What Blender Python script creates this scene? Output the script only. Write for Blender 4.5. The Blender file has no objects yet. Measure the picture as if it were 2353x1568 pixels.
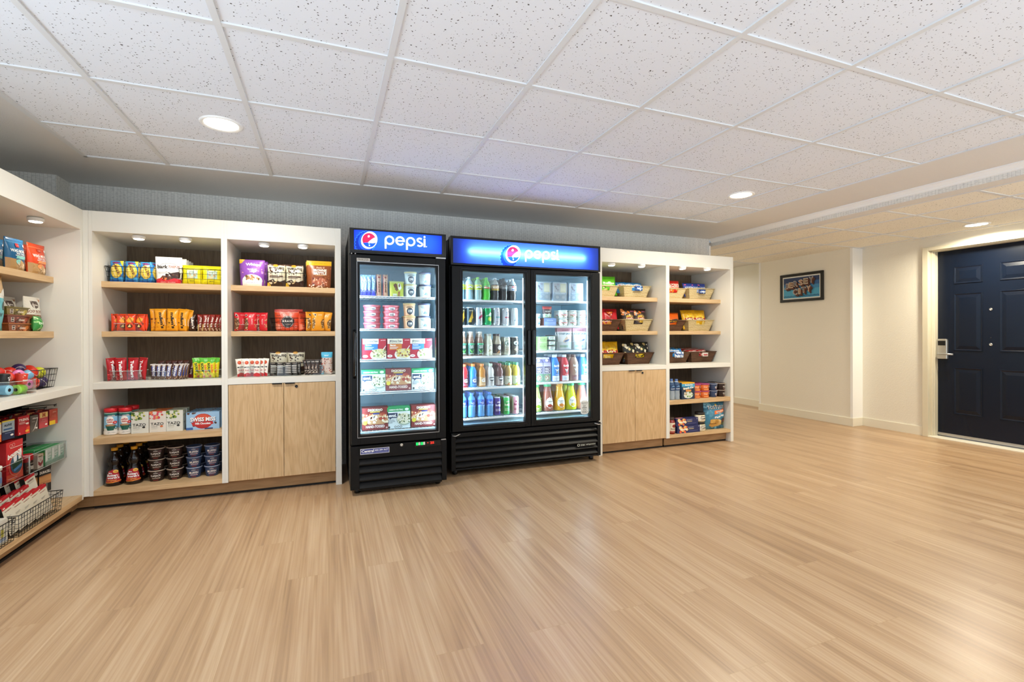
import bpy, bmesh, math, random
from mathutils import Vector, Matrix
from mathutils.geometry import tessellate_polygon
random.seed(7)
SC = bpy.context.scene
COL = SC.collection
PI = math.pi
# ------------------------------------------------------------------ camera
CAMH = 1.14
FPX, CY = 1094.368, 771.928
YAW, PIT, ROL = .3696336, -.0029073, -.0032468
_fw = Vector((math.sin(YAW)*math.cos(PIT), math.cos(YAW)*math.cos(PIT), math.sin(PIT)))
_rt = Vector((math.cos(YAW), -math.sin(YAW), 0)); _up = _rt.cross(_fw)
RT = _rt*math.cos(ROL)+_up*math.sin(ROL); UP = _up*math.cos(ROL)-_rt*math.sin(ROL); FW = _fw
cd = bpy.data.cameras.new('camera'); cam = bpy.data.objects.new('camera', cd); COL.objects.link(cam)
cam.matrix_world = Matrix((( RT.x, UP.x, -FW.x, 0), (RT.y, UP.y, -FW.y, 0), (RT.z, UP.z, -FW.z, CAMH), (0, 0, 0, 1)))
cd.sensor_width = 36; cd.lens = FPX*36/2353; cd.shift_y = -(784-CY)/2353; cd.clip_start = .05
SC.camera = cam
SC.view_settings.view_transform = 'Standard'; SC.view_settings.look = 'None'
SC.view_settings.gamma = 1; SC.view_settings.use_curve_mapping = False
def ray(u, v): return RT*((u-1176.5)/FPX)-UP*((v-CY)/FPX)+FW
def atY(u, v, y): d = ray(u, v); return Vector((0, 0, CAMH))+d*(y/d.y)
def atX(u, v, x): d = ray(u, v); return Vector((0, 0, CAMH))+d*(x/d.x)
def atZ(u, v, z): d = ray(u, v); return Vector((0, 0, CAMH))+d*((z-CAMH)/d.z)
def meas(ua, ub, vt, vb, y):          # centre x, width, height of something standing in the plane y
    a = atY(ua, vb, y); b = atY(ub, vb, y); t = atY((ua+ub)/2, vt, y); q = atY((ua+ub)/2, vb, y)
    return (a.x+b.x)/2, b.x-a.x, t.z-q.z
# ------------------------------------------------------------------ colour
def lin(c): return c/12.92 if c <= .04045 else ((c+.055)/1.055)**2.4
def hx(s):
    if not isinstance(s, str): return s
    s = s.lstrip('#')
    if len(s) == 3: s = ''.join(k*2 for k in s)
    return tuple(lin(int(s[i:i+2], 16)/255) for i in (0, 2, 4))
# ------------------------------------------------------------------ mesh builder
class MB:
    def __init__(s): s.v = []; s.f = []; s.c = []; s.sm = []
    def add(s, vs, fs, col, smooth=False):
        o = len(s.v); s.v.extend(tuple(p) for p in vs); col = hx(col)
        for f in fs: s.f.append([o+i for i in f]); s.c.append(col); s.sm.append(smooth)
        return s
    def box(s, x0, x1, y0, y1, z0, z1, col='fff'):
        vs = [(x, y, z) for z in (z0, z1) for y in (y0, y1) for x in (x0, x1)]
        return s.add(vs, [(0, 2, 3, 1), (4, 5, 7, 6), (0, 1, 5, 4), (2, 6, 7, 3), (0, 4, 6, 2), (1, 3, 7, 5)], col)
    def quad(s, a, b, c, d, col='fff'): return s.add([a, b, c, d], [(0, 1, 2, 3)], col)
    def lathe(s, prof, seg=20, col='fff', cx=0, cy=0, smooth=True, sx=1, sy=1, cap=True):
        n = len(prof); vs = []
        for r, z in prof:
            for k in range(seg):
                a = 2*PI*k/seg; vs.append((cx+r*math.sin(a)*sx, cy-r*math.cos(a)*sy, z))
        o = len(s.v); s.v.extend(vs)
        for i in range(n-1):
            cc = hx(col[i] if isinstance(col, (list, tuple)) and not isinstance(col[0], float) else col)
            for k in range(seg):
                a = o+i*seg+k; b = o+i*seg+(k+1) % seg
                s.f.append([a, b, b+seg, a+seg]); s.c.append(cc); s.sm.append(smooth)
        if cap:
            c0 = hx(col[0] if isinstance(col, (list, tuple)) and not isinstance(col[0], float) else col)
            c1 = hx(col[-1] if isinstance(col, (list, tuple)) and not isinstance(col[0], float) else col)
            s.f.append([o+k for k in range(seg)][::-1]); s.c.append(c0); s.sm.append(False)
            s.f.append([o+(n-1)*seg+k for k in range(seg)]); s.c.append(c1); s.sm.append(False)
        return s
    def tube(s, pts, r, n=6, col='111', closed=False, smooth=True):
        pts = [Vector(p) for p in pts]; m = len(pts); o = len(s.v); up = None
        for i, p in enumerate(pts):
            a = pts[i-1] if (i > 0 or closed) else p; b = pts[(i+1) % m] if (i < m-1 or closed) else p
            t = (b-a).normalized()
            q = Vector((0, 0, 1)) if abs(t.z) < .9 else Vector((1, 0, 0))
            u = t.cross(q).normalized(); w = t.cross(u)
            for k in range(n):
                an = 2*PI*k/n; s.v.append(tuple(p+u*(r*math.cos(an))+w*(r*math.sin(an))))
        col = hx(col)
        for i in range(m if closed else m-1):
            for k in range(n):
                a = o+i*n+k; b = o+i*n+(k+1) % n; c = o+((i+1) % m)*n
                s.f.append([a, b, c+(k+1) % n, c+k]); s.c.append(col); s.sm.append(smooth)
        if not closed:
            s.f.append([o+k for k in range(n)][::-1]); s.f.append([o+(m-1)*n+k for k in range(n)])
            s.c += [col, col]; s.sm += [False, False]
        return s
    def prism(s, poly, y0, y1, col='fff'):     # polygon in x,z extruded along y
        n = len(poly); vs = [(x, y0, z) for x, z in poly]+[(x, y1, z) for x, z in poly]
        fs = [tuple(range(n)), tuple(range(2*n-1, n-1, -1))]+[(i, i+n, (i+1) % n+n, (i+1) % n) for i in range(n)]
        return s.add(vs, fs, col)
    def sphere(s, c, r, col, seg=14, rings=9, sz=1):
        prof = [(max(1e-4, r*math.sin(PI*i/rings)), c[2]-r*sz*math.cos(PI*i/rings)) for i in range(rings+1)]
        return s.lathe(prof, seg, col, c[0], c[1], True, 1, 1, False)
    def xf(s, mat, start=0):
        for i in range(start, len(s.v)): s.v[i] = tuple(mat @ Vector(s.v[i]))
        return s
    def mesh(s, name):
        me = bpy.data.meshes.new(name); me.from_pydata(s.v, [], s.f)
        at = me.color_attributes.new('Col', 'FLOAT_COLOR', 'CORNER'); buf = []
        for f, c in zip(s.f, s.c): buf.extend((c[0], c[1], c[2], 1.0)*len(f))
        at.data.foreach_set('color', buf)
        me.polygons.foreach_set('use_smooth', s.sm); me.update(); return me
    def build(s, name, mat, parent=None, loc=None, bevel=0):
        me = s.mesh(name); me.materials.append(MAT[mat]); o = bpy.data.objects.new(name, me); COL.objects.link(o)
        if loc: o.location = loc
        if parent: o.parent = parent
        if bevel:
            b = o.modifiers.new('bevel', 'BEVEL'); b.width = bevel; b.segments = 2; b.limit_method = 'ANGLE'; b.harden_normals = False
        return o
def tag(o, label, cat, group=None):
    o['label'] = label; o['category'] = cat
    if group: o['group'] = group
    return o
def thing(name, label, cat, loc=(0, 0, 0), rz=0, group=None):
    o = bpy.data.objects.new(name, None); COL.objects.link(o); o.location = loc; o.rotation_euler = (0, 0, rz)
    o.empty_display_size = .1
    if label: tag(o, label, cat, group)
    return o
def struct(o): o['kind'] = 'structure'; return o
def copy_tree(o, parent=None):
    c = o.copy(); COL.objects.link(c)
    if parent: c.parent = parent
    for ch in list(o.children): copy_tree(ch, c)
    return c
class Proto:
    def __init__(s, root): s.root = root; s.used = False
    def put(s, loc, label, cat, group=None, rz=0, rx=0, ry=0, sc=1):
        o = copy_tree(s.root) if s.used else s.root; s.used = True
        o.location = loc; o.rotation_euler = (rx, ry, rz)
        o.scale = (sc, sc, sc) if isinstance(sc, (int, float)) else sc
        for k in ('label', 'category', 'group'):
            if k in o: del o[k]
        return tag(o, label, cat, group)
ORD = ['first', 'second', 'third', 'fourth', 'fifth', 'sixth', 'seventh', 'eighth', 'ninth', 'tenth']
# ------------------------------------------------------------------ flat artwork (lettering and printed shapes) laid on a surface
_TX = {}
def txt(s, bold=0, shear=0):
    k = (s, bold, shear)
    if k in _TX: return _TX[k]
    cu = bpy.data.curves.new('t', 'FONT'); cu.body = s; cu.offset = bold; cu.shear = shear; cu.resolution_u = 2
    ob = bpy.data.objects.new('t', cu); COL.objects.link(ob)
    dg = bpy.context.evaluated_depsgraph_get(); me = bpy.data.meshes.new_from_object(ob.evaluated_get(dg))
    vs = [(v.co.x, v.co.y) for v in me.vertices]; fs = [tuple(p.vertices) for p in me.polygons]
    bpy.data.objects.remove(ob); bpy.data.curves.remove(cu); bpy.data.meshes.remove(me)
    if not vs: vs = [(0, 0), (1, 0), (0, 1)]
    x0 = min(p[0] for p in vs); x1 = max(p[0] for p in vs); y0 = min(p[1] for p in vs); y1 = max(p[1] for p in vs)
    w = max(1e-6, x1-x0); h = max(1e-6, y1-y0)
    _TX[k] = ([((p[0]-(x0+x1)/2)/h, (p[1]-(y0+y1)/2)/h) for p in vs], fs, w/h)
    return _TX[k]
def tri(poly):
    return [tuple(t) for t in tessellate_polygon([[Vector((x, y, 0)) for x, y in poly]])]
def clip(poly, ax, v, keep_gt):
    out = []; n = len(poly)
    for i in range(n):
        a = poly[i]; b = poly[(i+1) % n]; ia = (a[ax] >= v) == keep_gt; ib = (b[ax] >= v) == keep_gt
        if ia: out.append(a)
        if ia != ib:
            t = (v-a[ax])/(b[ax]-a[ax]); out.append((a[0]+(b[0]-a[0])*t, a[1]+(b[1]-a[1])*t))
    return out
def split(poly, ax, st):
    lo = min(p[ax] for p in poly); hi = max(p[ax] for p in poly)
    k0 = math.floor(lo/st)+1; res = []; cur = poly; k = k0
    while k*st < hi-1e-9 and len(cur) > 2:
        a = clip(cur, ax, k*st, False)
        if len(a) > 2: res.append(a)
        cur = clip(cur, ax, k*st, True); k += 1
    if len(cur) > 2: res.append(cur)
    return res
def draw(mb, items, W, H, surf, stepx=0, stepy=0, e0=.0006, z0=0, clipx=True):
    """items in 0..1 across (x right) and up; surf(x, z, e) -> point; x from -W/2"""
    for li, it in enumerate(items):
        k, col = it[0], it[1]; e = e0+li*.00022; polys = []
        if k == 'r':
            x0, y0, x1, y1 = it[2:6]; polys = [[(x0, y0), (x1, y0), (x1, y1), (x0, y1)]]
        elif k == 'e':
            cx, cy, rx, ry = it[2:6]; n = 18
            polys = [[(cx+rx*math.cos(2*PI*i/n), cy+ry*math.sin(2*PI*i/n)) for i in range(n)]]
        elif k == 'o':                                      # ring
            cx, cy, rx, ry, w = it[2:7]; n = 18
            for i in range(n):
                a, b = 2*PI*i/n, 2*PI*(i+1)/n; q = 1-w
                polys.append([(cx+rx*math.cos(a), cy+ry*math.sin(a)), (cx+rx*math.cos(b), cy+ry*math.sin(b)), (cx+q*rx*math.cos(b), cy+q*ry*math.sin(b)), (cx+q*rx*math.cos(a), cy+q*ry*math.sin(a))])
        elif k == 'p':
            pl = it[2]; polys = [[pl[i] for i in t] for t in tri(pl)]
        elif k == 'n':                                      # scattered morsels
            x0, y0, x1, y1, cnt, sz, seed = it[2:9]; rr = random.Random(seed); cs = col if isinstance(col, list) else [col]
            for q in range(cnt):
                cx, cy = rr.uniform(x0, x1), rr.uniform(y0, y1); a0 = rr.uniform(0, PI); s1 = sz*rr.uniform(.6, 1.2); s2 = s1*rr.uniform(.5, .9)
                pl = []
                for i in range(7):
                    a = 2*PI*i/7; px, py = s1*math.cos(a), s2*math.sin(a)
                    pl.append((cx+(px*math.cos(a0)-py*math.sin(a0)), cy+(px*math.sin(a0)+py*math.cos(a0))*W/H))
                _emit(mb, [pl], W, H, surf, stepx, stepy, e+q*.00002, z0, cs[q % len(cs)], clipx)
            continue
        elif k == 't':
            s, cx, cy, h = it[2:6]; w = it[6] if len(it) > 6 else None; op = it[7] if len(it) > 7 else {}
            vs, fs, asp = txt(s, op.get('bold', .012), op.get('shear', 0))
            hh = h*H; ww = (w*W)/asp if w else hh; rot = math.radians(op.get('rot', 0)); c, sn = math.cos(rot), math.sin(rot)
            if w and 45 < abs(op.get('rot', 0)) < 135: ww = (w*H)/asp; hh = h*W
            if not w and 45 < abs(op.get('rot', 0)) < 135: ww = hh = h*W
            P = [(x*ww, y*hh) for x, y in vs]
            if 'arc' in op: P = [(x, y-op['arc']*x*x/(W)) for x, y in P]
            P = [((x*c-y*sn)/W+cx, (x*sn+y*c)/H+cy) for x, y in P]
            polys = [[P[i] for i in f] for f in fs]
        _emit(mb, polys, W, H, surf, stepx, stepy, e, z0, col, clipx)
def _emit(mb, polys, W, H, surf, stepx, stepy, e, z0, col, clipx):
    col = hx(col)
    for pl in polys:
        q = [((x-.5)*W, y*H+z0) for x, y in pl]
        if clipx:
            for ax, v, g in ((0, -W/2, True), (0, W/2, False), (1, z0, True), (1, z0+H, False)):
                if len(q) > 2: q = clip(q, ax, v, g)
            if len(q) < 3: continue
        ps = [q]
        if stepx: ps = [b for a in ps for b in split(a, 0, stepx)]
        if stepy: ps = [b for a in ps for b in split(a, 1, stepy)]
        for a in ps:
            o = len(mb.v); mb.v.extend(tuple(surf(x, z, e)) for x, z in a)
            mb.f.append(list(range(o, o+len(a)))); mb.c.append(col); mb.sm.append(False)
def flat(y): return lambda x, z, e: (x, y-e, z)
def cyl(rf):
    R0 = rf(None)
    def s(x, z, e):
        a = x/R0; r = rf(z)+e; return (r*math.sin(a), -r*math.cos(a), z)
    return s
# ------------------------------------------------------------------ materials
MAT = {}
def newmat(name):
    m = bpy.data.materials.new(name); m.use_nodes = True; nt = m.node_tree; nt.nodes.clear()
    out = nt.nodes.new('ShaderNodeOutputMaterial'); MAT[name] = m
    return m, nt, out
def N(nt, t, **kw):
    n = nt.nodes.new(t)
    for k, v in kw.items():
        if k.startswith('_'): setattr(n, k[1:], v)
        else: n.inputs[k.replace('__', ' ')].default_value = v
    return n
def L(nt, a, b): nt.links.new(a, b)
def princ(name, col=None, rough=.5, metal=0, spec=.5, coat=0, bump=None, emis=None, attr=False):
    m, nt, out = newmat(name)
    p = N(nt, 'ShaderNodeBsdfPrincipled', Roughness=rough, Metallic=metal)
    p.inputs['Specular IOR Level'].default_value = spec; p.inputs['Coat Weight'].default_value = coat
    L(nt, p.outputs[0], out.inputs[0])
    if attr:
        a = N(nt, 'ShaderNodeAttribute'); a.attribute_name = 'Col'; L(nt, a.outputs['Color'], p.inputs['Base Color'])
    elif col: p.inputs['Base Color'].default_value = (*hx(col), 1)
    if bump:
        tc = N(nt, 'ShaderNodeTexCoord'); no = N(nt, 'ShaderNodeTexNoise', Scale=bump[0], Detail=2.0)
        L(nt, tc.outputs['Object'], no.inputs['Vector'])
        b = N(nt, 'ShaderNodeBump', Strength=bump[1], Distance=bump[2] if len(bump) > 2 else .002); L(nt, no.outputs[0], b.inputs['Height']); L(nt, b.outputs[0], p.inputs['Normal'])
    if emis:
        p.inputs['Emission Color'].default_value = (*hx(emis[0]), 1); p.inputs['Emission Strength'].default_value = emis[1]
    return m, nt, p
princ('film', rough=.3, attr=True, bump=(55, .35, .003))
princ('card', rough=.5, attr=True)
princ('plastic', rough=.38, attr=True)
princ('can', rough=.3, metal=.55, attr=True)
princ('liquid', rough=.14, coat=.2, attr=True)
princ('white_laminate', 'e7e5dc', rough=.42, spec=.4)
princ('white_paint', 'f1f1ee', rough=.4)
princ('trim_paint', 'e6e0cd', rough=.4)
princ('frame_paint', 'd6cdb4', rough=.38)
princ('black_coat', '0b0c0d', rough=.42, spec=.25, bump=(900, .15, .0005))
princ('black_gloss', '0b0c0e', rough=.22)
princ('highlight_pale', 'cdd8d6', rough=.15, spec=.8)  # pale opaque colour standing in for the bright highlights on acrylic edges
princ('black_wire', '121212', rough=.4)
princ('white_wire', 'f2f4f5', rough=.35)
princ('liner', 'b2d2de', rough=.35)
princ('steel', 'b9bbbd', rough=.3, metal=.9)
princ('nickel', 'c6c4be', rough=.28, metal=.85)
princ('chrome_line', 'dadada', rough=.2, metal=.9)
princ('navy_paint', '0a1322', rough=.27, spec=.3, bump=(260, .05, .001))
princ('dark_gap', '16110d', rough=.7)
princ('grid_paint', 'd8dadb', rough=.45)
princ('puck_white', 'eeeeec', rough=.4)
princ('box_grey', '8a8c90', rough=.6)
princ('led', 'ffffff', rough=.4, emis=('d8ecff', 36))
princ('puck_lens', 'ffffff', rough=.4, emis=('fff2d8', 14))
princ('down_lens', 'ffffff', rough=.4, emis=('fff3d6', 16))
princ('tube', 'ffffff', rough=.4, emis=('f8f6ff', 62))
princ('display_red', '300', rough=.3, emis=('ff2a1a', 3))
princ('switch_green', '0a4', rough=.3, emis=('10e060', 1.2))
def clear(name, tint, ior=1.45, rough=.03, strength=1.0):
    m, nt, out = newmat(name)
    t = N(nt, 'ShaderNodeBsdfTransparent'); t.inputs[0].default_value = (*tint, 1)
    g = N(nt, 'ShaderNodeBsdfGlossy', Roughness=rough); g.inputs[0].default_value = (1, 1, 1, 1)
    lw = N(nt, 'ShaderNodeLayerWeight'); pw = N(nt, 'ShaderNodeMath', _operation='POWER'); pw.inputs[1].default_value = 4; L(nt, lw.outputs['Facing'], pw.inputs[0])
    mu = N(nt, 'ShaderNodeMath', _operation='MULTIPLY_ADD', _use_clamp=True); mu.inputs[1].default_value = .55*strength; mu.inputs[2].default_value = .045*strength
    mx = N(nt, 'ShaderNodeMixShader'); L(nt, pw.outputs[0], mu.inputs[0]); L(nt, mu.outputs[0], mx.inputs[0])
    L(nt, t.outputs[0], mx.inputs[1]); L(nt, g.outputs[0], mx.inputs[2]); L(nt, mx.outputs[0], out.inputs[0])
clear('clear', (.93, .94, .94)); clear('door_glass', (.95, .975, .98), 1.4, .01, .6)
# backlit translucent sign face
m, nt, out = newmat('sign_face')
a = N(nt, 'ShaderNodeAttribute'); a.attribute_name = 'Col'
tr = N(nt, 'ShaderNodeBsdfTranslucent'); df = N(nt, 'ShaderNodeBsdfDiffuse'); gl = N(nt, 'ShaderNodeBsdfGlossy', Roughness=.25)
m1 = N(nt, 'ShaderNodeMixShader'); m1.inputs[0].default_value = .35; m2 = N(nt, 'ShaderNodeMixShader'); m2.inputs[0].default_value = .03
L(nt, a.outputs['Color'], tr.inputs[0]); L(nt, a.outputs['Color'], df.inputs[0])
L(nt, tr.outputs[0], m1.inputs[1]); L(nt, df.outputs[0], m1.inputs[2]); L(nt, m1.outputs[0], m2.inputs[1]); L(nt, gl.outputs[0], m2.inputs[2]); L(nt, m2.outputs[0], out.inputs[0])
def ramp(nt, stops):
    r = N(nt, 'ShaderNodeValToRGB'); el = r.color_ramp.elements
    while len(el) < len(stops): el.new(.5)
    for e, (p, c) in zip(el, stops): e.position = p; e.color = (*hx(c), 1)
    return r
def wood(name, axis, c0, c1, c2, rough=.45, freq=1.0):
    m, nt, p = princ(name, rough=rough, spec=.35)
    tc = N(nt, 'ShaderNodeTexCoord'); mp = N(nt, 'ShaderNodeMapping')
    sc = [9*freq, 9*freq, 9*freq]; sc[axis] = .9*freq; mp.inputs['Scale'].default_value = sc
    L(nt, tc.outputs['Object'], mp.inputs['Vector'])
    n1 = N(nt, 'ShaderNodeTexNoise', Scale=1.2, Detail=3.0, Distortion=.6); L(nt, mp.outputs[0], n1.inputs['Vector'])
    # cathedral rings: contour lines of a stretched noise
    mu = N(nt, 'ShaderNodeMath', _operation='MULTIPLY'); mu.inputs[1].default_value = 55; L(nt, n1.outputs[0], mu.inputs[0])
    si = N(nt, 'ShaderNodeMath', _operation='SINE'); L(nt, mu.outputs[0], si.inputs[0])
    mp2 = N(nt, 'ShaderNodeMapping'); s2 = [300*freq]*3; s2[axis] = 9*freq; mp2.inputs['Scale'].default_value = s2
    L(nt, tc.outputs['Object'], mp2.inputs['Vector']); n2 = N(nt, 'ShaderNodeTexNoise', Scale=1.0, Detail=2.0); L(nt, mp2.outputs[0], n2.inputs['Vector'])
    ad = N(nt, 'ShaderNodeMath', _operation='MULTIPLY_ADD'); ad.inputs[1].default_value = .09; ad.inputs[2].default_value = .5; L(nt, si.outputs[0], ad.inputs[0])
    ad2 = N(nt, 'ShaderNodeMath', _operation='MULTIPLY_ADD'); ad2.inputs[1].default_value = .6; L(nt, n2.outputs[0], ad2.inputs[0])
    sb = N(nt, 'ShaderNodeMath', _operation='SUBTRACT'); sb.inputs[1].default_value = .30; L(nt, ad.outputs[0], sb.inputs[0]); L(nt, sb.outputs[0], ad2.inputs[2])
    r = ramp(nt, [(.15, c0), (.5, c1), (.85, c2)]); L(nt, ad2.outputs[0], r.inputs[0]); L(nt, r.outputs[0], p.inputs['Base Color'])
for ax, s in ((0, 'x'), (1, 'y'), (2, 'z')): wood('oak_'+s, ax, 'ae8c64', 'cfae82', 'dcc198')
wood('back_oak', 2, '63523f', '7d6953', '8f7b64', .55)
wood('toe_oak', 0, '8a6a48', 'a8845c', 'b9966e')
# floor planks
m, nt, p = princ('floor_planks', rough=.36, spec=.45)
tc = N(nt, 'ShaderNodeTexCoord'); mp = N(nt, 'ShaderNodeMapping'); mp.inputs['Rotation'].default_value = (0, 0, PI/2); L(nt, tc.outputs['Object'], mp.inputs['Vector'])
br = N(nt, 'ShaderNodeTexBrick', Scale=1.0); br.inputs['Color1'].default_value = (0, 0, 0, 1); br.inputs['Color2'].default_value = (1, 1, 1, 1); br.inputs['Mortar'].default_value = (.5, .5, .5, 1)
br.offset = .37; br.inputs['Mortar Size'].default_value = .0009; br.inputs['Brick Width'].default_value = 1.22; br.inputs['Row Height'].default_value = .178; br.inputs['Mortar Smooth'].default_value = .2
L(nt, mp.outputs[0], br.inputs['Vector'])
mp2 = N(nt, 'ShaderNodeMapping'); mp2.inputs['Scale'].default_value = (85, 1.3, 1); L(nt, tc.outputs['Object'], mp2.inputs['Vector'])
sh = N(nt, 'ShaderNodeVectorMath', _operation='MULTIPLY_ADD'); sh.inputs[1].default_value = (37, 61, 0); L(nt, br.outputs['Color'], sh.inputs[0]); L(nt, mp2.outputs[0], sh.inputs[2])
n1 = N(nt, 'ShaderNodeTexNoise', Scale=1.0, Detail=4.0, Distortion=.35); L(nt, sh.outputs[0], n1.inputs['Vector'])
mp3 = N(nt, 'ShaderNodeMapping'); mp3.inputs['Scale'].default_value = (7, .55, 1); L(nt, tc.outputs['Object'], mp3.inputs['Vector'])
sh3 = N(nt, 'ShaderNodeVectorMath', _operation='MULTIPLY_ADD'); sh3.inputs[1].default_value = (17, 23, 0); L(nt, br.outputs['Color'], sh3.inputs[0]); L(nt, mp3.outputs[0], sh3.inputs[2])
n3 = N(nt, 'ShaderNodeTexNoise', Scale=1.0, Detail=3.0, Distortion=.8); L(nt, sh3.outputs[0], n3.inputs['Vector'])
s1 = N(nt, 'ShaderNodeMath', _operation='MULTIPLY_ADD'); s1.inputs[1].default_value = .62; L(nt, n1.outputs[0], s1.inputs[0])
s2 = N(nt, 'ShaderNodeMath', _operation='MULTIPLY'); s2.inputs[1].default_value = .60; L(nt, n3.outputs[0], s2.inputs[0]); L(nt, s2.outputs[0], s1.inputs[2])
s3 = N(nt, 'ShaderNodeMath', _operation='MULTIPLY_ADD'); s3.inputs[1].default_value = .045; L(nt, br.outputs['Color'], s3.inputs[0]); L(nt, s1.outputs[0], s3.inputs[2])
r = ramp(nt, [(.36, '8d7055'), (.60, 'ad8d6b'), (.84, 'c2a685')]); L(nt, s3.outputs[0], r.inputs[0])
mm = N(nt, 'ShaderNodeMixRGB'); mm.inputs[2].default_value = (*hx('a88a64'), 1); L(nt, br.outputs['Fac'], mm.inputs[0]); L(nt, r.outputs[0], mm.inputs[1]); L(nt, mm.outputs[0], p.inputs['Base Color'])
rr = N(nt, 'ShaderNodeMath', _operation='MULTIPLY_ADD'); rr.inputs[1].default_value = .18; rr.inputs[2].default_value = .235; L(nt, n1.outputs[0], rr.inputs[0]); L(nt, rr.outputs[0], p.inputs['Roughness'])
bp = N(nt, 'ShaderNodeBump', Strength=.12, Distance=.001); L(nt, n1.outputs[0], bp.inputs['Height']); L(nt, bp.outputs[0], p.inputs['Normal'])
# acoustic ceiling tile: small dark pits
def tile(name, base):
    m, nt, p = princ(name, rough=.85, spec=.2)
    tc = N(nt, 'ShaderNodeTexCoord'); wn = N(nt, 'ShaderNodeTexNoise', Scale=70.0, Detail=1.0); L(nt, tc.outputs['Object'], wn.inputs['Vector'])
    ad = N(nt, 'ShaderNodeVectorMath', _operation='MULTIPLY_ADD'); ad.inputs[1].default_value = (.012, .012, 0); L(nt, wn.outputs['Color'], ad.inputs[0]); L(nt, tc.outputs['Object'], ad.inputs[2])
    vo = N(nt, 'ShaderNodeTexVoronoi', Scale=98.0); L(nt, ad.outputs[0], vo.inputs['Vector'])
    sx = N(nt, 'ShaderNodeSeparateColor'); L(nt, vo.outputs['Color'], sx.inputs[0])
    rad = N(nt, 'ShaderNodeMath', _operation='MULTIPLY_ADD'); rad.inputs[1].default_value = .40; rad.inputs[2].default_value = -.055; L(nt, sx.outputs[0], rad.inputs[0])
    lt = N(nt, 'ShaderNodeMath', _operation='SUBTRACT'); L(nt, rad.outputs[0], lt.inputs[0]); L(nt, vo.outputs['Distance'], lt.inputs[1])
    cl = N(nt, 'ShaderNodeMath', _operation='MULTIPLY', _use_clamp=True); cl.inputs[1].default_value = 9; L(nt, lt.outputs[0], cl.inputs[0])
    mx = N(nt, 'ShaderNodeMixRGB'); mx.inputs[1].default_value = (*hx(base), 1); mx.inputs[2].default_value = (*hx('55524d'), 1)
    L(nt, cl.outputs[0], mx.inputs[0]); L(nt, mx.outputs[0], p.inputs['Base Color'])
tile('ceiling_tile', 'e2e6ec'); tile('ceiling_tile_low', 'ece8dc')
m, nt, p = princ('plaster', 'dcdad6', rough=.7, bump=(220, .6, .004))
m, nt, p = princ('wall_texture', 'e8e2d2', rough=.6, bump=(90, .5, .004))
m, nt, p = princ('wall_smooth', 'eceade', rough=.5)
m, nt, p = princ('wallpaper', rough=.7, spec=.3)
tc = N(nt, 'ShaderNodeTexCoord'); mp = N(nt, 'ShaderNodeMapping'); mp.inputs['Rotation'].default_value = (0, PI/2, 0); L(nt, tc.outputs['Object'], mp.inputs['Vector'])
sp = N(nt, 'ShaderNodeSeparateXYZ'); L(nt, tc.outputs['Object'], sp.inputs[0]); ad = N(nt, 'ShaderNodeMath'); L(nt, sp.outputs[0], ad.inputs[0]); L(nt, sp.outputs[1], ad.inputs[1])
cb = N(nt, 'ShaderNodeCombineXYZ'); L(nt, sp.outputs[2], cb.inputs[0]); L(nt, ad.outputs[0], cb.inputs[1])
b = N(nt, 'ShaderNodeTexBrick', Scale=1.0); b.inputs['Color1'].default_value = (*hx('e6e4de'), 1); b.inputs['Color2'].default_value = (*hx('dfddd7'), 1); b.inputs['Mortar'].default_value = (*hx('bebcb5'), 1)
b.inputs['Mortar Size'].default_value = .0012; b.inputs['Brick Width'].default_value = .9; b.inputs['Row Height'].default_value = .0215; b.inputs['Mortar Smooth'].default_value = .5
L(nt, cb.outputs[0], b.inputs['Vector'])
mw = N(nt, 'ShaderNodeMapping'); mw.inputs['Scale'].default_value = (170, 42, 1); L(nt, cb.outputs[0], mw.inputs['Vector'])
nw = N(nt, 'ShaderNodeTexNoise', Scale=1.0, Detail=1.0); L(nt, mw.outputs[0], nw.inputs['Vector'])
rw = ramp(nt, [(.35, 'a8a8a8'), (.5, 'ffffff'), (1, 'ffffff')]); L(nt, nw.outputs[0], rw.inputs[0])
ml = N(nt, 'ShaderNodeMixRGB'); ml.blend_type = 'MULTIPLY'; ml.inputs[0].default_value = .28; L(nt, b.outputs['Color'], ml.inputs[1]); L(nt, rw.outputs[0], ml.inputs[2]); L(nt, ml.outputs[0], p.inputs['Base Color'])
# woven strands for the baskets
def wicker(name, c0, c1):
    m, nt, p = princ(name, rough=.6, spec=.3)
    tc = N(nt, 'ShaderNodeTexCoord'); sp = N(nt, 'ShaderNodeSeparateXYZ'); L(nt, tc.outputs['Object'], sp.inputs[0])
    ad = N(nt, 'ShaderNodeMath'); L(nt, sp.outputs[0], ad.inputs[0]); L(nt, sp.outputs[1], ad.inputs[1]); cb = N(nt, 'ShaderNodeCombineXYZ'); L(nt, ad.outputs[0], cb.inputs[0]); L(nt, sp.outputs[2], cb.inputs[1])
    b = N(nt, 'ShaderNodeTexBrick', Scale=1.0); b.inputs['Color1'].default_value = (*hx(c0), 1); b.inputs['Color2'].default_value = (*hx(c1), 1); b.inputs['Mortar'].default_value = (*[.45*k for k in hx(c1)], 1)
    b.inputs['Mortar Size'].default_value = .0012; b.inputs['Brick Width'].default_value = .05; b.inputs['Row Height'].default_value = .0105; b.inputs['Mortar Smooth'].default_value = .6
    L(nt, cb.outputs[0], b.inputs['Vector']); L(nt, b.outputs['Color'], p.inputs['Base Color'])
    bp = N(nt, 'ShaderNodeBump', Strength=.8, Distance=.003); bp.invert = True; L(nt, b.outputs['Fac'], bp.inputs['Height']); L(nt, bp.outputs[0], p.inputs['Normal'])
wicker('wicker_cream', 'e0cfa0', 'd2be8c'); wicker('wicker_brown', '6b4a34', '573a28')
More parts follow.
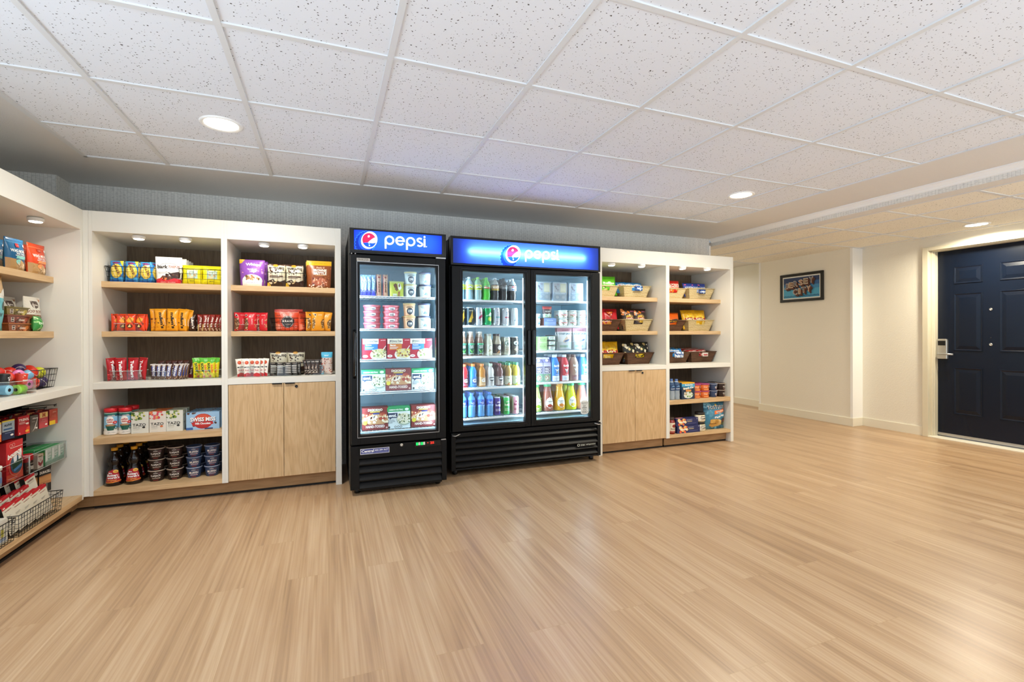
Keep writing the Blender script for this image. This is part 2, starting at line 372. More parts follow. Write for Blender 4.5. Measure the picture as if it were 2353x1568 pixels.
princ('tube_soft', 'ffffff', rough=.4, emis=('f4f8ff', 12))
# ------------------------------------------------------------------ the room
ZC, ZL = 2.272, 2.188
def st(name, mb, mat, bevel=0): return struct(mb.build(name, mat, bevel=bevel))
st('floor', MB().box(-2.3, 6.6, -1.2, 8.2, -.05, 0), 'floor_planks')
st('ceiling', MB().box(-1.407, 3.695, -3.6, 3.757, ZC, ZC+.05), 'ceiling_tile')
st('ceiling.001', MB().box(4.446, 6.4, -3.6, 5.3, ZL, ZL+.05), 'ceiling_tile_low')
st('ceiling.002', MB().box(-2.3, -1.407, -3.6, 3.757, ZC-.004, ZC+.05).box(-2.3, 4.29, 3.757, 4.6, ZC-.004, ZC+.05).box(3.695, 4.30, -3.6, 3.757, ZC-.004, ZC+.05), 'plaster')
st('ceiling.003', MB().box(4.30, 4.446, -3.6, 5.3, ZL-.003, ZL+.05).box(4.2, 6.4, 5.3, 8.2, ZL+.04, ZL+.09), 'plaster')
g = MB()
for a in range(1, 9): x = -1.5855+a*.6096; g.box(x-.012, x+.012, -3.6, 3.757, ZC-.007, ZC+.004)
for b in range(-7, 4): y = 1.366+b*.6255; g.box(-1.407, 3.695, y-.012, y+.012, ZC-.006, ZC+.004)
g.box(-1.425, -1.400, -3.6, 3.76, ZC-.008, ZC+.004).box(3.689, 3.713, -3.6, 3.76, ZC-.008, ZC+.004).box(-1.42, 3.71, 3.748, 3.772, ZC-.008, ZC+.004)
st('trim_1', g, 'grid_paint')
g = MB()
for x in (4.446, 4.877, 5.482, 6.087): g.box(x-.012, x+.012, -3.6, 5.3, ZL-.006, ZL+.004)
for b in range(-8, 4): y = 2.03+b*.6255; g.box(4.446, 6.3, y-.012, y+.012, ZL-.005, ZL+.004)
g.box(4.3, 6.3, 5.28, 5.32, ZL-.006, ZL+.06)
st('trim_2', g, 'grid_paint')
st('wall_back', MB().box(-1.767, 4.25, 4.45, 4.6, 0, ZC), 'wallpaper')
st('wall_back.001', MB().box(-2.3, -1.767, 4.265, 4.6, 0, ZC), 'wallpaper')
st('wall_left', MB().box(-2.3, -2.1, 1.9, 4.265, 0, ZC), 'wallpaper')
st('wall_hall', MB().box(4.1, 4.25, 4.6, 8.2, 0, ZC), 'wall_smooth')
st('wall_far', MB().box(4.1, 6.6, 8.05, 8.2, 0, ZC), 'wall_smooth')
st('wall_soffit', MB().box(4.29, 4.44, -3.6, 4.45, ZL-.002, ZC), 'wallpaper')
cr = MB(); P0 = [(4.244, ZC), (4.244, ZC-.012), (4.255, ZC-.016), (4.272, ZC-.034), (4.278, ZC-.046), (4.29, ZC-.05), (4.292, ZC)]
cr.add([(x, y, z) for y in (-3.6, 4.45) for x, z in P0], [(i, (i+1) % 7, (i+1) % 7+7, i+7) for i in range(7)]+[tuple(range(7)), tuple(range(13, 6, -1))], 'fff')
st('trim_3', cr, 'white_paint')
st('trim_4', MB().box(4.235, 4.262, 4.438, 4.462, 0, ZL), 'white_paint')
# right hand walls
YD0, YD1 = 2.285, 3.205
st('wall_right', MB().box(6.172, 6.5, 3.24, 3.93, 0, ZL).box(6.172, 6.5, -3.6, 2.27, 0, ZL).box(6.172, 6.5, 2.27, 3.24, 2.06, ZL), 'wall_texture')
st('wall_right.001', MB().box(5.99, 6.5, 3.93, 5.27, 0, ZL), 'wall_texture')
st('wall_right.002', MB().box(6.24, 6.5, 5.27, 8.1, 0, ZL+.1), 'wall_smooth')
st('trim_5', MB().box(5.984, 6.012, 3.922, 3.934, .1, ZL).box(5.9835, 5.992, 3.934, 3.952, .1, ZL).box(6.012, 6.176, 3.926, 3.934, .1, ZL), 'white_paint')
st('trim_6', MB().box(5.984, 5.994, 5.25, 5.266, .1, ZL).box(5.983, 6.02, 5.266, 5.278, .1, ZL), 'white_paint')
st('trim_7', MB().box(6.19, 6.24, 6.02, 6.14, 0, 2.12), 'frame_paint')
bb = lambda n, x0, x1, y0, y1: st(n, MB().box(x0, x1, y0, y1, 0, .098).box(x0+.003, x1-.003 if x1-x0 > .03 else x1, y0+.003, y1-.003 if y1-y0 > .03 else y1, .098, .101), 'trim_paint', .002)
bb('baseboard_right', 6.158, 6.172, 3.28, 3.915)
bb('baseboard_right.001', 5.976, 5.99, 3.916, 5.284)
bb('baseboard_right.002', 5.99, 6.172, 3.916, 3.93)
bb('baseboard_right.003', 6.226, 6.24, 5.284, 8.0)
bb('baseboard_right.004', 6.158, 6.172, -3.5, 2.21)
# door frame, door, threshold
f = MB()
f.box(6.14, 6.33, 3.222, 3.277, 0, 2.078).box(6.19, 6.33, 3.205, 3.222, 0, 2.04).box(6.212, 6.33, 3.198, 3.207, 0, 2.034)
f.box(6.14, 6.33, 2.213, 2.268, 0, 2.078).box(6.19, 6.33, 2.268, 2.285, 0, 2.04)
f.box(6.14, 6.33, 2.268, 3.222, 2.04, 2.078).box(6.19, 6.33, 2.268, 3.222, 2.03, 2.045)
st('trim_8', f, 'frame_paint', .003)
st('trim_9', MB().box(6.132, 6.262, 2.268, 3.222, 0, .012), 'trim_paint', .003)
d = MB(); XD = 6.272
d.box(XD, XD+.045, YD0, YD1, .022, 2.03)
def panel(y0, y1, z0, z1):
    def ring(a, b, xa, xb, col='fff'):
        ys = (y0+a, y1-a, z0+a, z1-a); yt = (y0+b, y1-b, z0+b, z1-b)
        A = [(xa, ys[0], ys[2]), (xa, ys[1], ys[2]), (xa, ys[1], ys[3]), (xa, ys[0], ys[3])]
        B = [(xb, yt[0], yt[2]), (xb, yt[1], yt[2]), (xb, yt[1], yt[3]), (xb, yt[0], yt[3])]
        d.add(A+B, [(i, (i+1) % 4, (i+1) % 4+4, i+4) for i in range(4)], col)
    ring(0, .004, XD-.0003, XD-.007); ring(.004, .012, XD-.007, XD-.005); ring(.012, .018, XD-.005, XD-.0008)
    ring(.018, .048, XD-.0008, XD-.0068); ring(.048, .051, XD-.0068, XD-.0075)
    a = .051; d.quad((XD-.0075, y0+a, z0+a), (XD-.0075, y1-a, z0+a), (XD-.0075, y1-a, z1-a), (XD-.0075, y0+a, z1-a))
for ya, yb in ((2.811, 3.055), (2.435, 2.679)):
    panel(ya, yb, 1.663, 1.849); panel(ya, yb, .948, 1.563); panel(ya, yb, .27, .77)
door = struct(d.build('door_1', 'navy_paint'))
lk = MB().prism([(-.048, -.105), (.048, -.105), (.048, .09), (.043, .108), (.03, .113), (-.03, .113), (-.043, .108), (-.048, .09)], 0, .03)
lk.xf(Matrix.Translation((XD-.001, 3.148, .963)) @ Matrix.Rotation(-PI/2, 4, 'Z') @ Matrix.Translation((0, -.03, 0)))
lock = lk.build('door_lock', 'nickel', door, bevel=.006)
MB().box(XD-.0345, XD-.031, 3.115, 3.181, 1.005, 1.055).build('card_reader', 'black_gloss', lock)
MB().tube([(XD-.03, 3.172, .913), (XD-.058, 3.172, .913), (XD-.064, 3.160, .913), (XD-.066, 3.10, .913), (XD-.062, 3.03, .911)], .0095, 10).build('lever_handle', 'steel', lock)
for nm, z, r in (('peephole', 1.379, .013), ('deadbolt', 1.021, .014)):
    q = MB().lathe([(r*1.0, 0), (r, .003), (r*.75, .006), (r*.5, .006), (r*.45, .003), (.002, .003)], 16)
    q.xf(Matrix.Translation((XD, 2.748, z)) @ Matrix.Rotation(-PI/2, 4, 'Y')); q.build(nm, 'nickel', door)
MB().lathe([(.006, 0), (.005, .002), (.001, .002)], 10).xf(Matrix.Translation((XD, 2.748, 1.09)) @ Matrix.Rotation(-PI/2, 4, 'Y')).build('screw_hole', 'dark_gap', door)
MB().box(XD-.012, XD-.0005, YD0+.005, YD1-.005, .024, .052).build('door_sweep', 'steel', door)
# framed print
pw, ph, dp = .627, .384, .022
pic = thing('framed_print', 'black framed print of large 3D letters hanging on the textured wall', 'picture', (5.989, 4.597, 1.765), -PI/2)
b = .036; fr = MB()
for x0, x1, z0, z1 in ((-pw/2, pw/2, ph/2-b, ph/2), (-pw/2, pw/2, -ph/2, -ph/2+b), (-pw/2, -pw/2+b, -ph/2+b, ph/2-b), (pw/2-b, pw/2, -ph/2+b, ph/2-b)): fr.box(x0, x1, -dp, -.001, z0, z1, '15120d')
fr.build('frame', 'plastic', pic, bevel=.002)
MB().box(-pw/2+b-.002, pw/2-b+.002, -.012, -.003, -ph/2+b-.002, ph/2-b+.002, 'e8e6dc').build('mat_board', 'card', pic)
art = MB(); aw, ah = pw-2*b-.034, ph-2*b-.034
its = [('r', '4aa3c6', 0, 0, 1, .5), ('r', '3b86b4', 0, .42, 1, .62), ('r', '2d5c93', 0, .6, 1, .8), ('r', '26406f', 0, .78, 1, 1), ('p', '223760', [(0, .7), (.35, .86), (1, .8), (1, 1), (0, 1)]), ('t', '1b2d55', 'Greetings from', .2, .9, .07)]
for k in range(11): its.append(('p', '1d4a78', [(k/11, .03), ((k+.5)/11, .10), ((k+1)/11, .03), ((k+1)/11, .05), ((k+.5)/11, .125), (k/11, .05)]))
for k in range(11): its.append(('p', '1d5a88', [((k)/11, .115), ((k+.5)/11, .045), ((k+1)/11, .115), ((k+1)/11, .1), ((k+.5)/11, .03), (k/11, .1)]))
cols = ['35201a', '44261d', '532e23', '633829', '73422f']
letters = [('J', .1, .60), ('E', .235, .645), ('R', .375, .69), ('S', .515, .73), ('E', .655, .775), ('Y', .80, .81)]
low = [('C', .36, .29), ('I', .48, .315), ('T', .60, .36), ('Y', .735, .40)]
for s in (letters, low):
    for j, cc in enumerate(cols):
        o = (len(cols)-j)*.013
        for ch, x, y in s: its.append(('t', cc, ch, x+o*.9, y-o*1.7, .27, .115 if ch != 'I' else .06, {'bold': .05}))
for s in (letters, low):
    for ch, x, y in s: its.append(('t', 'd9cdb8', ch, x, y, .28, .122 if ch != 'I' else .065, {'bold': .045}))
    for q, (ch, x, y) in enumerate(s): its.append(('t', ['6b5a63', 'a8835f', '57586b', 'b98a6a', '8d7a5f', '5d6272'][q], ch, x, y, .235, .095 if ch != 'I' else .04, {'bold': .012}))
draw(art, its, aw, ah, flat(-.0125), z0=-ah/2, e0=.0002)
art.build('print', 'card', pic)
# ------------------------------------------------------------------ shelving units
def shelving(name, label, loc, rz, w, i0, i1, oak, depth=.59, kind='open', end=None, slat=False, zs=None):
    z = dict(top=1.95, soff=1.82, s1=(1.468, 1.508), s2=(1.132, 1.169), c=(.79, .832), l=(.431, .474), b=(.098, .13), rec=.133); z.update(zs or {})
    u = thing(name, label, 'shelving unit', loc, rz); W = 'white_laminate'
    if not (end and end[0] == 0): MB().box(0, i0, 0, depth, z['b'][0], z['top']).build('side_panel', W, u, bevel=.0012)
    if not (end and end[0] > 0): MB().box(i1, w, 0, depth, z['b'][0], z['top']).build('side_panel', W, u, bevel=.0012)
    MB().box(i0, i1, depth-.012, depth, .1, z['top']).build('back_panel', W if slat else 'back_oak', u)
    MB().box(i0, i1, .02, depth-.012, z['soff'], z['soff']+.02).build('top_panel', W, u)
    MB().box(i0, i1, 0, .02, z['soff']-.001, z['top']).build('fascia', W, u, bevel=.0012)
    for s in ('s1', 's2'): MB().box(i0, i1, z['rec'], depth-.012, *z[s]).build('shelf', oak, u, bevel=.0012)
    MB().box(i0, i1, .0, depth-.012, *z['c']).build('counter', W, u, bevel=.0012)
    MB().box(i0, i1, .0225 if kind == 'doors' else 0, depth-.012, *z['b']).build('base_panel', oak, u, bevel=.0012)
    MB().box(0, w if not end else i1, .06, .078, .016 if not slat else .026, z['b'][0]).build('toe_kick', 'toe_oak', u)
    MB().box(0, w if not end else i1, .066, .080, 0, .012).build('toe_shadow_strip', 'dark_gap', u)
    if kind == 'open' and not slat: MB().box(i0, i1, 0, depth-.012, *z['l']).build('shelf', oak, u, bevel=.0012)
    if kind == 'doors':
        m = (i0+i1)/2; g = .003
        for k, (a, c) in enumerate(((i0+g, m-g/2), (m+g/2, i1-g))):
            dd = MB().box(a, c, .001, .02, .105, .787).build('door', 'oak_z', u, bevel=.001)
            h = (m-.075, m-.01) if k == 0 else (m+.01, m+.075)
            MB().box(h[0], h[1], -.012, .012, .7875, .7895).box(h[0], h[1], -.012, -.010, .783, .7895).build('edge_pull', 'black_coat', dd)
            if k == 1:
                q = MB().lathe([(.0105, 0), (.0105, .004), (.0075, .005), (.006, .003), (.001, .003)], 16)
                q.xf(Matrix.Translation((m+.085, .001, .762)) @ Matrix.Rotation(PI/2, 4, 'X')); q.build('cam_lock', 'black_gloss', dd)
        MB().box(i0, i1, .03, depth-.02, .13, .15).build('cabinet_floor', W, u)
    if end: MB().box(*end, -.002, depth, 0, z['top']).build('end_panel', W, u, bevel=.0012)
    return u
YF = 3.857
shelving('shelving_unit', 'white open shelving unit beside the room corner, dark syrup bottles on its base', (-1.438, YF, 0), 0, .762, .019, .743, 'oak_x')
shelving('shelving_unit', 'white shelving unit with closed oak doors left of the black freezer', (-.676, YF, 0), 0, .774, .019, .732, 'oak_x', kind='doors', end=(.732, .774))
shelving('shelving_unit', 'white shelving unit with chip baskets over oak doors right of the two-door cooler', (2.362, YF, 0), 0, .794, .038, .774, 'oak_x', kind='doors', end=(0, .0375))
shelving('shelving_unit', 'white open shelving unit at the far right end with chip baskets and jars', (3.156, YF, 0), 0, .85, .021, .812, 'oak_x', end=(.812, .85))
shelving('shelving_unit', 'white shelving unit along the left wall with pet treats and a black display rail', (-1.466, 2.86, 0), PI/2, .988, .019, .969, 'oak_x', depth=.62, slat=True,
         zs=dict(rec=.136, s1=(1.471, 1.509), s2=(1.128, 1.168), c=(.78, .822), b=(.088, .122)))
fl = thing('corner_filler', 'narrow white filler post in the corner between left unit and back units', 'filler post', (-1.466, YF, 0))
q = MB().box(-1.466, -1.4385, YF+.001, YF+.03, .1, 1.95).box(-1.495, -1.4665, 3.849, YF+.031, .1, 1.95); q.xf(Matrix.Translation(-Vector(fl.location))); q.build('post', 'white_laminate', fl)
q = MB().box(-1.544, -1.4385, YF+.06, YF+.078, .016, .099).box(-1.544, -1.526, 3.849, YF+.06, .016, .099); q.xf(Matrix.Translation(-Vector(fl.location))); q.build('toe_kick', 'toe_oak', fl)
# black slotted display board in the left unit
sl = thing('slatwall_panel', 'black slotted display board below the counter of the left unit', 'display board', (-1.735, 3.35, .13))
q = MB()
for k in range(9): q.box(-.02, 0, -.42, .47, .005+k*.072, .005+k*.072+.056)
q.box(-.05, -.02, -.42, .47, 0, .64); q.build('board', 'black_coat', sl)
for k in (2, 7): MB().box(0, .012, -.42, .475, .045+k*.072, .065+k*.072).build('rail', 'black_gloss', sl)
# puck lights
PK = []
def puck(u, v, label, z=1.818, P=[None]):
    p = atZ(u, v, z-.02)
    if P[0] is None:
        r = thing('puck_light', '', 'light')
        MB().lathe([(.036, 0), (.038, -.004), (.037, -.018), (.033, -.022), (.030, -.022)], 24).build('housing', 'puck_white', r)
        MB().lathe([(.030, -.0225), (.026, -.0255), (.001, -.0265)], 24).build('lens', 'puck_lens', r)
        P[0] = Proto(r)
    P[0].put((p.x, p.y, z), label, 'light', 'puck lights under the unit tops'); PK.append((p.x, p.y, z-.035))
puck(319, 549, 'white puck light, left one of two above the blue snack basket')
puck(426, 554, 'white puck light, right one of two above the yellow snack basket')
puck(607, 565, 'white puck light above the purple snack pouch')
puck(696, 569, 'white puck light left of the brown brittle pouch, under the unit top')
puck(1405, 610, 'white puck light above the green chip bags beside the cooler')
puck(1474, 613, 'white puck light above the pale blue cookie bags')
puck(1568, 618, 'white puck light above the red snack bags, far right unit')
puck(1625, 620, 'white puck light above the dark blue cookie bags, far right unit')
puck(82, 509, 'white puck light in the left wall unit above the dog treat pouches')
# recessed ceiling lights
DL = []
def downlight(x, y, z, label, P=[None]):
    if P[0] is None:
        r = thing('recessed_light', '', 'light')
        MB().lathe([(.078, -.002), (.092, -.009), (.100, -.006), (.102, 0)], 32, cap=False).build('trim_ring', 'white_paint', r)
        MB().lathe([(.079, -.004), (.04, -.0055), (.001, -.006)], 32).build('lens', 'down_lens', r)
        P[0] = Proto(r)
    P[0].put((x, y, z), label, 'light', 'round recessed ceiling lights'); DL.append((x, y, z))
downlight(-.525, 2.94, ZC, 'round recessed ceiling light at upper left, above the oak-doored unit')
downlight(3.149, 2.948, ZC, 'round recessed ceiling light in the tiles near the right end units')
downlight(5.85, 2.67, ZL, 'round recessed light in the lower ceiling above the navy door')
# ------------------------------------------------------------------ lettering of the drinks sign
def stroke(path, w, closed=False):
    n = len(path); res = []
    def nrm(i):
        a = path[(i-1) % n] if (closed or i > 0) else path[i]; b = path[(i+1) % n] if (closed or i < n-1) else path[i]
        dx, dy = b[0]-a[0], b[1]-a[1]; l = math.hypot(dx, dy) or 1
        return -dy/l*w/2, dx/l*w/2
    for i in range(n if closed else n-1):
        j = (i+1) % n; a, b = nrm(i), nrm(j); p, q = path[i], path[j]
        res.append([(p[0]+a[0], p[1]+a[1]), (q[0]+b[0], q[1]+b[1]), (q[0]-b[0], q[1]-b[1]), (p[0]-a[0], p[1]-a[1])])
    return res
def arc(cx, cy, r, a0, a1, n=24, ry=None): return [(cx+r*math.cos(math.radians(a0+(a1-a0)*i/n)), cy+(ry or r)*math.sin(math.radians(a0+(a1-a0)*i/n))) for i in range(n+1)]
def circle(cx, cy, r, n=16): return [(cx+r*math.cos(2*PI*i/n), cy+r*math.sin(2*PI*i/n)) for i in range(n)]
def word_polys():
    w = .18; r = .5-w/2; P = []; x = 0
    def p_at(x): return stroke(arc(x+.5, .5, r, 0, 360, 32)[:-1], w, True)+[[(x, -.42), (x+w, -.42), (x+w, .5), (x, .5)]]
    P += p_at(0)
    P += stroke(arc(1.63, .5, r, -38, -360, 30), w)+[[(1.17, .43), (2.12, .43), (2.12, .57), (1.17, .57)]]
    P += p_at(2.27)
    sx = 3.4
    S = arc(sx+.36, .73, .255, 35, 255, 14, .185)+arc(sx+.36, .265, .285, 75, -145, 14, .185)
    P += stroke(S, .165)
    P += [[(4.2, 0), (4.2+w, 0), (4.2+w, .92), (4.2, .92)], circle(4.29, 1.12, .105)]
    P += stroke(circle(4.5, .06, .05, 10), .02, True)
    return P
def globe(R):                       # crown cap in units of the sign height
    tl = math.radians(-28)
    def rot(pts, cx=0, cy=0, sx=1, sy=1):
        return [((x*sx*math.cos(tl)-y*sy*math.sin(tl))+cx, (x*sx*math.sin(tl)+y*sy*math.cos(tl))+cy) for x, y in pts]
    crown = []
    for i in range(84):
        a = 2*PI*i/84; rr = R*(1.32+.07*math.cos(a*21)); crown.append((rr*math.cos(a), rr*math.sin(a)))
    out = [('2f86e8', rot([(x*1.05, y*1.05) for x, y in crown], -.42*R, -.26*R, .82, 1.0)), ('0b2f9e', rot(crown, -.42*R, -.26*R, .82, 1.0)), ('1d4fd0', rot(circle(0, 0, R*1.12, 40), -.2*R, -.12*R, .86, 1.0))]
    out.append(('ffffff', rot(circle(0, 0, R*1.0, 40), 0, 0, .86, 1.05)))
    ri = R*.87
    def wav(y0, amp, x): return y0+amp*math.sin(x*PI*.9+.3)
    def seg(lo, hi, n=28):            # part of the disc between two waves
        xs = [-ri+2*ri*i/n for i in range(n+1)]
        up = [(x, min(math.sqrt(max(0, ri*ri-x*x)), max(-math.sqrt(max(0, ri*ri-x*x)), hi(x/ri)*ri))) for x in xs]
        dn = [(x, max(-math.sqrt(max(0, ri*ri-x*x)), min(math.sqrt(max(0, ri*ri-x*x)), lo(x/ri)*ri))) for x in xs]
        return [[up[i], up[i+1], dn[i+1], dn[i]] for i in range(n)]
    red = seg(lambda x: -.16+.62*x+.10*math.sin(x*3), lambda x: 2); blue = seg(lambda x: -2, lambda x: -.36+.16*x-.10*math.sin(x*2.8))
    for q in red: out.append(('d8183a', [(x*.9, y*.96) for x, y in q]))
    for q in blue: out.append(('123fae', [(x*.9, y*.96) for x, y in q]))
    for x, y, r in ((-.3, .35, .13), (.35, -.5, .09), (.2, -.35, .06)): out.append(('f0b8c8' if y > 0 else '8fc0f0', rot(circle(x*R, y*R, r*R, 12), 0, 0, .86, 1.05)))
    return out
def inpoly(x, y, pl):
    c = False; n = len(pl); j = n-1
    for i in range(n):
        (x0, y0), (x1, y1) = pl[i], pl[j]
        if (y0 > y) != (y1 > y) and x < (x1-x0)*(y-y0)/(y1-y0)+x0: c = not c
        j = i
    return c
def sign_face(W, H, bg, gx, gy, R, tx, ty, xh):
    """one printed translucent sheet: the drawing is sampled on the vertices of a fine grid"""
    k = H/W; its = [(c, [(gx+x*k, gy+y) for x, y in pl]) for c, pl in globe(R)]+[('ffffff', [(tx+x*xh*k, ty+y*xh) for x, y in pl]) for pl in word_polys()]
    ny = 90; nx = int(ny/k*.92); acc = [[[0, 0, 0] for _ in range(nx+1)] for _ in range(ny+1)]
    for ox, oy in ((-.25, -.1), (.1, -.25), (.25, .1), (-.1, .25)):      # four samples per vertex keep the edges smooth
        col = [[hx(bg)]*(nx+1) for _ in range(ny+1)]
        for c, pl in its:
            c = hx(c); xs = [p[0] for p in pl]; ys = [p[1] for p in pl]
            for j in range(max(0, int(min(ys)*ny)), min(ny, int(max(ys)*ny)+1)+1):
                for i in range(max(0, int(min(xs)*nx)), min(nx, int(max(xs)*nx)+1)+1):
                    if inpoly((i+ox)/nx, (j+oy)/ny, pl): col[j][i] = c
        for j in range(ny+1):
            for i in range(nx+1):
                a = acc[j][i]; c = col[j][i]; a[0] += c[0]/4; a[1] += c[1]/4; a[2] += c[2]/4
    col = acc
    me = bpy.data.meshes.new('sign'); S = nx+1
    me.from_pydata([(-W/2+W*i/nx, 0, H*j/ny) for j in range(ny+1) for i in range(nx+1)], [], [(j*S+i, j*S+i+1, (j+1)*S+i+1, (j+1)*S+i) for j in range(ny) for i in range(nx)])
    at = me.color_attributes.new('Col', 'FLOAT_COLOR', 'POINT'); buf = []
    for r in col:
        for c in r: buf.extend((c[0], c[1], c[2], 1))
    at.data.foreach_set('color', buf); me.materials.append(MAT['sign_face']); return me
def wb(mb, name, mat, parent, root, bevel=0):
    mb.xf(Matrix.Translation(-Vector(root.location))); return mb.build(name, mat, parent, bevel=bevel)
def cooler(name, label, X0, X1, yf, yb, ztop, zhead, zdoor, zwin, wins, doors, shelves, sign, slats, zbase, tubey):
    u = thing(name, label, 'refrigerator', ((X0+X1)/2, (yf+yb)/2, 0)); D = yf+.052; t = .048
    zi0, zi1 = zwin[0]-.012, zhead-.012
    sh = MB(); sh.box(X0, X0+t, D+.003, yb, zbase, ztop-.012).box(X1-t, X1, D+.003, yb, zbase, ztop-.012).box(X0+t, X1-t, yb-.05, yb, zbase, ztop-.012)
    sh.box(X0+t, X1-t, D+.003, yb-.05, zi1, zi1+.02).box(X0+t, X1-t, D+.003, yb-.05, zdoor[0]-.02, zi0).box(X0+t, X1-t, yf+.085, yb-.05, zi1+.02, ztop-.012)
    wb(sh, 'cabinet_body', 'black_coat', u, u, .003)
    li = MB(); e = .004; a, b = X0+t, X1-t
    li.box(a, a+e, D+.006, yb-.05, zi0, zi1).box(b-e, b, D+.006, yb-.05, zi0, zi1).box(a+e, b-e, yb-.05-e, yb-.05, zi0, zi1).box(a+e, b-e, D+.006, yb-.05-e, zi1-e, zi1).box(a+e, b-e, D+.006, yb-.05-e, zi0, zi0+e)
    n = len(wins)
    for k in range(n):                                  # two pilaster strips with slots on the back wall of each bay
        for q in (.42, .56):
            px = wins[k][0]+(wins[k][1]-wins[k][0])*q; li.box(px, px+.022, yb-.05-e-.006, yb-.05-e, zi0+.03, zi1-.03)
    wb(li, 'liner', 'liner', u, u)
    sl = MB()
    for k in range(n):
        for q in (.42, .56):
            px = wins[k][0]+(wins[k][1]-wins[k][0])*q
            for j in range(14): zz = zi0+.1+j*(zi1-zi0-.2)/13; sl.box(px+.008, px+.014, yb-.05-e-.0075, yb-.05-e-.006, zz, zz+.016)
    o = wb(sl, 'support_slots', 'steel', u, u); o['kind'] = 'stuff'
    # lit header: open box, tube and face
    hb = MB(); hz0, hz1 = zhead, ztop; sx0, sx1, sz0, sz1 = sign[:4]; fy = yf
    hb.box(X0, X1, fy, fy+.085, hz1-.012, hz1).box(X0, X1, fy, fy+.085, hz0, hz0+.01).box(X0, X0+.012, fy, fy+.085, hz0+.01, hz1-.012).box(X1-.012, X1, fy, fy+.085, hz0+.01, hz1-.012).box(X0+.012, X1-.012, fy+.078, fy+.085, hz0+.01, hz1-.012)
    hb.box(X0+.012, sx0, fy, fy+.014, hz0+.01, hz1-.012).box(sx1, X1-.012, fy, fy+.014, hz0+.01, hz1-.012).box(sx0, sx1, fy, fy+.014, hz0+.01, sz0).box(sx0, sx1, fy, fy+.014, sz1, hz1-.012)
    head = wb(hb, 'header', 'black_gloss', u, u, .0015)
    lb = MB(); lb.box(sx0-.01, sx1+.01, fy+.074, fy+.077, hz0+.012, hz1-.014).box(sx0-.01, sx1+.01, fy+.02, fy+.074, hz0+.0105, hz0+.0125).box(sx0-.01, sx1+.01, fy+.02, fy+.074, hz1-.0145, hz1-.0125)
    wb(lb, 'light_box', 'puck_white' if n == 1 else 'box_grey', u, u)
    tb = MB()
    for q in sign[5]: tb.tube([(q[0], fy+tubey, q[2]), (q[1], fy+tubey, q[2])], .008 if tubey > .05 else .013, 12)
    wb(tb, 'lamp_tube', sign[6], u, u)
    so = bpy.data.objects.new('sign_panel', sign_face(sx1-sx0, sz1-sz0, *sign[4])); COL.objects.link(so); so.parent = u; so.location = Vector(((sx0+sx1)/2, fy+.004, sz0))-Vector(u.location)
    # doors
    DO = []
    for k, (dx0, dx1) in enumerate(doors):
        wx0, wx1 = wins[k]; z0, z1 = zdoor; dm = MB()
        dm.box(dx0, wx0, yf, D, z0, z1).box(wx1, dx1, yf, D, z0, z1).box(wx0, wx1, yf, D, z0, zwin[0]).box(wx0, wx1, yf, D, zwin[1], z1)
        o = wb(dm, 'door', 'black_coat', u, u, .003); DO.append(o)
        g = MB().box(wx0+.0005, wx1-.0005, yf+.014, yf+.018, zwin[0]+.0005, zwin[1]-.0005); g.xf(Matrix.Translation(-Vector(u.location))); g.build('glass', 'door_glass', o)
        m = .02; tm = MB()
        tm.box(wx0-m, wx1+m, yf-.003, yf+.002, zwin[1]+m-.004, zwin[1]+m).box(wx0-m, wx1+m, yf-.003, yf+.002, zwin[0]-m, zwin[0]-m+.004)
        tm.box(wx0-m, wx0-m+.003, yf-.003, yf+.002, zwin[0]-m, zwin[1]+m).box(wx1+m-.003, wx1+m, yf-.003, yf+.002, zwin[0]-m, zwin[1]+m)
        tm.xf(Matrix.Translation(-Vector(u.location))); tm.build('trim_strip', 'steel' if n == 1 else 'black_gloss', o)
    # light strips beside each window
    for k, (wx0, wx1) in enumerate(wins):
        for x in (wx0-.014, wx1+.006):
            wb(MB().box(x, x+.008, D+.012, D+.02, zwin[0]+.03, zwin[1]-.03), 'led_strip', 'led', u, u)
    # wire shelves
    for k, zs in enumerate(shelves):
        wx0, wx1 = wins[k]; a = (X0+t+.008) if k == 0 else (wins[0][1]+wins[1][0])/2+.012; b = (X1-t-.008) if k == n-1 else (wins[0][1]+wins[1][0])/2-.012
        for z in zs:
            w = MB(); y0, y1 = D+.035, yb-.075
            w.box(a, b, y0-.003, y0, z-.017, z-.003) if n > 1 else w.tube([(a, y0, z-.015), (b, y0, z-.015)], .003, 6)
            w.tube([(a, y0, z-.003), (b, y0, z-.003)], .0032, 6); w.tube([(a, y1, z-.004), (b, y1, z-.004)], .003, 6); w.tube([(a, (y0+y1)/2, z-.006), (b, (y0+y1)/2, z-.006)], .003, 6)
            w.tube([(a+.002, y0, z-.004), (a+.002, y1, z-.004)], .003, 6); w.tube([(b-.002, y0, z-.004), (b-.002, y1, z-.004)], .003, 6)
            m = int((b-a)/.026)
            for j in range(1, m): x = a+(b-a)*j/m; w.tube([(x, y0, z-.0025), (x, y1, z-.0025)], .0019, 4)
            if n > 1:                                    # dotted price rail
                for j in range(int((b-a)/.018)): x = a+.006+j*.018; w.box(x, x+.008, y0-.0042, y0-.003, z-.013, z-.008)
            wb(w, 'wire_shelf', 'white_wire', u, u)
    # grille
    gr = MB(); gz0, gz1, gx0, gx1 = slats[1:5]; m = slats[0]
    gr.box(X0, gx0, yf+.004, yf+.05, zbase, zdoor[0]-.012).box(gx1, X1, yf+.004, yf+.05, zbase, zdoor[0]-.012).box(gx0, gx1, yf+.004, yf+.05, gz1, zdoor[0]-.012).box(gx0, gx1, yf+.006, yf+.05, zbase, gz0)
    gr.box(gx0, gx1, yf+.06, yf+.07, zbase, gz1).box(X0+.01, X1-.01, yf+.05, yb-.02, zbase, zbase+.02)
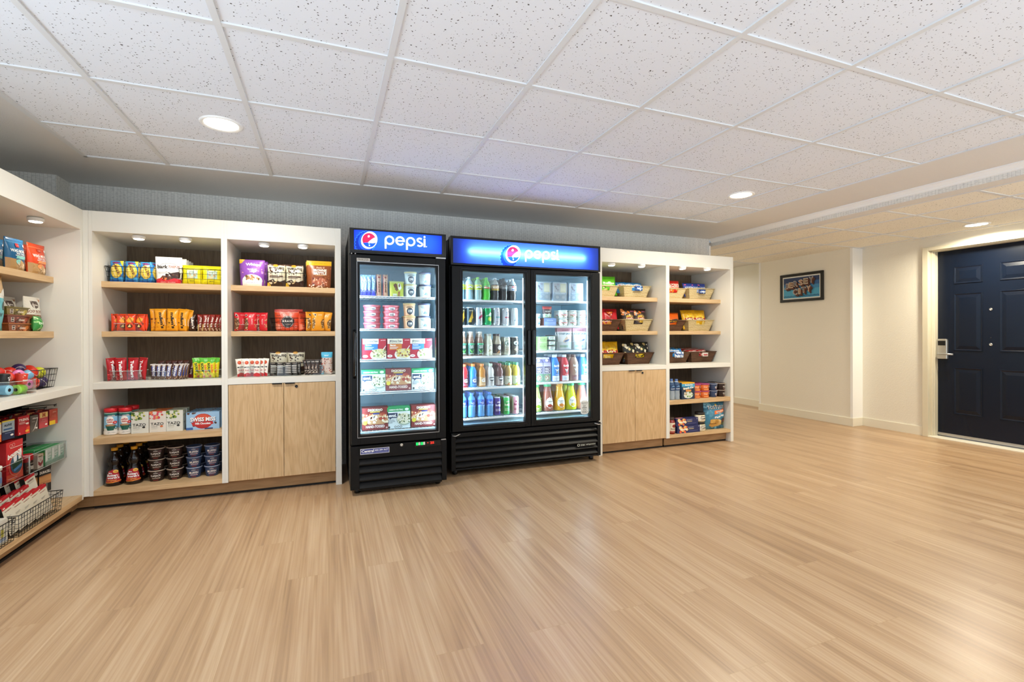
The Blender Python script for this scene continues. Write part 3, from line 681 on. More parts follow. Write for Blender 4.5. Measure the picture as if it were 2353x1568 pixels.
    gp = wb(gr, 'grille_frame', 'black_coat', u, u, .002)
    hgt = (gz1-gz0)/m
    for j in range(m):
        z = gz0+j*hgt
        s = MB().prism([(0, 0), (1, 0), (1, 1), (0, 1)], 0, 1); A = MB()
        A.add([(gx0+.001, yf+.03, z+hgt), (gx1-.001, yf+.03, z+hgt), (gx1-.001, yf+.002, z+hgt*.30), (gx0+.001, yf+.002, z+hgt*.30), (gx0+.001, yf+.004, z+hgt*.14), (gx1-.001, yf+.004, z+hgt*.14), (gx0+.001, yf+.032, z+hgt*.8), (gx1-.001, yf+.032, z+hgt*.8)],
              [(0, 1, 2, 3), (3, 2, 5, 4), (4, 5, 7, 6), (6, 7, 1, 0), (0, 3, 4, 6), (1, 7, 5, 2)], 'fff')
        A.xf(Matrix.Translation(-Vector(u.location))); A.build('slat', 'black_coat', gp)
    for x in (X0+.05, X1-.05):
        for y in (yf+.09, yb-.08): wb(MB().lathe([(.018, 0), (.022, .006), (.022, zbase)], 12, 'fff', x, y), 'foot', 'black_gloss', u, u)
    return u, DO
FZ, fz_doors = cooler('display_freezer', 'narrow black single-door glass freezer with a blue lit sign', .146, .834, 3.52, 4.30, 1.893, 1.717, (.363, 1.707), (.431, 1.64),
    [(.214, .757)], [(.152, .828)], [(1.425, 1.186, .961, .722, .437)], (.176, .803, 1.742, 1.884, ('1846e0', .165, .50, .43, .336, .33, .47), [(.21, .77, 1.79), (.21, .77, 1.84)], 'tube_soft'), (4, .035, .262, .206, .798), .045, .066)
DC, dc_doors = cooler('display_cooler', 'wide black two-door glass drinks cooler with a blue lit sign', .915, 2.287, 3.70, 4.43, 1.927, 1.697, (.362, 1.688), (.405, 1.65),
    [(1.013, 1.555), (1.655, 2.183)], [(.922, 1.6025), (1.6065, 2.281)], [(1.428, 1.214, .96, .70, .45), (1.436, 1.215, .995, .718, .456)],
    (.934, 2.268, 1.712, 1.908, ('3560e6', .385, .5, .37, .466, .36, .36), [(1.07, 2.13, 1.812)], 'tube'), (5, .062, .318, .95, 2.255), .05, .026)
def on(u, mb, name, mat, parent=None): mb.xf(Matrix.Translation(-Vector(u.location))); return mb.build(name, mat, parent or u)
# freezer: handle, plate, lock, sticker, controls, hinges
on(FZ, MB().tube([(.176, 3.521, 1.17), (.176, 3.497, 1.15), (.176, 3.492, 1.0), (.176, 3.497, .86), (.176, 3.521, .84)], .011, 10), 'handle', 'black_gloss', fz_doors[0])
s = MB().box(.194, .283, 3.5155, 3.519, 1.661, 1.682, 'b9b6ae'); draw(s, [('t', '2a2a28', 'FREEZER', .5, .5, .62, .86)], .089, .021, lambda x, z, e: (x+.2385, 3.5155-e, z+1.661)); on(FZ, s, 'name_plate', 'card', fz_doors[0])
on(FZ, MB().lathe([(.011, 0), (.011, .003), (.008, .004), (.003, .004), (.002, .002)], 16).xf(Matrix.Translation((.5, 3.524, .337)) @ Matrix.Rotation(PI/2, 4, 'X')), 'key_lock', 'nickel')
s = MB().box(.213, .413, 3.5225, 3.5245, .291, .331, 'd8d8e0')
draw(s, [('r', '1b2c7c', .02, .09, .98, .91), ('t', 'ffffff', 'Central', .25, .58, .46, .42, {'bold': .03}), ('r', 'c8cce8', .47, .15, .477, .85), ('t', 'f4f4ff', '800-289-3637', .73, .62, .3, .46, {'bold': .02}), ('r', 'aab0dd', .5, .24, .95, .32), ('r', 'aab0dd', .05, .17, .44, .25)], .2, .04, lambda x, z, e: (x+.313, 3.5225-e, z+.291))
on(FZ, s, 'sticker', 'card')
cp = on(FZ, MB().box(.594, .786, 3.518, 3.526, .312, .352), 'control_panel', 'black_gloss')
for x in (.604, .639): on(FZ, MB().box(x, x+.015, 3.514, 3.519, .326, .346), 'rocker_switch', 'switch_green', cp)
for x in (.621, .656): on(FZ, MB().box(x, x+.014, 3.515, 3.519, .326, .347, 'dcdcd2'), 'switch_label', 'card', cp)
s = MB().box(.678, .745, 3.515, 3.519, .324, .350, '1c0b0b'); on(FZ, s, 'display', 'plastic', cp)
s = MB(); draw(s, [('t', 'f22', '-', .18, .55, .1, .14), ('t', 'f22', '25', .66, .5, .62, .42)], .067, .026, lambda x, z, e: (x+.7115, 3.515-e, z+.324)); on(FZ, s, 'digits', 'display_red', cp)
on(FZ, MB().box(.756, .83, 3.513, 3.53, 1.7075, 1.7165).box(.79, .826, 3.511, 3.53, .351, .358), 'hinge', 'steel')
for x in (.16, .185): on(FZ, MB().lathe([(.005, 0), (.004, .003), (.001, .003)], 10).xf(Matrix.Translation((x, 3.52, 1.712)) @ Matrix.Rotation(PI/2, 4, 'X')), 'screw', 'steel')
# cooler: handles, hinges, badge, thermometer tag
for k, x in enumerate((1.585, 1.624)):
    on(DC, MB().box(x-.012, x+.012, 3.676, 3.699, .878, 1.178), 'handle', 'black_gloss', dc_doors[k]).modifiers.new('bevel', 'BEVEL').width = .006
for x, sx in ((.925, 1), (2.277, -1)):
    on(DC, MB().tube([(x-sx*.006, 3.70, .340), (x-sx*.006, 3.688, .336), (x+sx*.02, 3.685, .332), (x+sx*.06, 3.692, .345)], .004, 8), 'hinge', 'steel')
s = MB(); draw(s, [('r', '0a0a0a', 0, 0, 1, 1), ('o', 'c9cfc4', .08, .5, .07, .36, .3), ('t', 'c9cfc4', 'true', .3, .5, .5, .2), ('t', 'c9cfc4', 'refrigeration', .72, .5, .5, .5)], .19, .03, lambda x, z, e: (x+2.14, 3.7015-e, z+.145)); on(DC, s, 'badge', 'card')
tg = [('e', 'dfe3e0', .5, .86, .47, .13), ('r', 'dfe3e0', .03, .14, .97, .86), ('e', 'dfe3e0', .5, .14, .47, .13)]
tg += [('t', '2a2a2a', 'BALANCE', .5, .80, .075, .74), ('t', '555', 'WHAT YOU', .5, .70, .04, .5), ('t', '2a2a2a', 'EAT', .5, .59, .085), ('t', '2a2a2a', 'DRINK', .5, .47, .085), ('t', '2a2a2a', '& DO', .5, .34, .075), ('o', '2a2a2a', .3, .18, .13, .07, .25), ('o', '2a2a2a', .5, .18, .12, .07, .25), ('o', '2a2a2a', .7, .18, .13, .07, .25)]
s = MB(); draw(s, tg, .083, .128, lambda x, z, e: (x+2.125, 3.708-e, z+.427)); on(DC, s, 'window_sticker', 'card', dc_doors[1])
# ------------------------------------------------------------------ packaging builders (front faces -Y, base at z = 0)
def zone(base, v):
    if not isinstance(base, list): return base
    for lim, c in base:
        if v <= lim: return c
    return base[-1][1]
def bag(W, H, D, base, art=(), kind='stand', seed=1, back=None, name='pouch', mat='film', rough=.1, nx=10, ny=12, parent=None):
    """stand: stand-up pouch, pillow: sealed at both ends"""
    rr = random.Random(seed); ph = [rr.uniform(0, 6.28) for _ in range(4)]; t0 = .0012
    def th(x, z):
        u = max(-1, min(1, 2*x/W)); v = max(0, min(1, z/H))
        if kind == 'stand':
            f = max(0, 1-abs(u)**2.6)**.6
            g = 1 if v < .5 else max(0, 1-((v-.5)/.44))**.75 if v < .94 else 0
            if v < .05: g = .75+v*5
        elif kind == 'flat':
            f = max(0, 1-abs(u)**4)**.5; g = 1 if .05 < v < .95 else .4
        else:
            f = max(0, 1-abs(u)**2.4)**.6; q = (v-.06)/.88; g = max(0, math.sin(PI*max(0, min(1, q))))**.55
        w = 1+rough*(math.sin(7*u+ph[0]+5*v)*math.sin(9*v+ph[1])+.5*math.sin(17*u+ph[2])*math.sin(15*v+ph[3]))
        return t0+D/2*f*g*w
    def sx(z):
        v = z/H
        return (1-.06*math.sin(PI*min(1, max(0, v)))) if kind == 'pillow' else .91+.09*min(1, v/.9)
    mb = MB(); vs = []
    for sgn in (-1, 1):
        for j in range(ny+1):
            for i in range(nx+1):
                x = -W/2+W*i/nx; z = H*j/ny; vs.append((x*sx(z), sgn*th(x, z), z))
    mb.v = vs; st_ = (nx+1)*(ny+1)
    idx = lambda s, i, j: s*st_+j*(nx+1)+i
    for j in range(ny):
        c = hx(zone(base, (j+.5)/ny)); cb = hx(zone(back or base, (j+.5)/ny))
        for i in range(nx):
            mb.f.append([idx(0, i, j), idx(0, i+1, j), idx(0, i+1, j+1), idx(0, i, j+1)]); mb.c.append(c); mb.sm.append(True)
            mb.f.append([idx(1, i, j), idx(1, i, j+1), idx(1, i+1, j+1), idx(1, i+1, j)]); mb.c.append(cb); mb.sm.append(True)
        mb.f.append([idx(0, 0, j), idx(0, 0, j+1), idx(1, 0, j+1), idx(1, 0, j)]); mb.f.append([idx(0, nx, j), idx(1, nx, j), idx(1, nx, j+1), idx(0, nx, j+1)]); mb.c += [c, c]; mb.sm += [True, True]
    for i in range(nx):
        for j, q in ((0, 1), (ny, 0)):
            f = [idx(0, i, j), idx(1, i, j), idx(1, i+1, j), idx(0, i+1, j)]; mb.f.append(f if q else f[::-1]); mb.c.append(hx(zone(base, j/ny))); mb.sm.append(False)
    # artwork sits on the same facets as the grid
    def surf(x, z, e):
        fx = (x+W/2)/W*nx; fz = z/H*ny; i = min(nx-1, max(0, int(fx))); j = min(ny-1, max(0, int(fz))); a, b = fx-i, fz-j
        P = [th(-W/2+W*(i+p)/nx, H*(j+q)/ny) for p, q in ((0, 0), (1, 0), (0, 1), (1, 1))]
        t = P[0]*(1-a)*(1-b)+P[1]*a*(1-b)+P[2]*(1-a)*b+P[3]*a*b
        return (x*sx(z), -t-e-.0004, z)
    draw(mb, art, W, H, surf, W/nx+1e-7, H/ny+1e-7, e0=.0006)
    return mb.build(name, mat, parent)
def carton(W, H, D, front, art=(), side=None, top=None, name='box', sart=(), tart=(), mat='card', bevel=0):
    mb = MB(); s = side or front; t = top or s
    vs = [(x, y, z) for z in (0, H) for y in (-D/2, D/2) for x in (-W/2, W/2)]
    for f, c in (((0, 2, 3, 1), s), ((4, 5, 7, 6), t), ((0, 1, 5, 4), front), ((2, 6, 7, 3), front), ((0, 4, 6, 2), s), ((1, 3, 7, 5), s)): mb.add([vs[i] for i in f], [(0, 1, 2, 3)], c)
    draw(mb, art, W, H, flat(-D/2))
    if sart:
        draw(mb, sart, D, H, lambda x, z, e: (-W/2-e, -x, z)); draw(mb, sart, D, H, lambda x, z, e: (W/2+e, x, z))
    if tart: draw(mb, tart, W, D, lambda x, z, e: (x, z-D/2, H+e))
    return mb.build(name, mat)
def prof_r(prof):
    def rf(z):
        if z is None: return max(r for r, _ in prof)
        for (r0, z0), (r1, z1) in zip(prof, prof[1:]):
            if z0 <= z <= z1 and z1 > z0: return r0+(r1-r0)*(z-z0)/(z1-z0)
        return prof[-1][0] if z > prof[-1][1] else prof[0][0]
    return rf
def cyl_art(mb, art, prof, W, H, z0, zsplit=0, e0=.0006): draw(mb, art, W, H, cyl(prof_r(prof)), prof_r(prof)(None)*.3, zsplit, e0, z0)
def tub(prof, col, art, aw, az, lid=None, name='tub', lidname='lid', mat='plastic', seg=24, label=None):
    """lathe cup with printed art; lid = (profile, colour) as a child"""
    r = thing(name, '', 'x') if lid else None
    mb = MB().lathe(prof, seg, col); cyl_art(mb, art, prof, aw, az[1]-az[0], az[0], .01)
    o = mb.build('cup' if lid else name, mat, r)
    if lid: MB().lathe(lid[0], seg, lid[1]).build(lidname, mat, r)
    return r or o
def bottle(prof, col, cap, lab=None, name='bottle', seg=20, mat='liquid', capmat='plastic', ribs=0):
    """prof body; cap=(r,z0,z1,col); lab=(z0,z1,bandcol,art,width)"""
    r = thing(name, '', 'x'); MB().lathe(prof, seg, col).build('body', mat, r)
    cr, c0, c1, cc = cap
    MB().lathe([(cr*.96, c0), (cr, c0+.001), (cr, c1-.002), (cr*.9, c1)], 16, cc).build('cap', capmat, r)
    if lab:
        z0, z1, bc, art, aw = lab; rf = prof_r(prof); mb = MB()
        zs = sorted({z0, z1} | {z for _, z in prof if z0 < z < z1})
        P = [(rf(z)+.0007, z) for z in zs]
        if bc: mb.lathe(P, seg, bc, cap=False)
        cyl_art(mb, art, P, aw, z1-z0, z0, .012, .0004); mb.build('label', 'plastic' if mat != 'card' else mat, r)
    return r
def can(R, H, col, art, name='drink_can', aw=None, slim=True):
    pr = [(R*.78, 0), (R*.9, .004), (R, .012), (R, H-.016), (R*.86, H-.005), (R*.86, H)]
    cols = ['c4c8cc', col, col, col, 'd0d4d8']
    r = thing(name, '', 'x'); mb = MB().lathe(pr, 24, cols); cyl_art(mb, art, pr, aw or R*2.6, H-.03, .014); mb.build('body', 'can', r)
    m = MB().lathe([(R*.86, H-.0005), (R*.84, H+.002), (R*.80, H+.002), (R*.78, H-.003), (.001, H-.003)], 20, 'd6dade'); m.box(-R*.2, R*.2, -R*.45, R*.1, H-.003, H-.0012, 'eceff2'); m.build('lid', 'can', r)
    return r
def wire_basket(W, D, H, name='wire_basket', nx=6, nz=3, mat='black_wire', flare=1.12, ny=None, handles=True):
    """open wire basket, rim wider than base"""
    r = thing(name, '', 'x'); b = (W/2/flare, D/2/flare); t = (W/2, D/2); ny = ny or max(3, int(nx*D/W))
    P = lambda k: [(-b[0]-(t[0]-b[0])*k, -b[1]-(t[1]-b[1])*k), (b[0]+(t[0]-b[0])*k, -b[1]-(t[1]-b[1])*k), (b[0]+(t[0]-b[0])*k, b[1]+(t[1]-b[1])*k), (-b[0]-(t[0]-b[0])*k, b[1]+(t[1]-b[1])*k)]
    mb = MB().tube([(x, y, H) for x, y in P(1)], .0026, 6, '111', True); mb.build('rim', mat, r)
    m = MB()
    for j in range(nz): m.tube([(x, y, H*j/nz+.002) for x, y in P(j/nz)], .0013, 5, '111', True)
    for i in range(nx+1):
        f = -1+2*i/nx
        m.tube([(t[0]*f, -t[1], H), (b[0]*f, -b[1], .002), (b[0]*f, b[1], .002), (t[0]*f, t[1], H)], .0013, 5)
    for i in range(ny+1):
        f = -1+2*i/ny
        m.tube([(-t[0], t[1]*f, H), (-b[0], b[1]*f, .002), (b[0], b[1]*f, .002), (t[0], t[1]*f, H)], .0013, 5)
    m.build('mesh', mat, r)
    return r
def wicker_basket(W, D, H, mat, art=()):
    """woven tapered basket with a hand slot in the front"""
    r = thing('woven_basket', '', 'x'); k = .80; T = .006
    def wall(x0, x1, z0, z1, s):              # strip of the front wall between fractions
        A = []
        for z in (z0, z1):
            f = k+(1-k)*z/H
            for x in (x0, x1): A.append((x*W/2*f, -D/2*f, z))
        B = [(x, y+T, z) for x, y, z in A]
        s.add(A+B, [(0, 1, 3, 2), (4, 6, 7, 5), (0, 2, 6, 4), (1, 5, 7, 3), (2, 3, 7, 6), (0, 4, 5, 1)], 'fff')
    mb = MB(); sl = .36; h0, h1 = H*.60, H*.93
    wall(-1, 1, 0, h0, mb); wall(-1, -sl, h0, H, mb); wall(sl, 1, h0, H, mb); wall(-sl, sl, h1, H, mb)
    bk = MB(); wall(-1, 1, 0, H, bk); bk.xf(Matrix.Rotation(PI, 4, 'Z')); o = len(mb.v); mb.v += bk.v; mb.f += [[i+o for i in f] for f in bk.f]; mb.c += bk.c; mb.sm += bk.sm
    for s in (-1, 1):
        A = []
        for z in (0, H):
            f = k+(1-k)*z/H
            for y in (-1, 1): A.append((s*W/2*f, y*D/2*f, z))
        B = [(x-s*T, y, z) for x, y, z in A]; mb.add(A+B, [(0, 1, 3, 2), (4, 6, 7, 5), (2, 3, 7, 6), (0, 2, 6, 4), (1, 5, 7, 3)], 'fff')
    mb.box(-W/2*k, W/2*k, -D/2*k, D/2*k, 0, .005); mb.build('basket_body', mat, r)
    rim = MB().tube([(-W/2, -D/2, H), (W/2, -D/2, H), (W/2, D/2, H), (-W/2, D/2, H)], .0055, 8, 'fff', True); rim.build('rim', mat, r)
    return r
def acrylic_bin(W, D, H, name='acrylic_bin', seg=28):
    """clear half-round tub, curved front"""
    mb = MB(); n = seg//2; out = [(-W/2, D/2)]+[(-W/2*math.cos(PI*i/n), D/2-D*math.sin(PI*i/n)**.8) for i in range(1, n)]+[(W/2, D/2)]
    out = [(W/2*math.sin(2*PI*i/seg)*(1 if abs(math.sin(2*PI*i/seg)) < .99 else 1), -D/2*math.cos(2*PI*i/seg)) for i in range(seg)]
    m = len(out); inn = [(x*(1-.005/W*2), y*(1-.005/D*2)) for x, y in out]
    for P, Q, z0, z1, fl in ((out, out, 0, H, 0), (inn, inn, .003, H, 1)):
        A = [(x, y, z0) for x, y in P]+[(x, y, z1) for x, y in Q]; fs = [(i, (i+1) % m, (i+1) % m+m, i+m) for i in range(m)]
        mb.add(A, [f[::-1] for f in fs] if fl else fs, 'fff', True)
    A = [(x, y, H) for x, y in out]+[(x, y, H) for x, y in inn]; mb.add(A, [(i, (i+1) % m, (i+1) % m+m, i+m) for i in range(m)], 'fff')
    mb.add([(x, y, .0) for x, y in out], [tuple(range(m))[::-1]], 'fff'); mb.add([(x, y, .003) for x, y in inn], [tuple(range(m))], 'fff')
    r = thing(name, '', 'x'); mb.build('tub', 'clear', r); MB().tube([(x*.995, y*.995, H) for x, y in out], .0014, 5, 'fff', True).tube([(x*.995, y*.995, .002) for x, y in out], .0013, 5, 'fff', True).build('edge_highlight', 'highlight_pale', r); return r  # rim tubes draw the tub's edge highlights in pale colour
def acrylic_tray(W, D, H, T=.003, name='acrylic_tray', div=()):
    mb = MB().box(-W/2, W/2, -D/2, D/2, 0, T).box(-W/2, W/2, -D/2, -D/2+T, T, H).box(-W/2, W/2, D/2-T, D/2, T, H).box(-W/2, -W/2+T, -D/2+T, D/2-T, T, H).box(W/2-T, W/2, -D/2+T, D/2-T, T, H)
    for d in div: mb.box(d-T/2, d+T/2, -D/2+T, D/2-T, T, H)
    r = thing(name, '', 'x'); mb.build('tray_body', 'clear', r); E = MB(); a, b = W/2-T/2, D/2-T/2
    E.tube([(-a, -b, H), (a, -b, H), (a, b, H), (-a, b, H)], .0013, 5, 'fff', True).tube([(-a, -b, T), (a, -b, T)], .0013, 5)
    for x in (-a, a): E.tube([(x, -b, T), (x, -b, H)], .0013, 5)
    E.build('edge_highlight', 'highlight_pale', r); return r  # pale tubes added as painted highlights along the tray edges
ZS1, ZS2, ZCN, ZLW, ZBS = 1.5082, 1.1692, .8322, .4742, .1302
def row(P, spans, vb, y, z, labels, cat, group=None, rz=None, dy=None, sc=None, vt=None):
    """stand copies of one prototype side by side; spans are (left, right) of each in the photograph's measure"""
    for k, (a, b) in enumerate(spans):
        yy = y+(dy[k] if dy else 0); c, w, _ = meas(a, b, vb-10, vb, yy)
        P.put((c, yy, z), labels[k], cat, group, rz=rz[k] if rz else 0, sc=sc[k] if sc else 1)
def Q(o, k): return lambda *p: [(o[0]+x/k) for x in p]
# ------------------------------------------------------------------ unit A (beside the corner), top shelf
A = Q((190, 0), 3.921)
def S(a, b): return A(a, b)
y = 4.035
# basket of blue snack bags
c, w, h = meas(*A(205, 650), 611, 646.5, y); wd = .17
bk = Proto(wire_basket(w, wd, h, nx=9, nz=3)); bk.put((c, y+wd/2-.01, ZS1), 'black wire basket holding blue and yellow snack bags', 'basket')
W1, H1 = w*.272, h*1.36
a1 = [('p', '3fa0d8', [(0, .3), (0, 0), (1, 0), (1, .3), (.6, .12), (.3, .14)]), ('r', '1c5fb4', 0, 0, 1, .1), ('e', 'f0d24a', .52, .5, .44, .34), ('p', '8a3f7a', [(.1, .93), (.5, .84), (.85, .9), (.5, .96)]), ('t', '6a1a3a', 'Snack', .52, .62, .17, .68, {'rot': -68}), ('t', '6a1a3a', 'BITES', .68, .5, .16, .58, {'rot': -68}), ('t', 'fff3c0', 'Fries', .4, .42, .14, .5, {'rot': -68}), ('p', 'f2d93c', [(.72, 1), (1, 1), (1, .72)])]
sb = Proto(bag(W1, H1, .045, [(.16, '1f6fc0'), (.8, '2d86cf'), (1, '3aa0dc')], a1, 'pillow', 3, name='snack_bag'))
for k, n in enumerate(('left', 'middle', 'right')):
    sb.put((c-w*.315+k*w*.30, y+.032+.004*k, ZS1+.006), f'blue and yellow snack bag, {n} one at the front of the wire basket', 'snack bag', 'blue snack bags', rx=-.06)
for k in range(3): sb.put((c-w*.28+k*w*.3, y+.085, ZS1+.006), f'blue snack bag in the second row of the wire basket, {("left", "middle", "right")[k]}', 'snack bag', 'blue snack bags', rx=-.05)
sb.put((c+w*.435, y+.06, ZS1+.006), 'blue and yellow snack bag turned sideways at the right end of the basket', 'snack bag', 'blue snack bags', rz=1.1)
# white chocolate pouch
c, w, h = meas(*A(652, 893), 587.6, 649, y)
a1 = [('r', 'cfd0ce', 0, .87, 1, .885), ('e', '6a6a6a', .5, .93, .02, .012), ('o', '3c3c3c', .52, .60, .38, .17, .05), ('r', 'f1f0ec', .1, .42, .95, .55), ('t', '2a211d', 'bark', .29, .625, .15, .42, {'bold': .03}), ('t', 'a05a3c', 'THINS', .72, .625, .105, .44), ('r', '888', .12, .385, .42, .395), ('r', '999', .12, .355, .34, .362), ('p', '3a231b', [(.5, .42), (.62, .38), (.9, .45), (.98, .40), (.95, .2), (.72, .18), (.6, .30)]), ('p', '4e3022', [(.2, .2), (.3, .29), (.6, .27), (.78, .18), (.5, .12), (.25, .14)]), ('n', ['5a3626', '2e1b14', '7a4a2e'], .25, .14, .9, .34, 16, .05, 4), ('p', 'c8252f', [(0, 0), (1, 0), (1, .17), (.75, .2), (.5, .12), (.2, .19), (0, .15)]), ('n', ['d96a3a', 'e0813a'], .2, .14, .5, .2, 5, .05, 6), ('t', 'fff', 'snacking chocolate', .5, .05, .03, .6)]
bp = Proto(bag(w, h, .05, 'f1f0ec', a1, 'stand', 5, name='chocolate_pouch'))
bp.put((c, y+.012, ZS1), 'white pouch with a red base and dark chocolate pieces, front one', 'pouch', 'white chocolate pouches')
for k in range(4): bp.put((c+.012, y+.075+k*.062, ZS1), f'white chocolate pouch, {ORD[k]} one behind the front pouch', 'pouch', 'white chocolate pouches')
# yellow bags in second basket
c, w, h = meas(*A(870, 1258), 616.4, 651, y)
bk2 = Proto(wire_basket(w, wd, h, nx=6, nz=3)); bk2.put((c, y+wd/2-.01, ZS1), 'black wire basket holding bright yellow snack bags', 'basket')
a1 = [('r', 'b7d8cf', .26, .28, .80, .72), ('r', 'dfeee4', .32, .5, .74, .68), ('n', ['e8d5a0', 'c9b184'], .34, .32, .74, .5, 9, .07, 2), ('t', '5a7a40', 'pop', .5, .60, .12), ('t', '9a8a10', 'crunchy', .5, .8, .07, .5), ('t', '3a5a50', 'NET WT', .5, .15, .04)]
yb = Proto(bag(w*.47, h*1.24, .05, 'ece01e', a1, 'pillow', 9, name='snack_bag'))
for k in range(2):
    yb.put((c-w*.225+k*w*.46, y+.03, ZS1+.006), f'bright yellow snack bag, front {("left", "right")[k]} in the second wire basket', 'snack bag', 'yellow snack bags', rx=-.05)
    yb.put((c-w*.2+k*w*.46, y+.085, ZS1+.006), f'bright yellow snack bag behind the front {("left", "right")[k]} yellow bag', 'snack bag', 'yellow snack bags', rx=-.05)
# ---- middle shelf
y = 4.05; V = 761
def clump(P, spans, vb, y, z, desc, cat, group, rzs=None, dys=None, rys=None, where=''):
    n = len(spans)
    for k, (a, b) in enumerate(spans):
        yy = y+(dys[k] if dys else 0); c, w, _ = meas(a, b, vb-10, vb, yy)
        pos = 'leftmost' if k == 0 else 'rightmost' if k == n-1 else ORD[k]+' from the left'
        P.put((c, yy, z), f'{desc}, {pos} {where}'.strip(), cat, group, rz=(rzs[k] if rzs else 0), ry=(rys[k] if rys else 0), rx=-.04)
c, w, h = meas(*A(383, 475), 722, 760, y)
a1 = [('p', 'ffb13a', [(.15, .6), (.5, .82), (.9, .72), (.8, .5), (.35, .48)]), ('t', '6b2a10', 'peanut', .55, .66, .14, .75, {'rot': -60}), ('t', '6b2a10', 'cups', .72, .58, .13, .42, {'rot': -60}), ('e', '5a2c17', .5, .28, .28, .12), ('e', '8a4a24', .5, .30, .2, .07), ('p', 'f7e9a0', [(.3, .22), (.55, .40), (.62, .22)]), ('r', 'c43310', 0, .9, 1, .93)]
P = Proto(bag(w*1.05, h*1.03, .035, 'ee4a22', a1, 'pillow', 4, name='candy_bag'))
clump(P, [A(*s) for s in ((280, 332), (330, 384), (383, 475), (476, 562), (520, 597))], V, y, ZS2+.003, 'orange red peanut candy bag', 'candy bag', 'orange candy bags', [.75, .5, .05, -.25, -.9], [.03, .01, -.012, .004, .03], None, 'in the clear bin')
b1, w1, _ = meas(*A(268, 600), 750, 761, y+.04); bn = Proto(acrylic_bin(w1, .12, .055)); bn.put((b1, y+.04, ZS2), 'clear curved acrylic bin of orange red candy bags', 'bin')
c, w, h = meas(*A(748, 850), 709, 760, y)
a1 = [('t', '2c1a0c', "m&m's", .58, .47, .3, .72, {'rot': -84, 'bold': .05}), ('n', ['e0982a', 'd98a1c', '7a4a1a'], .05, .15, .3, .6, 8, .10, 3), ('r', 'c98a10', 0, .93, 1, .95), ('t', 'fff4d0', 'peanut', .86, .4, .12, .3, {'rot': -84})]
P = Proto(bag(w*1.05, h, .04, 'f2a51d', a1, 'pillow', 8, name='candy_bag'))
clump(P, [A(*s) for s in ((642, 700), (665, 752), (752, 858), (835, 938), (885, 968))], V, y, ZS2+.003, 'yellow candy bag with dark lettering', 'candy bag', 'yellow candy bags', [.5, .15, -.02, -.12, -.6], [.035, .004, -.014, .002, .04], [-.04, -.03, .03, .10, .2], 'on the middle shelf')
c, w, h = meas(*A(958, 1032), 721, 761, y)
P = Proto(bag(w, h, .035, '33190f', [('t', 'efe6da', "m&m's", .55, .5, .34, .75, {'rot': -85, 'bold': .04}), ('n', ['6a3a22', '4a2616'], .0, .1, .35, .5, 8, .13, 3)], 'pillow', 6, name='candy_bag'))
clump(P, [A(955, 1025), A(1000, 1060)], V, y+.02, ZS2+.003, 'dark brown candy bag with pale lettering', 'candy bag', 'dark brown candy bags', [.1, -.3], [0, .03], None, 'beside the yellow candy bags')
c, w, h = meas(*A(1040, 1085), 723, 761, y)
a1 = [('t', 'f0e4d8', 'kit bar', .5, .55, .42, .62, {'rot': 84, 'bold': .03}), ('r', 'c9a86a', .0, .0, .25, .4), ('n', ['8a5a3a', 'd8b89a', '5a2a1a'], .1, .05, .9, .45, 10, .16, 5)]
P = Proto(bag(w*1.05, h, .02, [(.25, '7c3a24'), (1, '8b2318')], a1, 'pillow', 12, name='candy_bar'))
clump(P, [A(*s) for s in ((1036, 1082), (1076, 1120), (1112, 1150), (1140, 1186), (1180, 1216), (1206, 1250))], V, y, ZS2+.003, 'red brown candy bar', 'candy bar', 'red brown candy bars', [.4, .2, .0, -.1, -.3, -.5], [.01, -.01, 0, -.012, 0, .012], [.0, .05, -.03, .04, .1, .12], 'right of the dark candy bags')
# ---- counter
y = 3.96; V = 873
c, w, h = meas(*A(305, 402), 822, 874, y)
a1 = [('t', 'ffffff', 'Twizzlers', .52, .5, .34, .74, {'rot': -86, 'bold': .045}), ('r', '7a0c14', 0, .94, 1, .96), ('n', ['e84a50', '8a0f18'], .0, .05, .25, .5, 8, .12, 3), ('o', 'f2d0d0', .5, .07, .12, .05, .25)]
P = Proto(bag(w*1.03, h*1.0, .035, 'b3131f', a1, 'pillow', 8, name='candy_bag'))
clump(P, [A(*s) for s in ((243, 300), (300, 402), (400, 500), (480, 578))], V, y, ZCN+.004, 'dark red licorice candy bag', 'candy bag', 'dark red licorice bags', [.8, .12, -.08, -.45], [.035, -.01, -.01, .02], [-.05, -.03, .02, .08], 'in the clear bin')
c, w1, _ = meas(*A(240, 590), 865, 875, y+.04); Proto(acrylic_bin(w1, .16, .07)).put((c, y+.045, ZCN), 'clear curved acrylic bin of dark red licorice bags', 'bin')
c, w, h = meas(*A(668, 716), 837, 871, y)
a1 = [('t', 'f4f1ee', 'SNICKERS', .5, .55, .5, .74, {'rot': 84, 'bold': .04}), ('r', '2b3f8a', .15, .2, .85, .84), ('t', 'f8f6f4', 'SNICKERS', .5, .53, .46, .62, {'rot': 84, 'bold': .04}), ('n', ['a98464', '7a5a40', 'd6c0a6'], .1, .02, .9, .2, 6, .15, 2), ('r', 'cfc5bd', 0, .92, 1, 1)]
P = Proto(bag(w*1.05, h*1.04, .02, '6b4a38', a1[2:] if False else a1, 'pillow', 5, name='candy_bar'))
clump(P, [A(*s) for s in ((622, 668), (665, 716), (708, 756), (752, 800), (802, 858), (850, 895), (880, 920), (905, 945))], V-2, y, ZCN+.004, 'brown nougat candy bar', 'candy bar', 'brown nougat bars', [.3, .2, .1, .0, -.1, -.25, -.4, -.5], [.025, .0, -.018, -.03, -.03, -.018, 0, .02], [-.06, -.04, -.02, .03, .09, .11, .12, .13], 'in the clear counter bin')
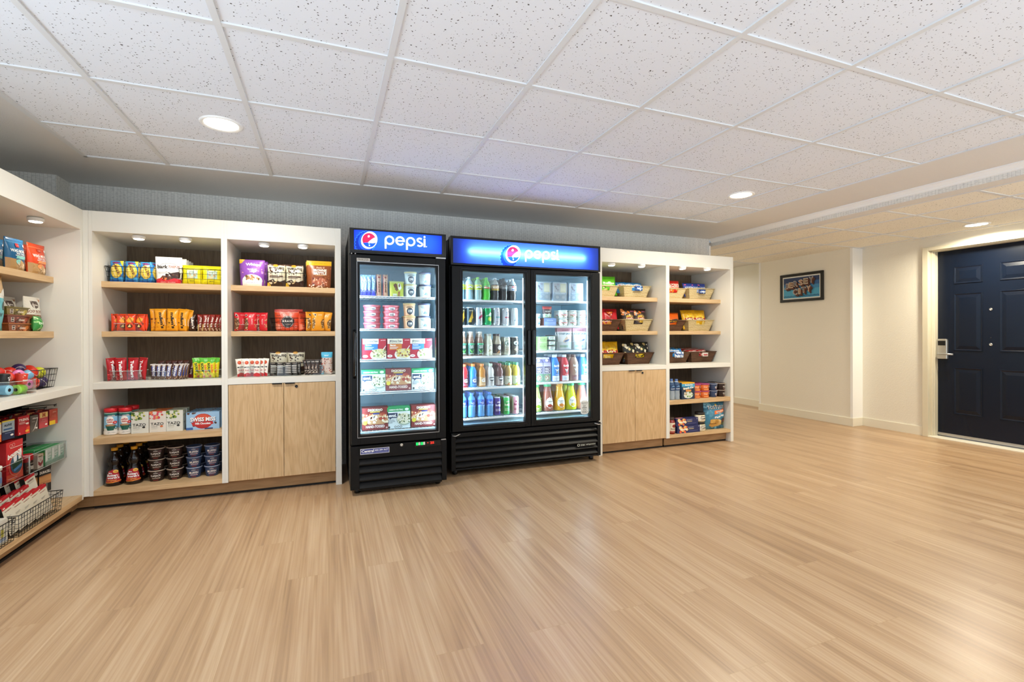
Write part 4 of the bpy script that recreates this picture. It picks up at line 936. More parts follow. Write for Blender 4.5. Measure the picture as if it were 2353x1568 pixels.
c, w1, _ = meas(*A(612, 950), 862, 872, y+.04); bb2 = Proto(acrylic_bin(w1, .15, .06)); bb2.put((c, y+.045, ZCN), 'clear curved acrylic bin of brown nougat bars', 'bin')
a1 = [('t', 'e8d9d0', 'dark bar', .5, .5, .4, .7, {'rot': 85, 'bold': .03}), ('r', '7a1a20', 0, 0, 1, .2), ('n', ['7a5236', '2a1812'], .0, .7, 1, .95, 6, .14, 2)]
P = Proto(bag(w*1.15, h*1.22, .02, '4a2018', a1, 'pillow', 15, name='candy_bar'))
clump(P, [A(*s) for s in ((690, 745), (738, 790), (784, 836), (855, 905), (898, 950), (945, 1008))], 868, y+.13, ZCN+.002, 'dark maroon candy bar', 'candy bar', 'dark maroon bars', [.1, -.1, .05, .1, -.1, -.2], [0, .012, 0, .01, 0, -.04], [-.05, .04, .08, -.02, .05, .1], 'behind the nougat bars')
c, w, h = meas(*A(1080, 1160), 823, 868, y)
a1 = [('r', '58b32c', 0, .80, 1, 1), ('p', '58b32c', [(0, .74), (.3, .82), (.6, .72), (1, .8), (1, .9), (0, .9)]), ('t', '1c4a1c', 'SOUR', .36, .5, .3, .5, {'rot': -84, 'bold': .05}), ('t', 'e8742a', 'kids', .72, .46, .26, .4, {'rot': -84, 'bold': .04}), ('n', ['f5a81c', '3aa03a', 'e03a4a', 'fff04a'], .1, .05, .95, .3, 8, .12, 4)]
P = Proto(bag(w*1.05, h*1.03, .035, 'e6d91c', a1, 'pillow', 18, name='candy_bag'))
clump(P, [A(*s) for s in ((1004, 1078), (1060, 1130), (1112, 1188), (1150, 1222))], 867, y, ZCN+.004, 'yellow and green sour candy bag', 'candy bag', 'sour candy bags', [.3, .05, -.05, -.2], [.02, -.012, -.01, .01], [-.05, .0, .04, .06], 'at the right of the counter')
c, w1, _ = meas(*A(1002, 1256), 858, 868, y+.04); Proto(acrylic_bin(w1, .15, .06)).put((c, y+.045, ZCN), 'clear curved acrylic bin of yellow and green sour candy', 'bin')
# ---- lower oak shelf
A = Q((190, 0), 4.9); V = lambda v: 860+v/4.9
y = 3.935
c, w, h = meas(*A(218, 376), V(415), V(716), y); R = w/2
pr = [(R*.93, 0), (R*.98, .006), (R, h*.1), (R, h*.62), (R*.96, h*.7), (R, h*.8), (R*.97, h*.83)]
lab = [('r', '8cc4e4', 0, .30, 1, .84), ('r', '2f7d6a', 0, .93, 1, 1), ('r', '17506a', 0, .86, 1, .93), ('t', 'fff', 'vanilla', .5, .895, .045, .4), ('e', 'f6f1ea', .42, .66, .2, .2), ('t', 'c0392b', 'coffee', .42, .7, .09, .34, {'bold': .03}), ('t', 'c0392b', 'mate', .42, .6, .08, .26, {'bold': .03}), ('e', 'd92b2b', .68, .56, .12, .07), ('t', 'fff', '0g', .68, .56, .06), ('e', '7a5a44', .44, .42, .27, .07), ('e', 'b58a66', .44, .44, .22, .05), ('p', '17594a', [(.2, .4), (.68, .4), (.6, .2), (.3, .2)]), ('o', '17594a', .72, .32, .09, .08, .35), ('r', 'f2eee6', 0, 0, 1, .17), ('t', '444', 'coffee creamer', .5, .1, .035, .4)]
cm = bottle(pr, 'f2eee6', (R*1.02, h*.86, h, 'd8202c'), (.004, h*.82, None, lab, R*2.7), 'creamer_canister', 22, 'plastic')
CM = Proto(cm)
for k, (a, b) in enumerate(((216, 376), (380, 538))):
    c, _, _ = meas(*A(a, b), V(600), V(710), y); CM.put((c, y+R+(-.01 if k else 0)*0, ZLW), ('blue creamer canister with red lid, left end of the lower oak shelf', 'blue and white creamer canister with red lid, next to the tea boxes')[k], 'canister', 'creamer canisters', rz=.35)
for k in range(2): CM.put((c-.075+.085*k, y+R+.09, ZLW), f'creamer canister with red lid, in the back row behind the {("left", "right")[k]} front canister', 'canister', 'creamer canisters', rz=.3)
c, w, h = meas(*A(545, 742), V(462), V(699), y)
def tea(col, fl):
    a = [('n', fl, .0, .68, .75, 1.0, 26, .085, 3), ('n', fl[:2], .2, .62, .65, .72, 8, .05, 9), ('t', '2c2c2a', 'TAZO', .46, .40, .135, .76, {'bold': .02}), ('t', '4a4a48', 'herbal tea', .3, .275, .04, .36), ('r', 'b9b9b0', .12, .2, .5, .208), ('r', 'b9b9b0', .12, .165, .44, .172), ('e', col, .72, .28, .09, .045), ('r', 'c5c5bd', .1, .04, .5, .048)]
    return a
t1 = Proto(carton(w, h, .075, 'dfe0d6', tea('2a2a28', ['7a9a3a', '4a6a24', 'c8c84a', '35551c', 'e0d890']), 'd6d8cc', 'cdd2bc', 'tea_box', sart=[('n', ['9ab05a', '6a8a3a'], .1, .75, .9, 1, 8, .09, 2), ('t', '444', 'TAZO', .5, .4, .08, .6)]))
t2 = Proto(carton(w, h, .075, 'e2ddd2', tea('d8703a', ['d8435a', 'e86a4a', 'c02a4a', 'f0a04a', 'e05a6a']), 'dcd6ca', 'e07a35', 'tea_box'))
for k, (a, b, P, lb) in enumerate(((545, 742, t1, 'left cream tea box with green leaves, beside the creamer canisters'), (748, 943, t2, 'cream tea box with a red flower print, middle of three'), (947, 1120, t1, 'right cream tea box with green leaves, beside the blue cocoa boxes'))):
    c, _, _ = meas(*A(a, b), V(600), V(690-15*k), y); P.put((c, y+.04, ZLW), lb, 'tea box', 'tea boxes on the lower shelf')
    P.put((c+.004, y+.125, ZLW), lb.split(',')[0]+', second in line behind the front one', 'tea box', 'tea boxes on the lower shelf')
c, w, h = meas(*A(1165, 1540), V(462), V(655), y)
a1 = [('r', '9fc6e6', 0, 0, 1, 1), ('n', ['4a2e22', '5c3a2a', '3a221a'], .0, .25, 1, 1, 10, .07, 8), ('r', '3a6ab0', 0, 0, .2, .14), ('e', 'b02a24', .5, .48, .30, .44), ('e', 'd8553a', .5, .55, .25, .34), ('p', 'c02a2a', [(.15, .42), (.78, .5), (.82, .3), (.5, .18), (.2, .22)]), ('t', '1c2c50', 'SWISS MISS', .505, .57, .25, .78, {'bold': .05}), ('t', 'ffffff', 'SWISS MISS', .5, .59, .24, .76, {'bold': .035}), ('t', 'fff', 'Milk Chocolate', .5, .35, .12, .46, {'bold': .03}), ('r', '2a3a6a', .55, .0, .8, .08)]
co = Proto(carton(w, h, .052, '9fc6e6', a1, '7ea8d0', '86b4dc', 'cocoa_box', tart=[('t', 'fff', 'SWISS MISS', .5, .5, .4, .5), ('n', ['4a2e22'], .05, .1, .95, .9, 8, .04, 3)]))
for k in range(4): co.put((c+.004*k, y+.028+k*.056, ZLW), f'pale blue cocoa box, {("front one", "second from the front", "third from the front", "back one")[k]} of the line', 'cocoa box', 'cocoa boxes')
# ---- base: syrup bottles and baking cups
y = 3.935
c, w, h = meas(*A(219, 430), V(912), V(1333), y); R = w/2
pr = [(R*.94, 0), (R, .006), (R*.98, h*.1), (R*.84, h*.38), (R*.62, h*.52), (R*.55, h*.535), (R*.74, h*.60), (R*.78, h*.66), (R*.7, h*.73), (R*.42, h*.82), (R*.34, h*.86), (R*.34, h*.93)]
a1 = [('p', '9c1522', [(.08, .08), (.92, .08), (.86, .62), (.78, .9), (.5, 1.0), (.22, .9), (.14, .62)]), ('p', 'b01a28', [(.12, .15), (.88, .15), (.82, .6), (.74, .84), (.5, .94), (.26, .84), (.18, .6)]), ('p', 'e08a2a', [(.1, .1), (.5, .14), (.95, .22), (.95, .16), (.5, .06), (.1, .06)]), ('e', 'e8b23a', .66, .86, .16, .11), ('t', '7a2010', 'thick', .66, .86, .06), ('t', 'ffffff', 'Mrs.', .36, .76, .11, .22, {'bold': .03}), ('t', 'ffffff', 'Butter-', .48, .60, .17, .62, {'bold': .035}), ('t', 'ffffff', "worth's", .52, .43, .17, .64, {'bold': .035}), ('t', 'f5c060', 'Original', .45, .24, .11, .5, {'bold': .02, 'shear': .3})]
sy = Proto(bottle(pr, '160b08', (R*.37, h*.925, h, 'e0a01c'), (h*.07, h*.44, None, a1, R*2.15), 'syrup_bottle', 24))
for (a, b, vt, vb, dy, lb) in ((219, 430, 912, 1333, 0, 'dark syrup bottle with yellow cap and red label, front left'), (447, 652, 893, 1308, 0, 'dark syrup bottle with yellow cap and red label, front right beside the dark cups')):
    c, _, _ = meas(*A(a, b), V(1200), V(vb), y); sy.put((c, y+R, ZBS), lb, 'syrup bottle', 'syrup bottles', rz=.12)
    for k in range(2): sy.put((c-.004, y+R+.105*(k+1), ZBS), f'dark syrup bottle, {("first", "second")[k]} one behind the {lb.split("front ")[1].split(" ")[0]} front bottle', 'syrup bottle', 'syrup bottles', rz=.1)
c, w, h = meas(*A(697, 897), V(1150), V(1277), y); R = w/2
def cup(R, h, col, rimc, word, sub, subc):
    pr = [(R*.74, 0), (R*.78, .004), (R*.97, h*.9), (R*.97, h*.93)]
    a = [('r', '6a4a52', .66, .72, .9, .84), ('t', 'e8ddd6', 'KODIAK', .5, .80, .10, .3, {'bold': .02}), ('t', 'efe9e2', word, .5, .53, .23, .74, {'bold': .03}), ('r', subc, .22, .26, .84, .36), ('t', '3a2a24', sub, .53, .31, .06, .4), ('r', '8a3a30', .3, .08, .7, .16), ('e', '777', .5, .93, .06, .03)]
    return tub(pr, col, a, R*1.72, (0, h*.93), ([(R*.97, h*.9), (R*1.03, h*.915), (R*1.03, h*.95), (R*.98, h*.985), (R*.9, h*.985), (R*.88, h*.97), (.001, h*.965)], [rimc, rimc, rimc, rimc, col, col]), 'baking_cup', 'rim_lid', 'card')
hc = h; hcR = R
fj = Proto(cup(R, hc, '2a1a16', 'b5a595', 'FLAPJACK', 'buttermilk', 'b8a596'))
mf = Proto(cup(R*.97, hc*.97, '33486b', '9aa2b8', 'MUFFIN', 'blueberry', 'c8a8b0'))
for (a, b, vb, P, nm, lf) in ((705, 897, 1277, fj, 'dark brown baking cup', 'left brown stack'), (918, 1108, 1253, fj, 'dark brown baking cup', 'right brown stack'), (1140, 1322, 1232, mf, 'slate blue baking cup', 'left blue stack'), (1345, 1528, 1212, mf, 'slate blue baking cup', 'right blue stack')):
    c, _, _ = meas(*A(a, b), V(vb-50), V(vb), y)
    hh = hc*(.97 if P is mf else 1)*.985
    for k in range(3): P.put((c, y+R+.012, ZBS+k*hh), f'{nm}, {("bottom", "middle", "top")[k]} of the {lf}', 'baking cup', 'stacked baking cups', rz=.12 if k != 1 else .2)
    for k in range(2): P.put((c+.002, y+R+.13, ZBS+k*hh), f'{nm}, {("lower", "upper")[k]} one in the second row behind the {lf}', 'baking cup', 'stacked baking cups')
# ------------------------------------------------------------------ unit B
B = Q((510, 0), 4.127); V = lambda v: 500+v/4.127
y = 4.03
c, w, h = meas(*B(163, 405), V(388), V(640), y)
a1 = [('n', ['7a3a9a', 'c89ad8', 'e8a0a8'], .0, .5, 1, .95, 14, .05, 5), ('p', 'e8b820', [(0, 1), (.22, 1), (.1, .86), (0, .84)]), ('t', 'ffffff', 'Whisps', .55, .81, .14, .6, {'bold': .03, 'arc': .2}), ('t', 'f0e0f8', 'GARLIC', .52, .63, .065, .36, {'bold': .02}), ('t', 'f0e0f8', 'HERB', .55, .555, .065, .26, {'bold': .02}), ('e', 'f2ede4', .52, .2, .42, .24), ('r', 'f2ede4', .1, 0, .92, .22), ('n', ['c8945a', 'b87a40', '7a5a30', 'd8b070'], .25, .25, .8, .4, 18, .06, 7), ('t', '8a5a9a', '100% real cheese', .52, .13, .03, .5)]
P = Proto(bag(w, h, .06, '8e4fb4', a1, 'stand', 21, name='snack_pouch'))
P.put((c, y+.02, ZS1), 'purple snack pouch with white lettering, front one', 'pouch', 'purple pouches'); P.put((c+.012, y+.085, ZS1), 'purple snack pouch standing behind the front one', 'pouch', 'purple pouches'); P.put((c+.012, y+.15, ZS1), 'purple snack pouch at the back of the line', 'pouch', 'purple pouches')
c, w, h = meas(*B(430, 795), V(514), V(648), y); wd = .16
Proto(wire_basket(w, wd, h, nx=8, nz=3)).put((c, y+wd/2-.01, ZS1), 'black wire basket with cream and dark brown banana bags', 'basket')
c2, w2, h2 = meas(*B(425, 603), V(432), V(645), y)
bn = [('p', '4a2a1a', [(0, 1), (1, 1), (1, .93), (.7, .96), (.4, .9), (0, .95)]), ('e', 'e0a030', .45, .93, .14, .06), ('t', '2c1f18', 'barnana', .5, .78, .16, .84, {'bold': .03, 'rot': 180}), ('n', ['3a241a', '5a3a26'], .15, .55, .6, .72, 7, .06, 3), ('r', '6a4a36', .12, .42, .88, .47), ('r', '8a6a52', .12, .36, .7, .385), ('p', '3c2419', [(0, 0), (1, 0), (1, .3), (.7, .2), (.3, .3), (0, .22)]), ('n', ['d8c090', 'e8d8b0'], .1, .08, .8, .28, 6, .08, 9), ('p', 'e0b020', [(0, 0), (.2, 0), (.1, .14), (0, .16)])]
BN = Proto(bag(w2*.98, h2, .05, 'ddd6bc', bn, 'pillow', 24, name='snack_bag'))
for k, (a, b) in enumerate(((425, 603), (597, 778))):
    c, _, _ = meas(*B(a, b), V(600), V(645), y); n = ('left', 'right')[k]
    BN.put((c, y+.03, ZS1+.006), f'cream banana snack bag, upside down, {n} one in the wire basket', 'snack bag', 'banana bags', rx=-.05)
    BN.put((c, y+.085, ZS1+.006), f'cream banana snack bag behind the {n} front bag in the wire basket', 'snack bag', 'banana bags', rx=-.05)
c, w, h = meas(*B(803, 1040), V(396), V(655), y)
a1 = [('r', 'e2b419', 0, .84, 1, 1), ('t', '8a6a10', 'new crispy thin', .55, .91, .03, .5), ('r', 'c28a30', 0, .82, 1, .84), ('n', ['b06a3a', '7a3a1a'], 0, .3, 1, .8, 10, .04, 5), ('t', 'f0dcc0', 'Sheila G', .55, .75, .06, .34, {'shear': .2}), ('t', 'fbf3e4', 'BROWNIE', .54, .645, .10, .54, {'bold': .04}), ('t', 'fbf3e4', 'BRITTLE', .54, .53, .10, .54, {'bold': .04}), ('r', 'e0b070', .34, .455, .74, .47), ('e', 'a85a3a', .54, .22, .33, .15), ('n', ['d08a68', 'b86a4a', 'e8b89a', '6a2a1a'], .22, .1, .86, .34, 40, .045, 6), ('n', ['e8d0c0', 'f0e0d0'], .02, .0, .98, .1, 12, .05, 8)]
P = Proto(bag(w, h, .06, '8c4a22', a1, 'stand', 27, name='snack_pouch')); P.put((c, y+.02, ZS1), 'brown brittle pouch with a yellow top band, front one', 'pouch', 'brown pouches'); P.put((c-.008, y+.085, ZS1), 'brown brittle pouch with a yellow top band, behind the front one', 'pouch', 'brown pouches')
y = 4.05
c, w, h = meas(*B(208, 325), V(893), V(1068), y)
a1 = [('e', '3a1a1c', .16, .84, .1, .055), ('o', 'f0e0d8', .16, .84, .1, .055, .2), ('p', '6a4a30', [(0, .1), (.28, .1), (.38, .4), (.24, .68), (0, .7)]), ('n', ['d8b088', 'c08a58', 'e8caa8', '8a5a38'], .02, .06, .32, .68, 30, .05, 3), ('t', 'f8d8d0', 'almonds', .66, .86, .05, .34), ('t', 'f8d0cc', 'nuts', .66, .5, .1, .3, {'rot': 90}), ('n', ['d8b088', 'c08a58'], .82, .2, 1, .7, 12, .05, 5)]
P = Proto(bag(w, h, .04, 'd4242f', a1, 'pillow', 31, name='nut_bag'))
clump(P, [B(*s) for s in ((132, 218), (160, 245), (210, 330), (285, 372), (345, 420))], V(1070), y, ZS2+.003, 'bright red nut bag', 'nut bag', 'red nut bags', [.4, .2, .0, -.12, -.5], [.012, .03, -.012, .02, .0], None, 'on the shelf')
c, w1, _ = meas(*B(120, 408), V(1050), V(1070), y+.04); Proto(acrylic_bin(w1, .12, .05)).put((c, y+.045, ZS2), 'clear curved acrylic bin of bright red nut bags', 'bin')
c, w, h = meas(*B(455, 820), V(945), V(1070), y)
Proto(wire_basket(w, wd, h, nx=8, nz=3)).put((c, y+wd/2-.01, ZS2), 'black wire basket of large orange red jerky pouches', 'basket')
c2, w2, h2 = meas(*B(500, 745), V(868), V(1068), y)
a1 = [('r', 'f0b8a0', 0, .88, 1, .89), ('r', 'b82e18', 0, .89, 1, 1), ('t', '3a1a14', 'TOP', .12, .72, .06), ('t', '8a2010', 'BEEF', .86, .93, .05), ('e', '1c1716', .5, .42, .25, .29), ('o', 'd8cfc6', .5, .42, .23, .265, .06), ('r', '1c1716', .24, .36, .76, .54), ('t', 'f2ece4', 'KRAVE', .5, .45, .12, .42, {'bold': .03}), ('r', 'c8beb2', .35, .31, .65, .325), ('r', 'a89e92', .4, .26, .6, .275), ('o', 'f0c0b0', .84, .2, .05, .06, .2), ('p', 'f08a6a', [(0, .05), (.25, .1), (.2, .3), (0, .35)])]
P = Proto(bag(w2, h2, .055, 'e2512c', a1, 'stand', 33, name='jerky_pouch'))
P.put((c2, y+.035, ZS2+.005), 'orange red jerky pouch with black round emblem, at the basket front', 'pouch', 'jerky pouches'); P.put((c2+.012, y+.085, ZS2+.012), 'orange red jerky pouch, second from the basket front', 'pouch', 'jerky pouches'); P.put((c2-.012, y+.12, ZS2+.012), 'orange red jerky pouch at the basket back', 'pouch', 'jerky pouches')
P.put((c+w*.36, y+.06, ZS2+.005), 'orange red jerky pouch turned sideways at the basket right end', 'pouch', 'jerky pouches', rz=1.2, sc=.92)
c, w, h = meas(*B(848, 972), V(885), V(1065), y)
a1 = [('e', '3a2010', .3, .84, .1, .055), ('o', 'fff0d0', .3, .84, .1, .055, .2), ('t', 'fff4d8', 'cashews', .68, .84, .05, .3), ('p', '7a5a30', [(.05, .15), (.2, .12), (.3, .4), (.22, .68), (.08, .66)]), ('n', ['e8cfa0', 'd0a868'], .06, .12, .27, .66, 18, .05, 3), ('p', '7a5a30', [(1, .15), (.84, .15), (.74, .45), (.9, .62), (1, .6)]), ('n', ['e8cfa0', 'd0a868', '8a5a30'], .78, .15, 1, .6, 16, .05, 5)]
P = Proto(bag(w, h, .04, 'eda024', a1, 'pillow', 35, name='nut_bag'))
clump(P, [B(*s) for s in ((815, 880), (846, 974), (930, 1012), (945, 998))], V(1066), y, ZS2+.003, 'golden yellow nut bag', 'nut bag', 'golden nut bags', [.7, .0, -.3, -.6], [.02, -.012, .01, .03], [0, 0, .08, .14], 'on the shelf')
y = 3.97
c, w, h = meas(*B(298, 362), V(1330), V(1498), y)
a1 = [('e', 'c8452a', .5, .78, .3, .1), ('e', 'e07848', .45, .8, .15, .05), ('r', '2a2a2c', .1, .50, .9, .56), ('t', 'fff', 'bars', .5, .53, .05), ('t', 'c0302a', 'fruit', .5, .36, .1, .6), ('p', 'c4262c', [(0, 0), (1, 0), (1, .16), (.5, .22), (0, .14)])]
P = Proto(bag(w, h, .022, 'efe9de', a1, 'pillow', 38, name='snack_bar'))
clump(P, [B(*s) for s in ((146, 212), (190, 240), (210, 275), (268, 302), (298, 362), (345, 390), (380, 430))], V(1500), y, ZCN+.004, 'cream and red fruit bar', 'snack bar', 'cream fruit bars', [.4, .2, .1, 0, -.05, -.2, -.4], [.02, .03, -.012, .02, -.02, .0, .015], [-.1, 0, -.05, .02, .03, .05, .08], 'in the left counter bin')
c, w1, _ = meas(*B(143, 438), V(1480), V(1503), y+.04); CB = Proto(acrylic_bin(w1, .14, .075)); CB.put((c, y+.045, ZCN), 'clear curved acrylic bin of cream and red bars, left on the counter', 'bin')
for k, (a, b) in enumerate(((455, 622), (618, 790))):
    c, w, h = meas(*B(a, b), V(1272), V(1440), y+.13); BN.put((c, y+.15, ZCN+.02), f'cream banana snack bag, {("left", "right")[k]} one standing behind the dark bars', 'snack bag', 'banana bags', sc=(1.02, 1, .94))
c, w, h = meas(*B(452, 790), V(1345), V(1480), y+.1); Proto(wire_basket(w, .13, .09, nx=8, nz=3)).put((c, y+.16, ZCN), 'black wire basket behind the dark bar bin on the counter', 'basket')
c, w, h = meas(*B(595, 665), V(1366), V(1490), y)
a1 = [('r', 'cfcac2', .1, .2+.13*k, .9, .26+.13*k) for k in range(5)]+[('r', '55504c', .1, .06, .9, .12), ('t', 'b0a090', 'peanut', .5, .91, .06, .5)]
P = Proto(bag(w, h, .022, '262422', a1, 'pillow', 41, name='snack_bar'))
clump(P, [B(*s) for s in ((452, 522), (520, 585), (592, 664), (655, 715), (700, 738))], V(1490), y, ZCN+.004, 'black snack bar with pale ingredient lines', 'snack bar', 'black snack bars', [.35, .1, -.05, -.2, -.5], [.01, -.02, -.024, -.012, .02], None, 'in the middle counter bin')
c, w1, _ = meas(*B(448, 735), V(1470), V(1500), y+.04); CB.put((c, y+.035, ZCN), 'clear curved acrylic bin of black bars, middle of the counter', 'bin', sc=(w1/.178 if w1 < 0 else 1, 1, 1))
c, w, h = meas(*B(800, 855), V(1335), V(1480), y)
a1 = [('n', ['c8b8a8', '9a7a68', 'e0d0c0', '4a3a34'], .05, .1, .95, .7, 22, .12, 4), ('r', '221d1b', .0, .78, 1, .95), ('t', 'd8d0c8', 'KIND', .5, .85, .08, .6)]
P = Proto(bag(w, h, .022, '3a2f2b', a1, 'pillow', 44, name='snack_bar'))
clump(P, [B(*s) for s in ((790, 838), (815, 862), (850, 895), (880, 925), (905, 948))], V(1478), y, ZCN+.004, 'dark nut bar with speckled wrapper', 'snack bar', 'dark nut bars', [.4, .2, .1, -.1, -.2], [.015, -.005, -.015, -.02, 0], [-.15, -.1, -.05, 0, 0], 'in the right counter bin')
c, w, h = meas(*B(942, 1042), V(1268), V(1476), y)
a1 = [('r', '4fb3d8', 0, .78, 1, 1), ('t', 'e8f4f8', 'trail', .5, .86, .07, .4), ('n', ['a86a4a', 'd8a888', '7a3a2a', 'e8d0c0', 'c84a3a'], .02, .05, .98, .76, 60, .07, 4), ('p', '8fd0e8', [(0, 0), (.25, 0), (.15, .3), (0, .35)])]
P = Proto(bag(w, h, .03, [(.78, 'd8c8c0'), (1, '4fb3d8')], a1, 'pillow', 46, name='nut_bag')); P.put((c, y-.005, ZCN+.004), 'sky blue topped trail mix bag at the right end of the counter', 'snack bag', rz=-.05); P.put((c+.006, y+.035, ZCN+.004), 'trail mix bag behind the sky blue topped bag', 'snack bag')
c, w1, _ = meas(*B(785, 1052), V(1465), V(1488), y+.04); CB.put((c, y+.045, ZCN), 'clear curved acrylic bin of nut bars, right on the counter', 'bin', sc=(.95, 1, 1))
# ------------------------------------------------------------------ things inside the freezer
F = Q((790, 0), 5.808); V = lambda v: 510+v/5.808
def line(P, spans, vb, y, z, labels, cat, group, fn=F, vf=None, rz=0, dz=0):
    for k, (a, b) in enumerate(spans):
        c, _, _ = meas(*fn(a, b), (vf or V)(vb)-12, (vf or V)(vb), y); P.put((c, y, z+dz), labels[k], cat, group, rz=rz)
e = .0015; y = 3.66
c, w, h = meas(*F(312, 366), V(695), V(975), y)
a1 = [('n', ['e8f0f8', 'aac8e8', '2a3a9a'], .0, .62, 1, 1, 26, .13, 3), ('t', 'eef4fc', 'crunch', .5, .5, .36, .5, {'rot': 84, 'bold': .03}), ('r', '3a3aa0', 0, 0, 1, .2), ('n', ['8fb4e8', 'dce8f4'], .05, .2, .95, .6, 14, .1, 5)]
P = Proto(bag(w*1.02, h, .03, [(.3, '4a4ab0'), (1, '7fa8d8')], a1, 'pillow', 51, name='ice_cream_bar'))
for k, (a, b) in enumerate(((228, 268), (262, 312), (312, 366), (368, 428))):
    c, _, _ = meas(*F(a, b), V(900), V(975), y); P.put((c, y, 1.425+e), f'blue and white ice cream bar wrapper, {ORD[k]} from the left on the top freezer shelf', 'ice cream bar', 'blue ice cream bars', rz=.25-.1*k)
a1 = [('t', '5a2a20', 'SUNDAE', .5, .42, .36, .5, {'rot': -88, 'bold': .04}), ('n', ['e8c8a0', '8a4a30', 'd8a880'], .0, .72, 1, 1, 14, .12, 3), ('r', '8a3a3a', .0, .0, .15, 1), ('e', 'a03a2a', .5, .86, .22, .05)]
P = Proto(bag(w*1.3, h*1.05, .03, 'cda083', a1, 'pillow', 52, name='ice_cream_bar'))
for k, (a, b) in enumerate(((430, 508), (514, 594))):
    c, _, _ = meas(*F(a, b), V(900), V(978), y); P.put((c, y, 1.425+e), f'tan and brown ice cream bar wrapper, {("left", "right")[k]} one, beside the green ice pop packet', 'ice cream bar', 'tan ice cream bars')
c, w, h = meas(*F(606, 805), V(780), V(985), y)
a1 = [('r', 'b8c048', .06, .06, .94, .94), ('p', '6a4632', [(.25, .75), (.4, .86), (.5, .8), (.58, .42), (.5, .34), (.36, .45)]), ('p', 'e8ece8', [(.56, .85), (.72, .84), (.82, .56), (.7, .4), (.6, .5)]), ('e', '7a523a', .66, .72, .05, .12), ('p', '9a5a42', [(.58, .32), (.72, .34), (.68, .04), (.58, .04)]), ('r', 'dfe6d0', .2, .02, .5, .18), ('t', '4a5a4a', 'ice pop', .35, .1, .07)]
Proto(bag(w, h, .03, 'cdd26a', a1, 'flat', 53, name='ice_pop_packet')).put((c, y, 1.425+e), 'lime green ice pop packet on the top freezer shelf', 'ice pop')
c, w, h = meas(*F(812, 975), V(822), V(990), y); R = w/2
def pint(R, h, col, lidc, num, dc):
    pr = [(R*.80, 0), (R*.83, .003), (R*.97, h*.9)]
    a = [('t', dc, 'HALO TOP', .5, .80, .12, .62, {'bold': .02, 'arc': .5}), ('e', dc, .5, .42, .30, .30), ('p', dc, [(.42, .2), (.58, .2), (.5, .04)]), ('t', 'f2f0e8', num, .5, .44, .2, .36, {'bold': .03}), ('r', 'c8c8c0', .34, .27, .66, .29)]
    return tub(pr, col, a, R*1.9, (0, h*.88), ([(R*.99, h*.88), (R*1.03, h*.89), (R*1.02, h*.985), (R*.96, h*.995)], lidc), 'ice_cream_tub', 'lid', 'card')
P1 = Proto(pint(R, h, 'dfe6e2', 'cdbf8a', '290', '3f4c5a')); P2 = Proto(pint(R, h, 'e0b48c', 'cdb07a', '330', '2f3440'))
def dark(R, h):
    pr = [(R*.80, 0), (R*.83, .003), (R*.97, h*.9)]
    a = [('p', 'aab8bc', [(.05, .85), (.4, .9), (.8, .7), (.6, .62), (.2, .7)]), ('t', '5a6a74', 'vanilla bean', .6, .62, .07, .5), ('p', '6a7a82', [(.3, .2), (.5, .45), (.8, .3), (.7, .15)]), ('n', ['8a9aa0', 'c8d4d8'], .25, .1, .85, .42, 9, .06, 3)]
    return tub(pr, 'e6edee', a, R*1.9, (0, h*.88), ([(R*.99, h*.88), (R*1.05, h*.89), (R*1.04, h*.985), (R*.96, h*.995)], '4a4a66'), 'ice_cream_tub', 'lid', 'card')
P3 = Proto(dark(R, h))
for lv in (0, 1):
    n = ('lower', 'upper')[lv]
    for P, a, b, z, nm, cl in ((P1, 812, 975, 1.425, 'white tub with round grey badge', 'top'), (P2, 797, 957, 1.186, 'orange tub with round dark badge', 'second'), (P3, 1005, 1170, 1.425, 'white tub with dark lid', 'top'), (P3, 992, 1160, 1.186, 'white tub with dark lid', 'second')):
        c, _, _ = meas(*F(a, b), V(970 if z > 1.3 else 1400), V(985 if z > 1.3 else 1415), y); P.put((c, y+R-.03, z+e+lv*h*.997), f'{nm}, {n} of two on the {cl} freezer shelf', 'ice cream tub', 'ice cream tubs')
        if lv == 0: P.put((c+.004, y+R*3-.02, z+e), f'{nm}, behind the stack on the {cl} freezer shelf', 'ice cream tub', 'ice cream tubs')
c, w, h = meas(*F(262, 497), V(1280), V(1358), y); R2 = w/2
pr = [(R2*.86, 0), (R2*.88, .003), (R2*.95, h*.7)]
a1 = [('e', 'f4eef0', .5, .5, .21, .42), ('e', 'f4eef0', .36, .68, .06, .2), ('e', 'f4eef0', .64, .68, .06, .2), ('t', '3a3440', 'Dibs', .5, .42, .34, .26, {'bold': .03})]
P = Proto(tub(pr, 'd8707c', a1, R2*1.9, (.002, h*.72), ([(R2*.99, h*.7), (R2*1.0, h*.72), (R2*1.0, h*.98), (R2*.97, h*.995)], 'e07a86'), 'dessert_tub', 'lid', 'plastic'))
for j, (a, b) in enumerate(((262, 500), (520, 755))):
    c, _, _ = meas(*F(a, b), V(1400), V(1415), y)
    for k in range(4): P.put((c, y+R2-.03, 1.186+e+k*h*1.0), f'pink dessert tub, {("bottom", "second from the bottom", "third from the bottom", "top")[k]} of the {("left", "right")[j]} pink stack', 'dessert tub', 'pink dessert tubs')
G = Q((790, 0), 6.032); VG = lambda v: 750+v/6.032
c, w, h = meas(*G(250, 578), VG(178), VG(455), y)
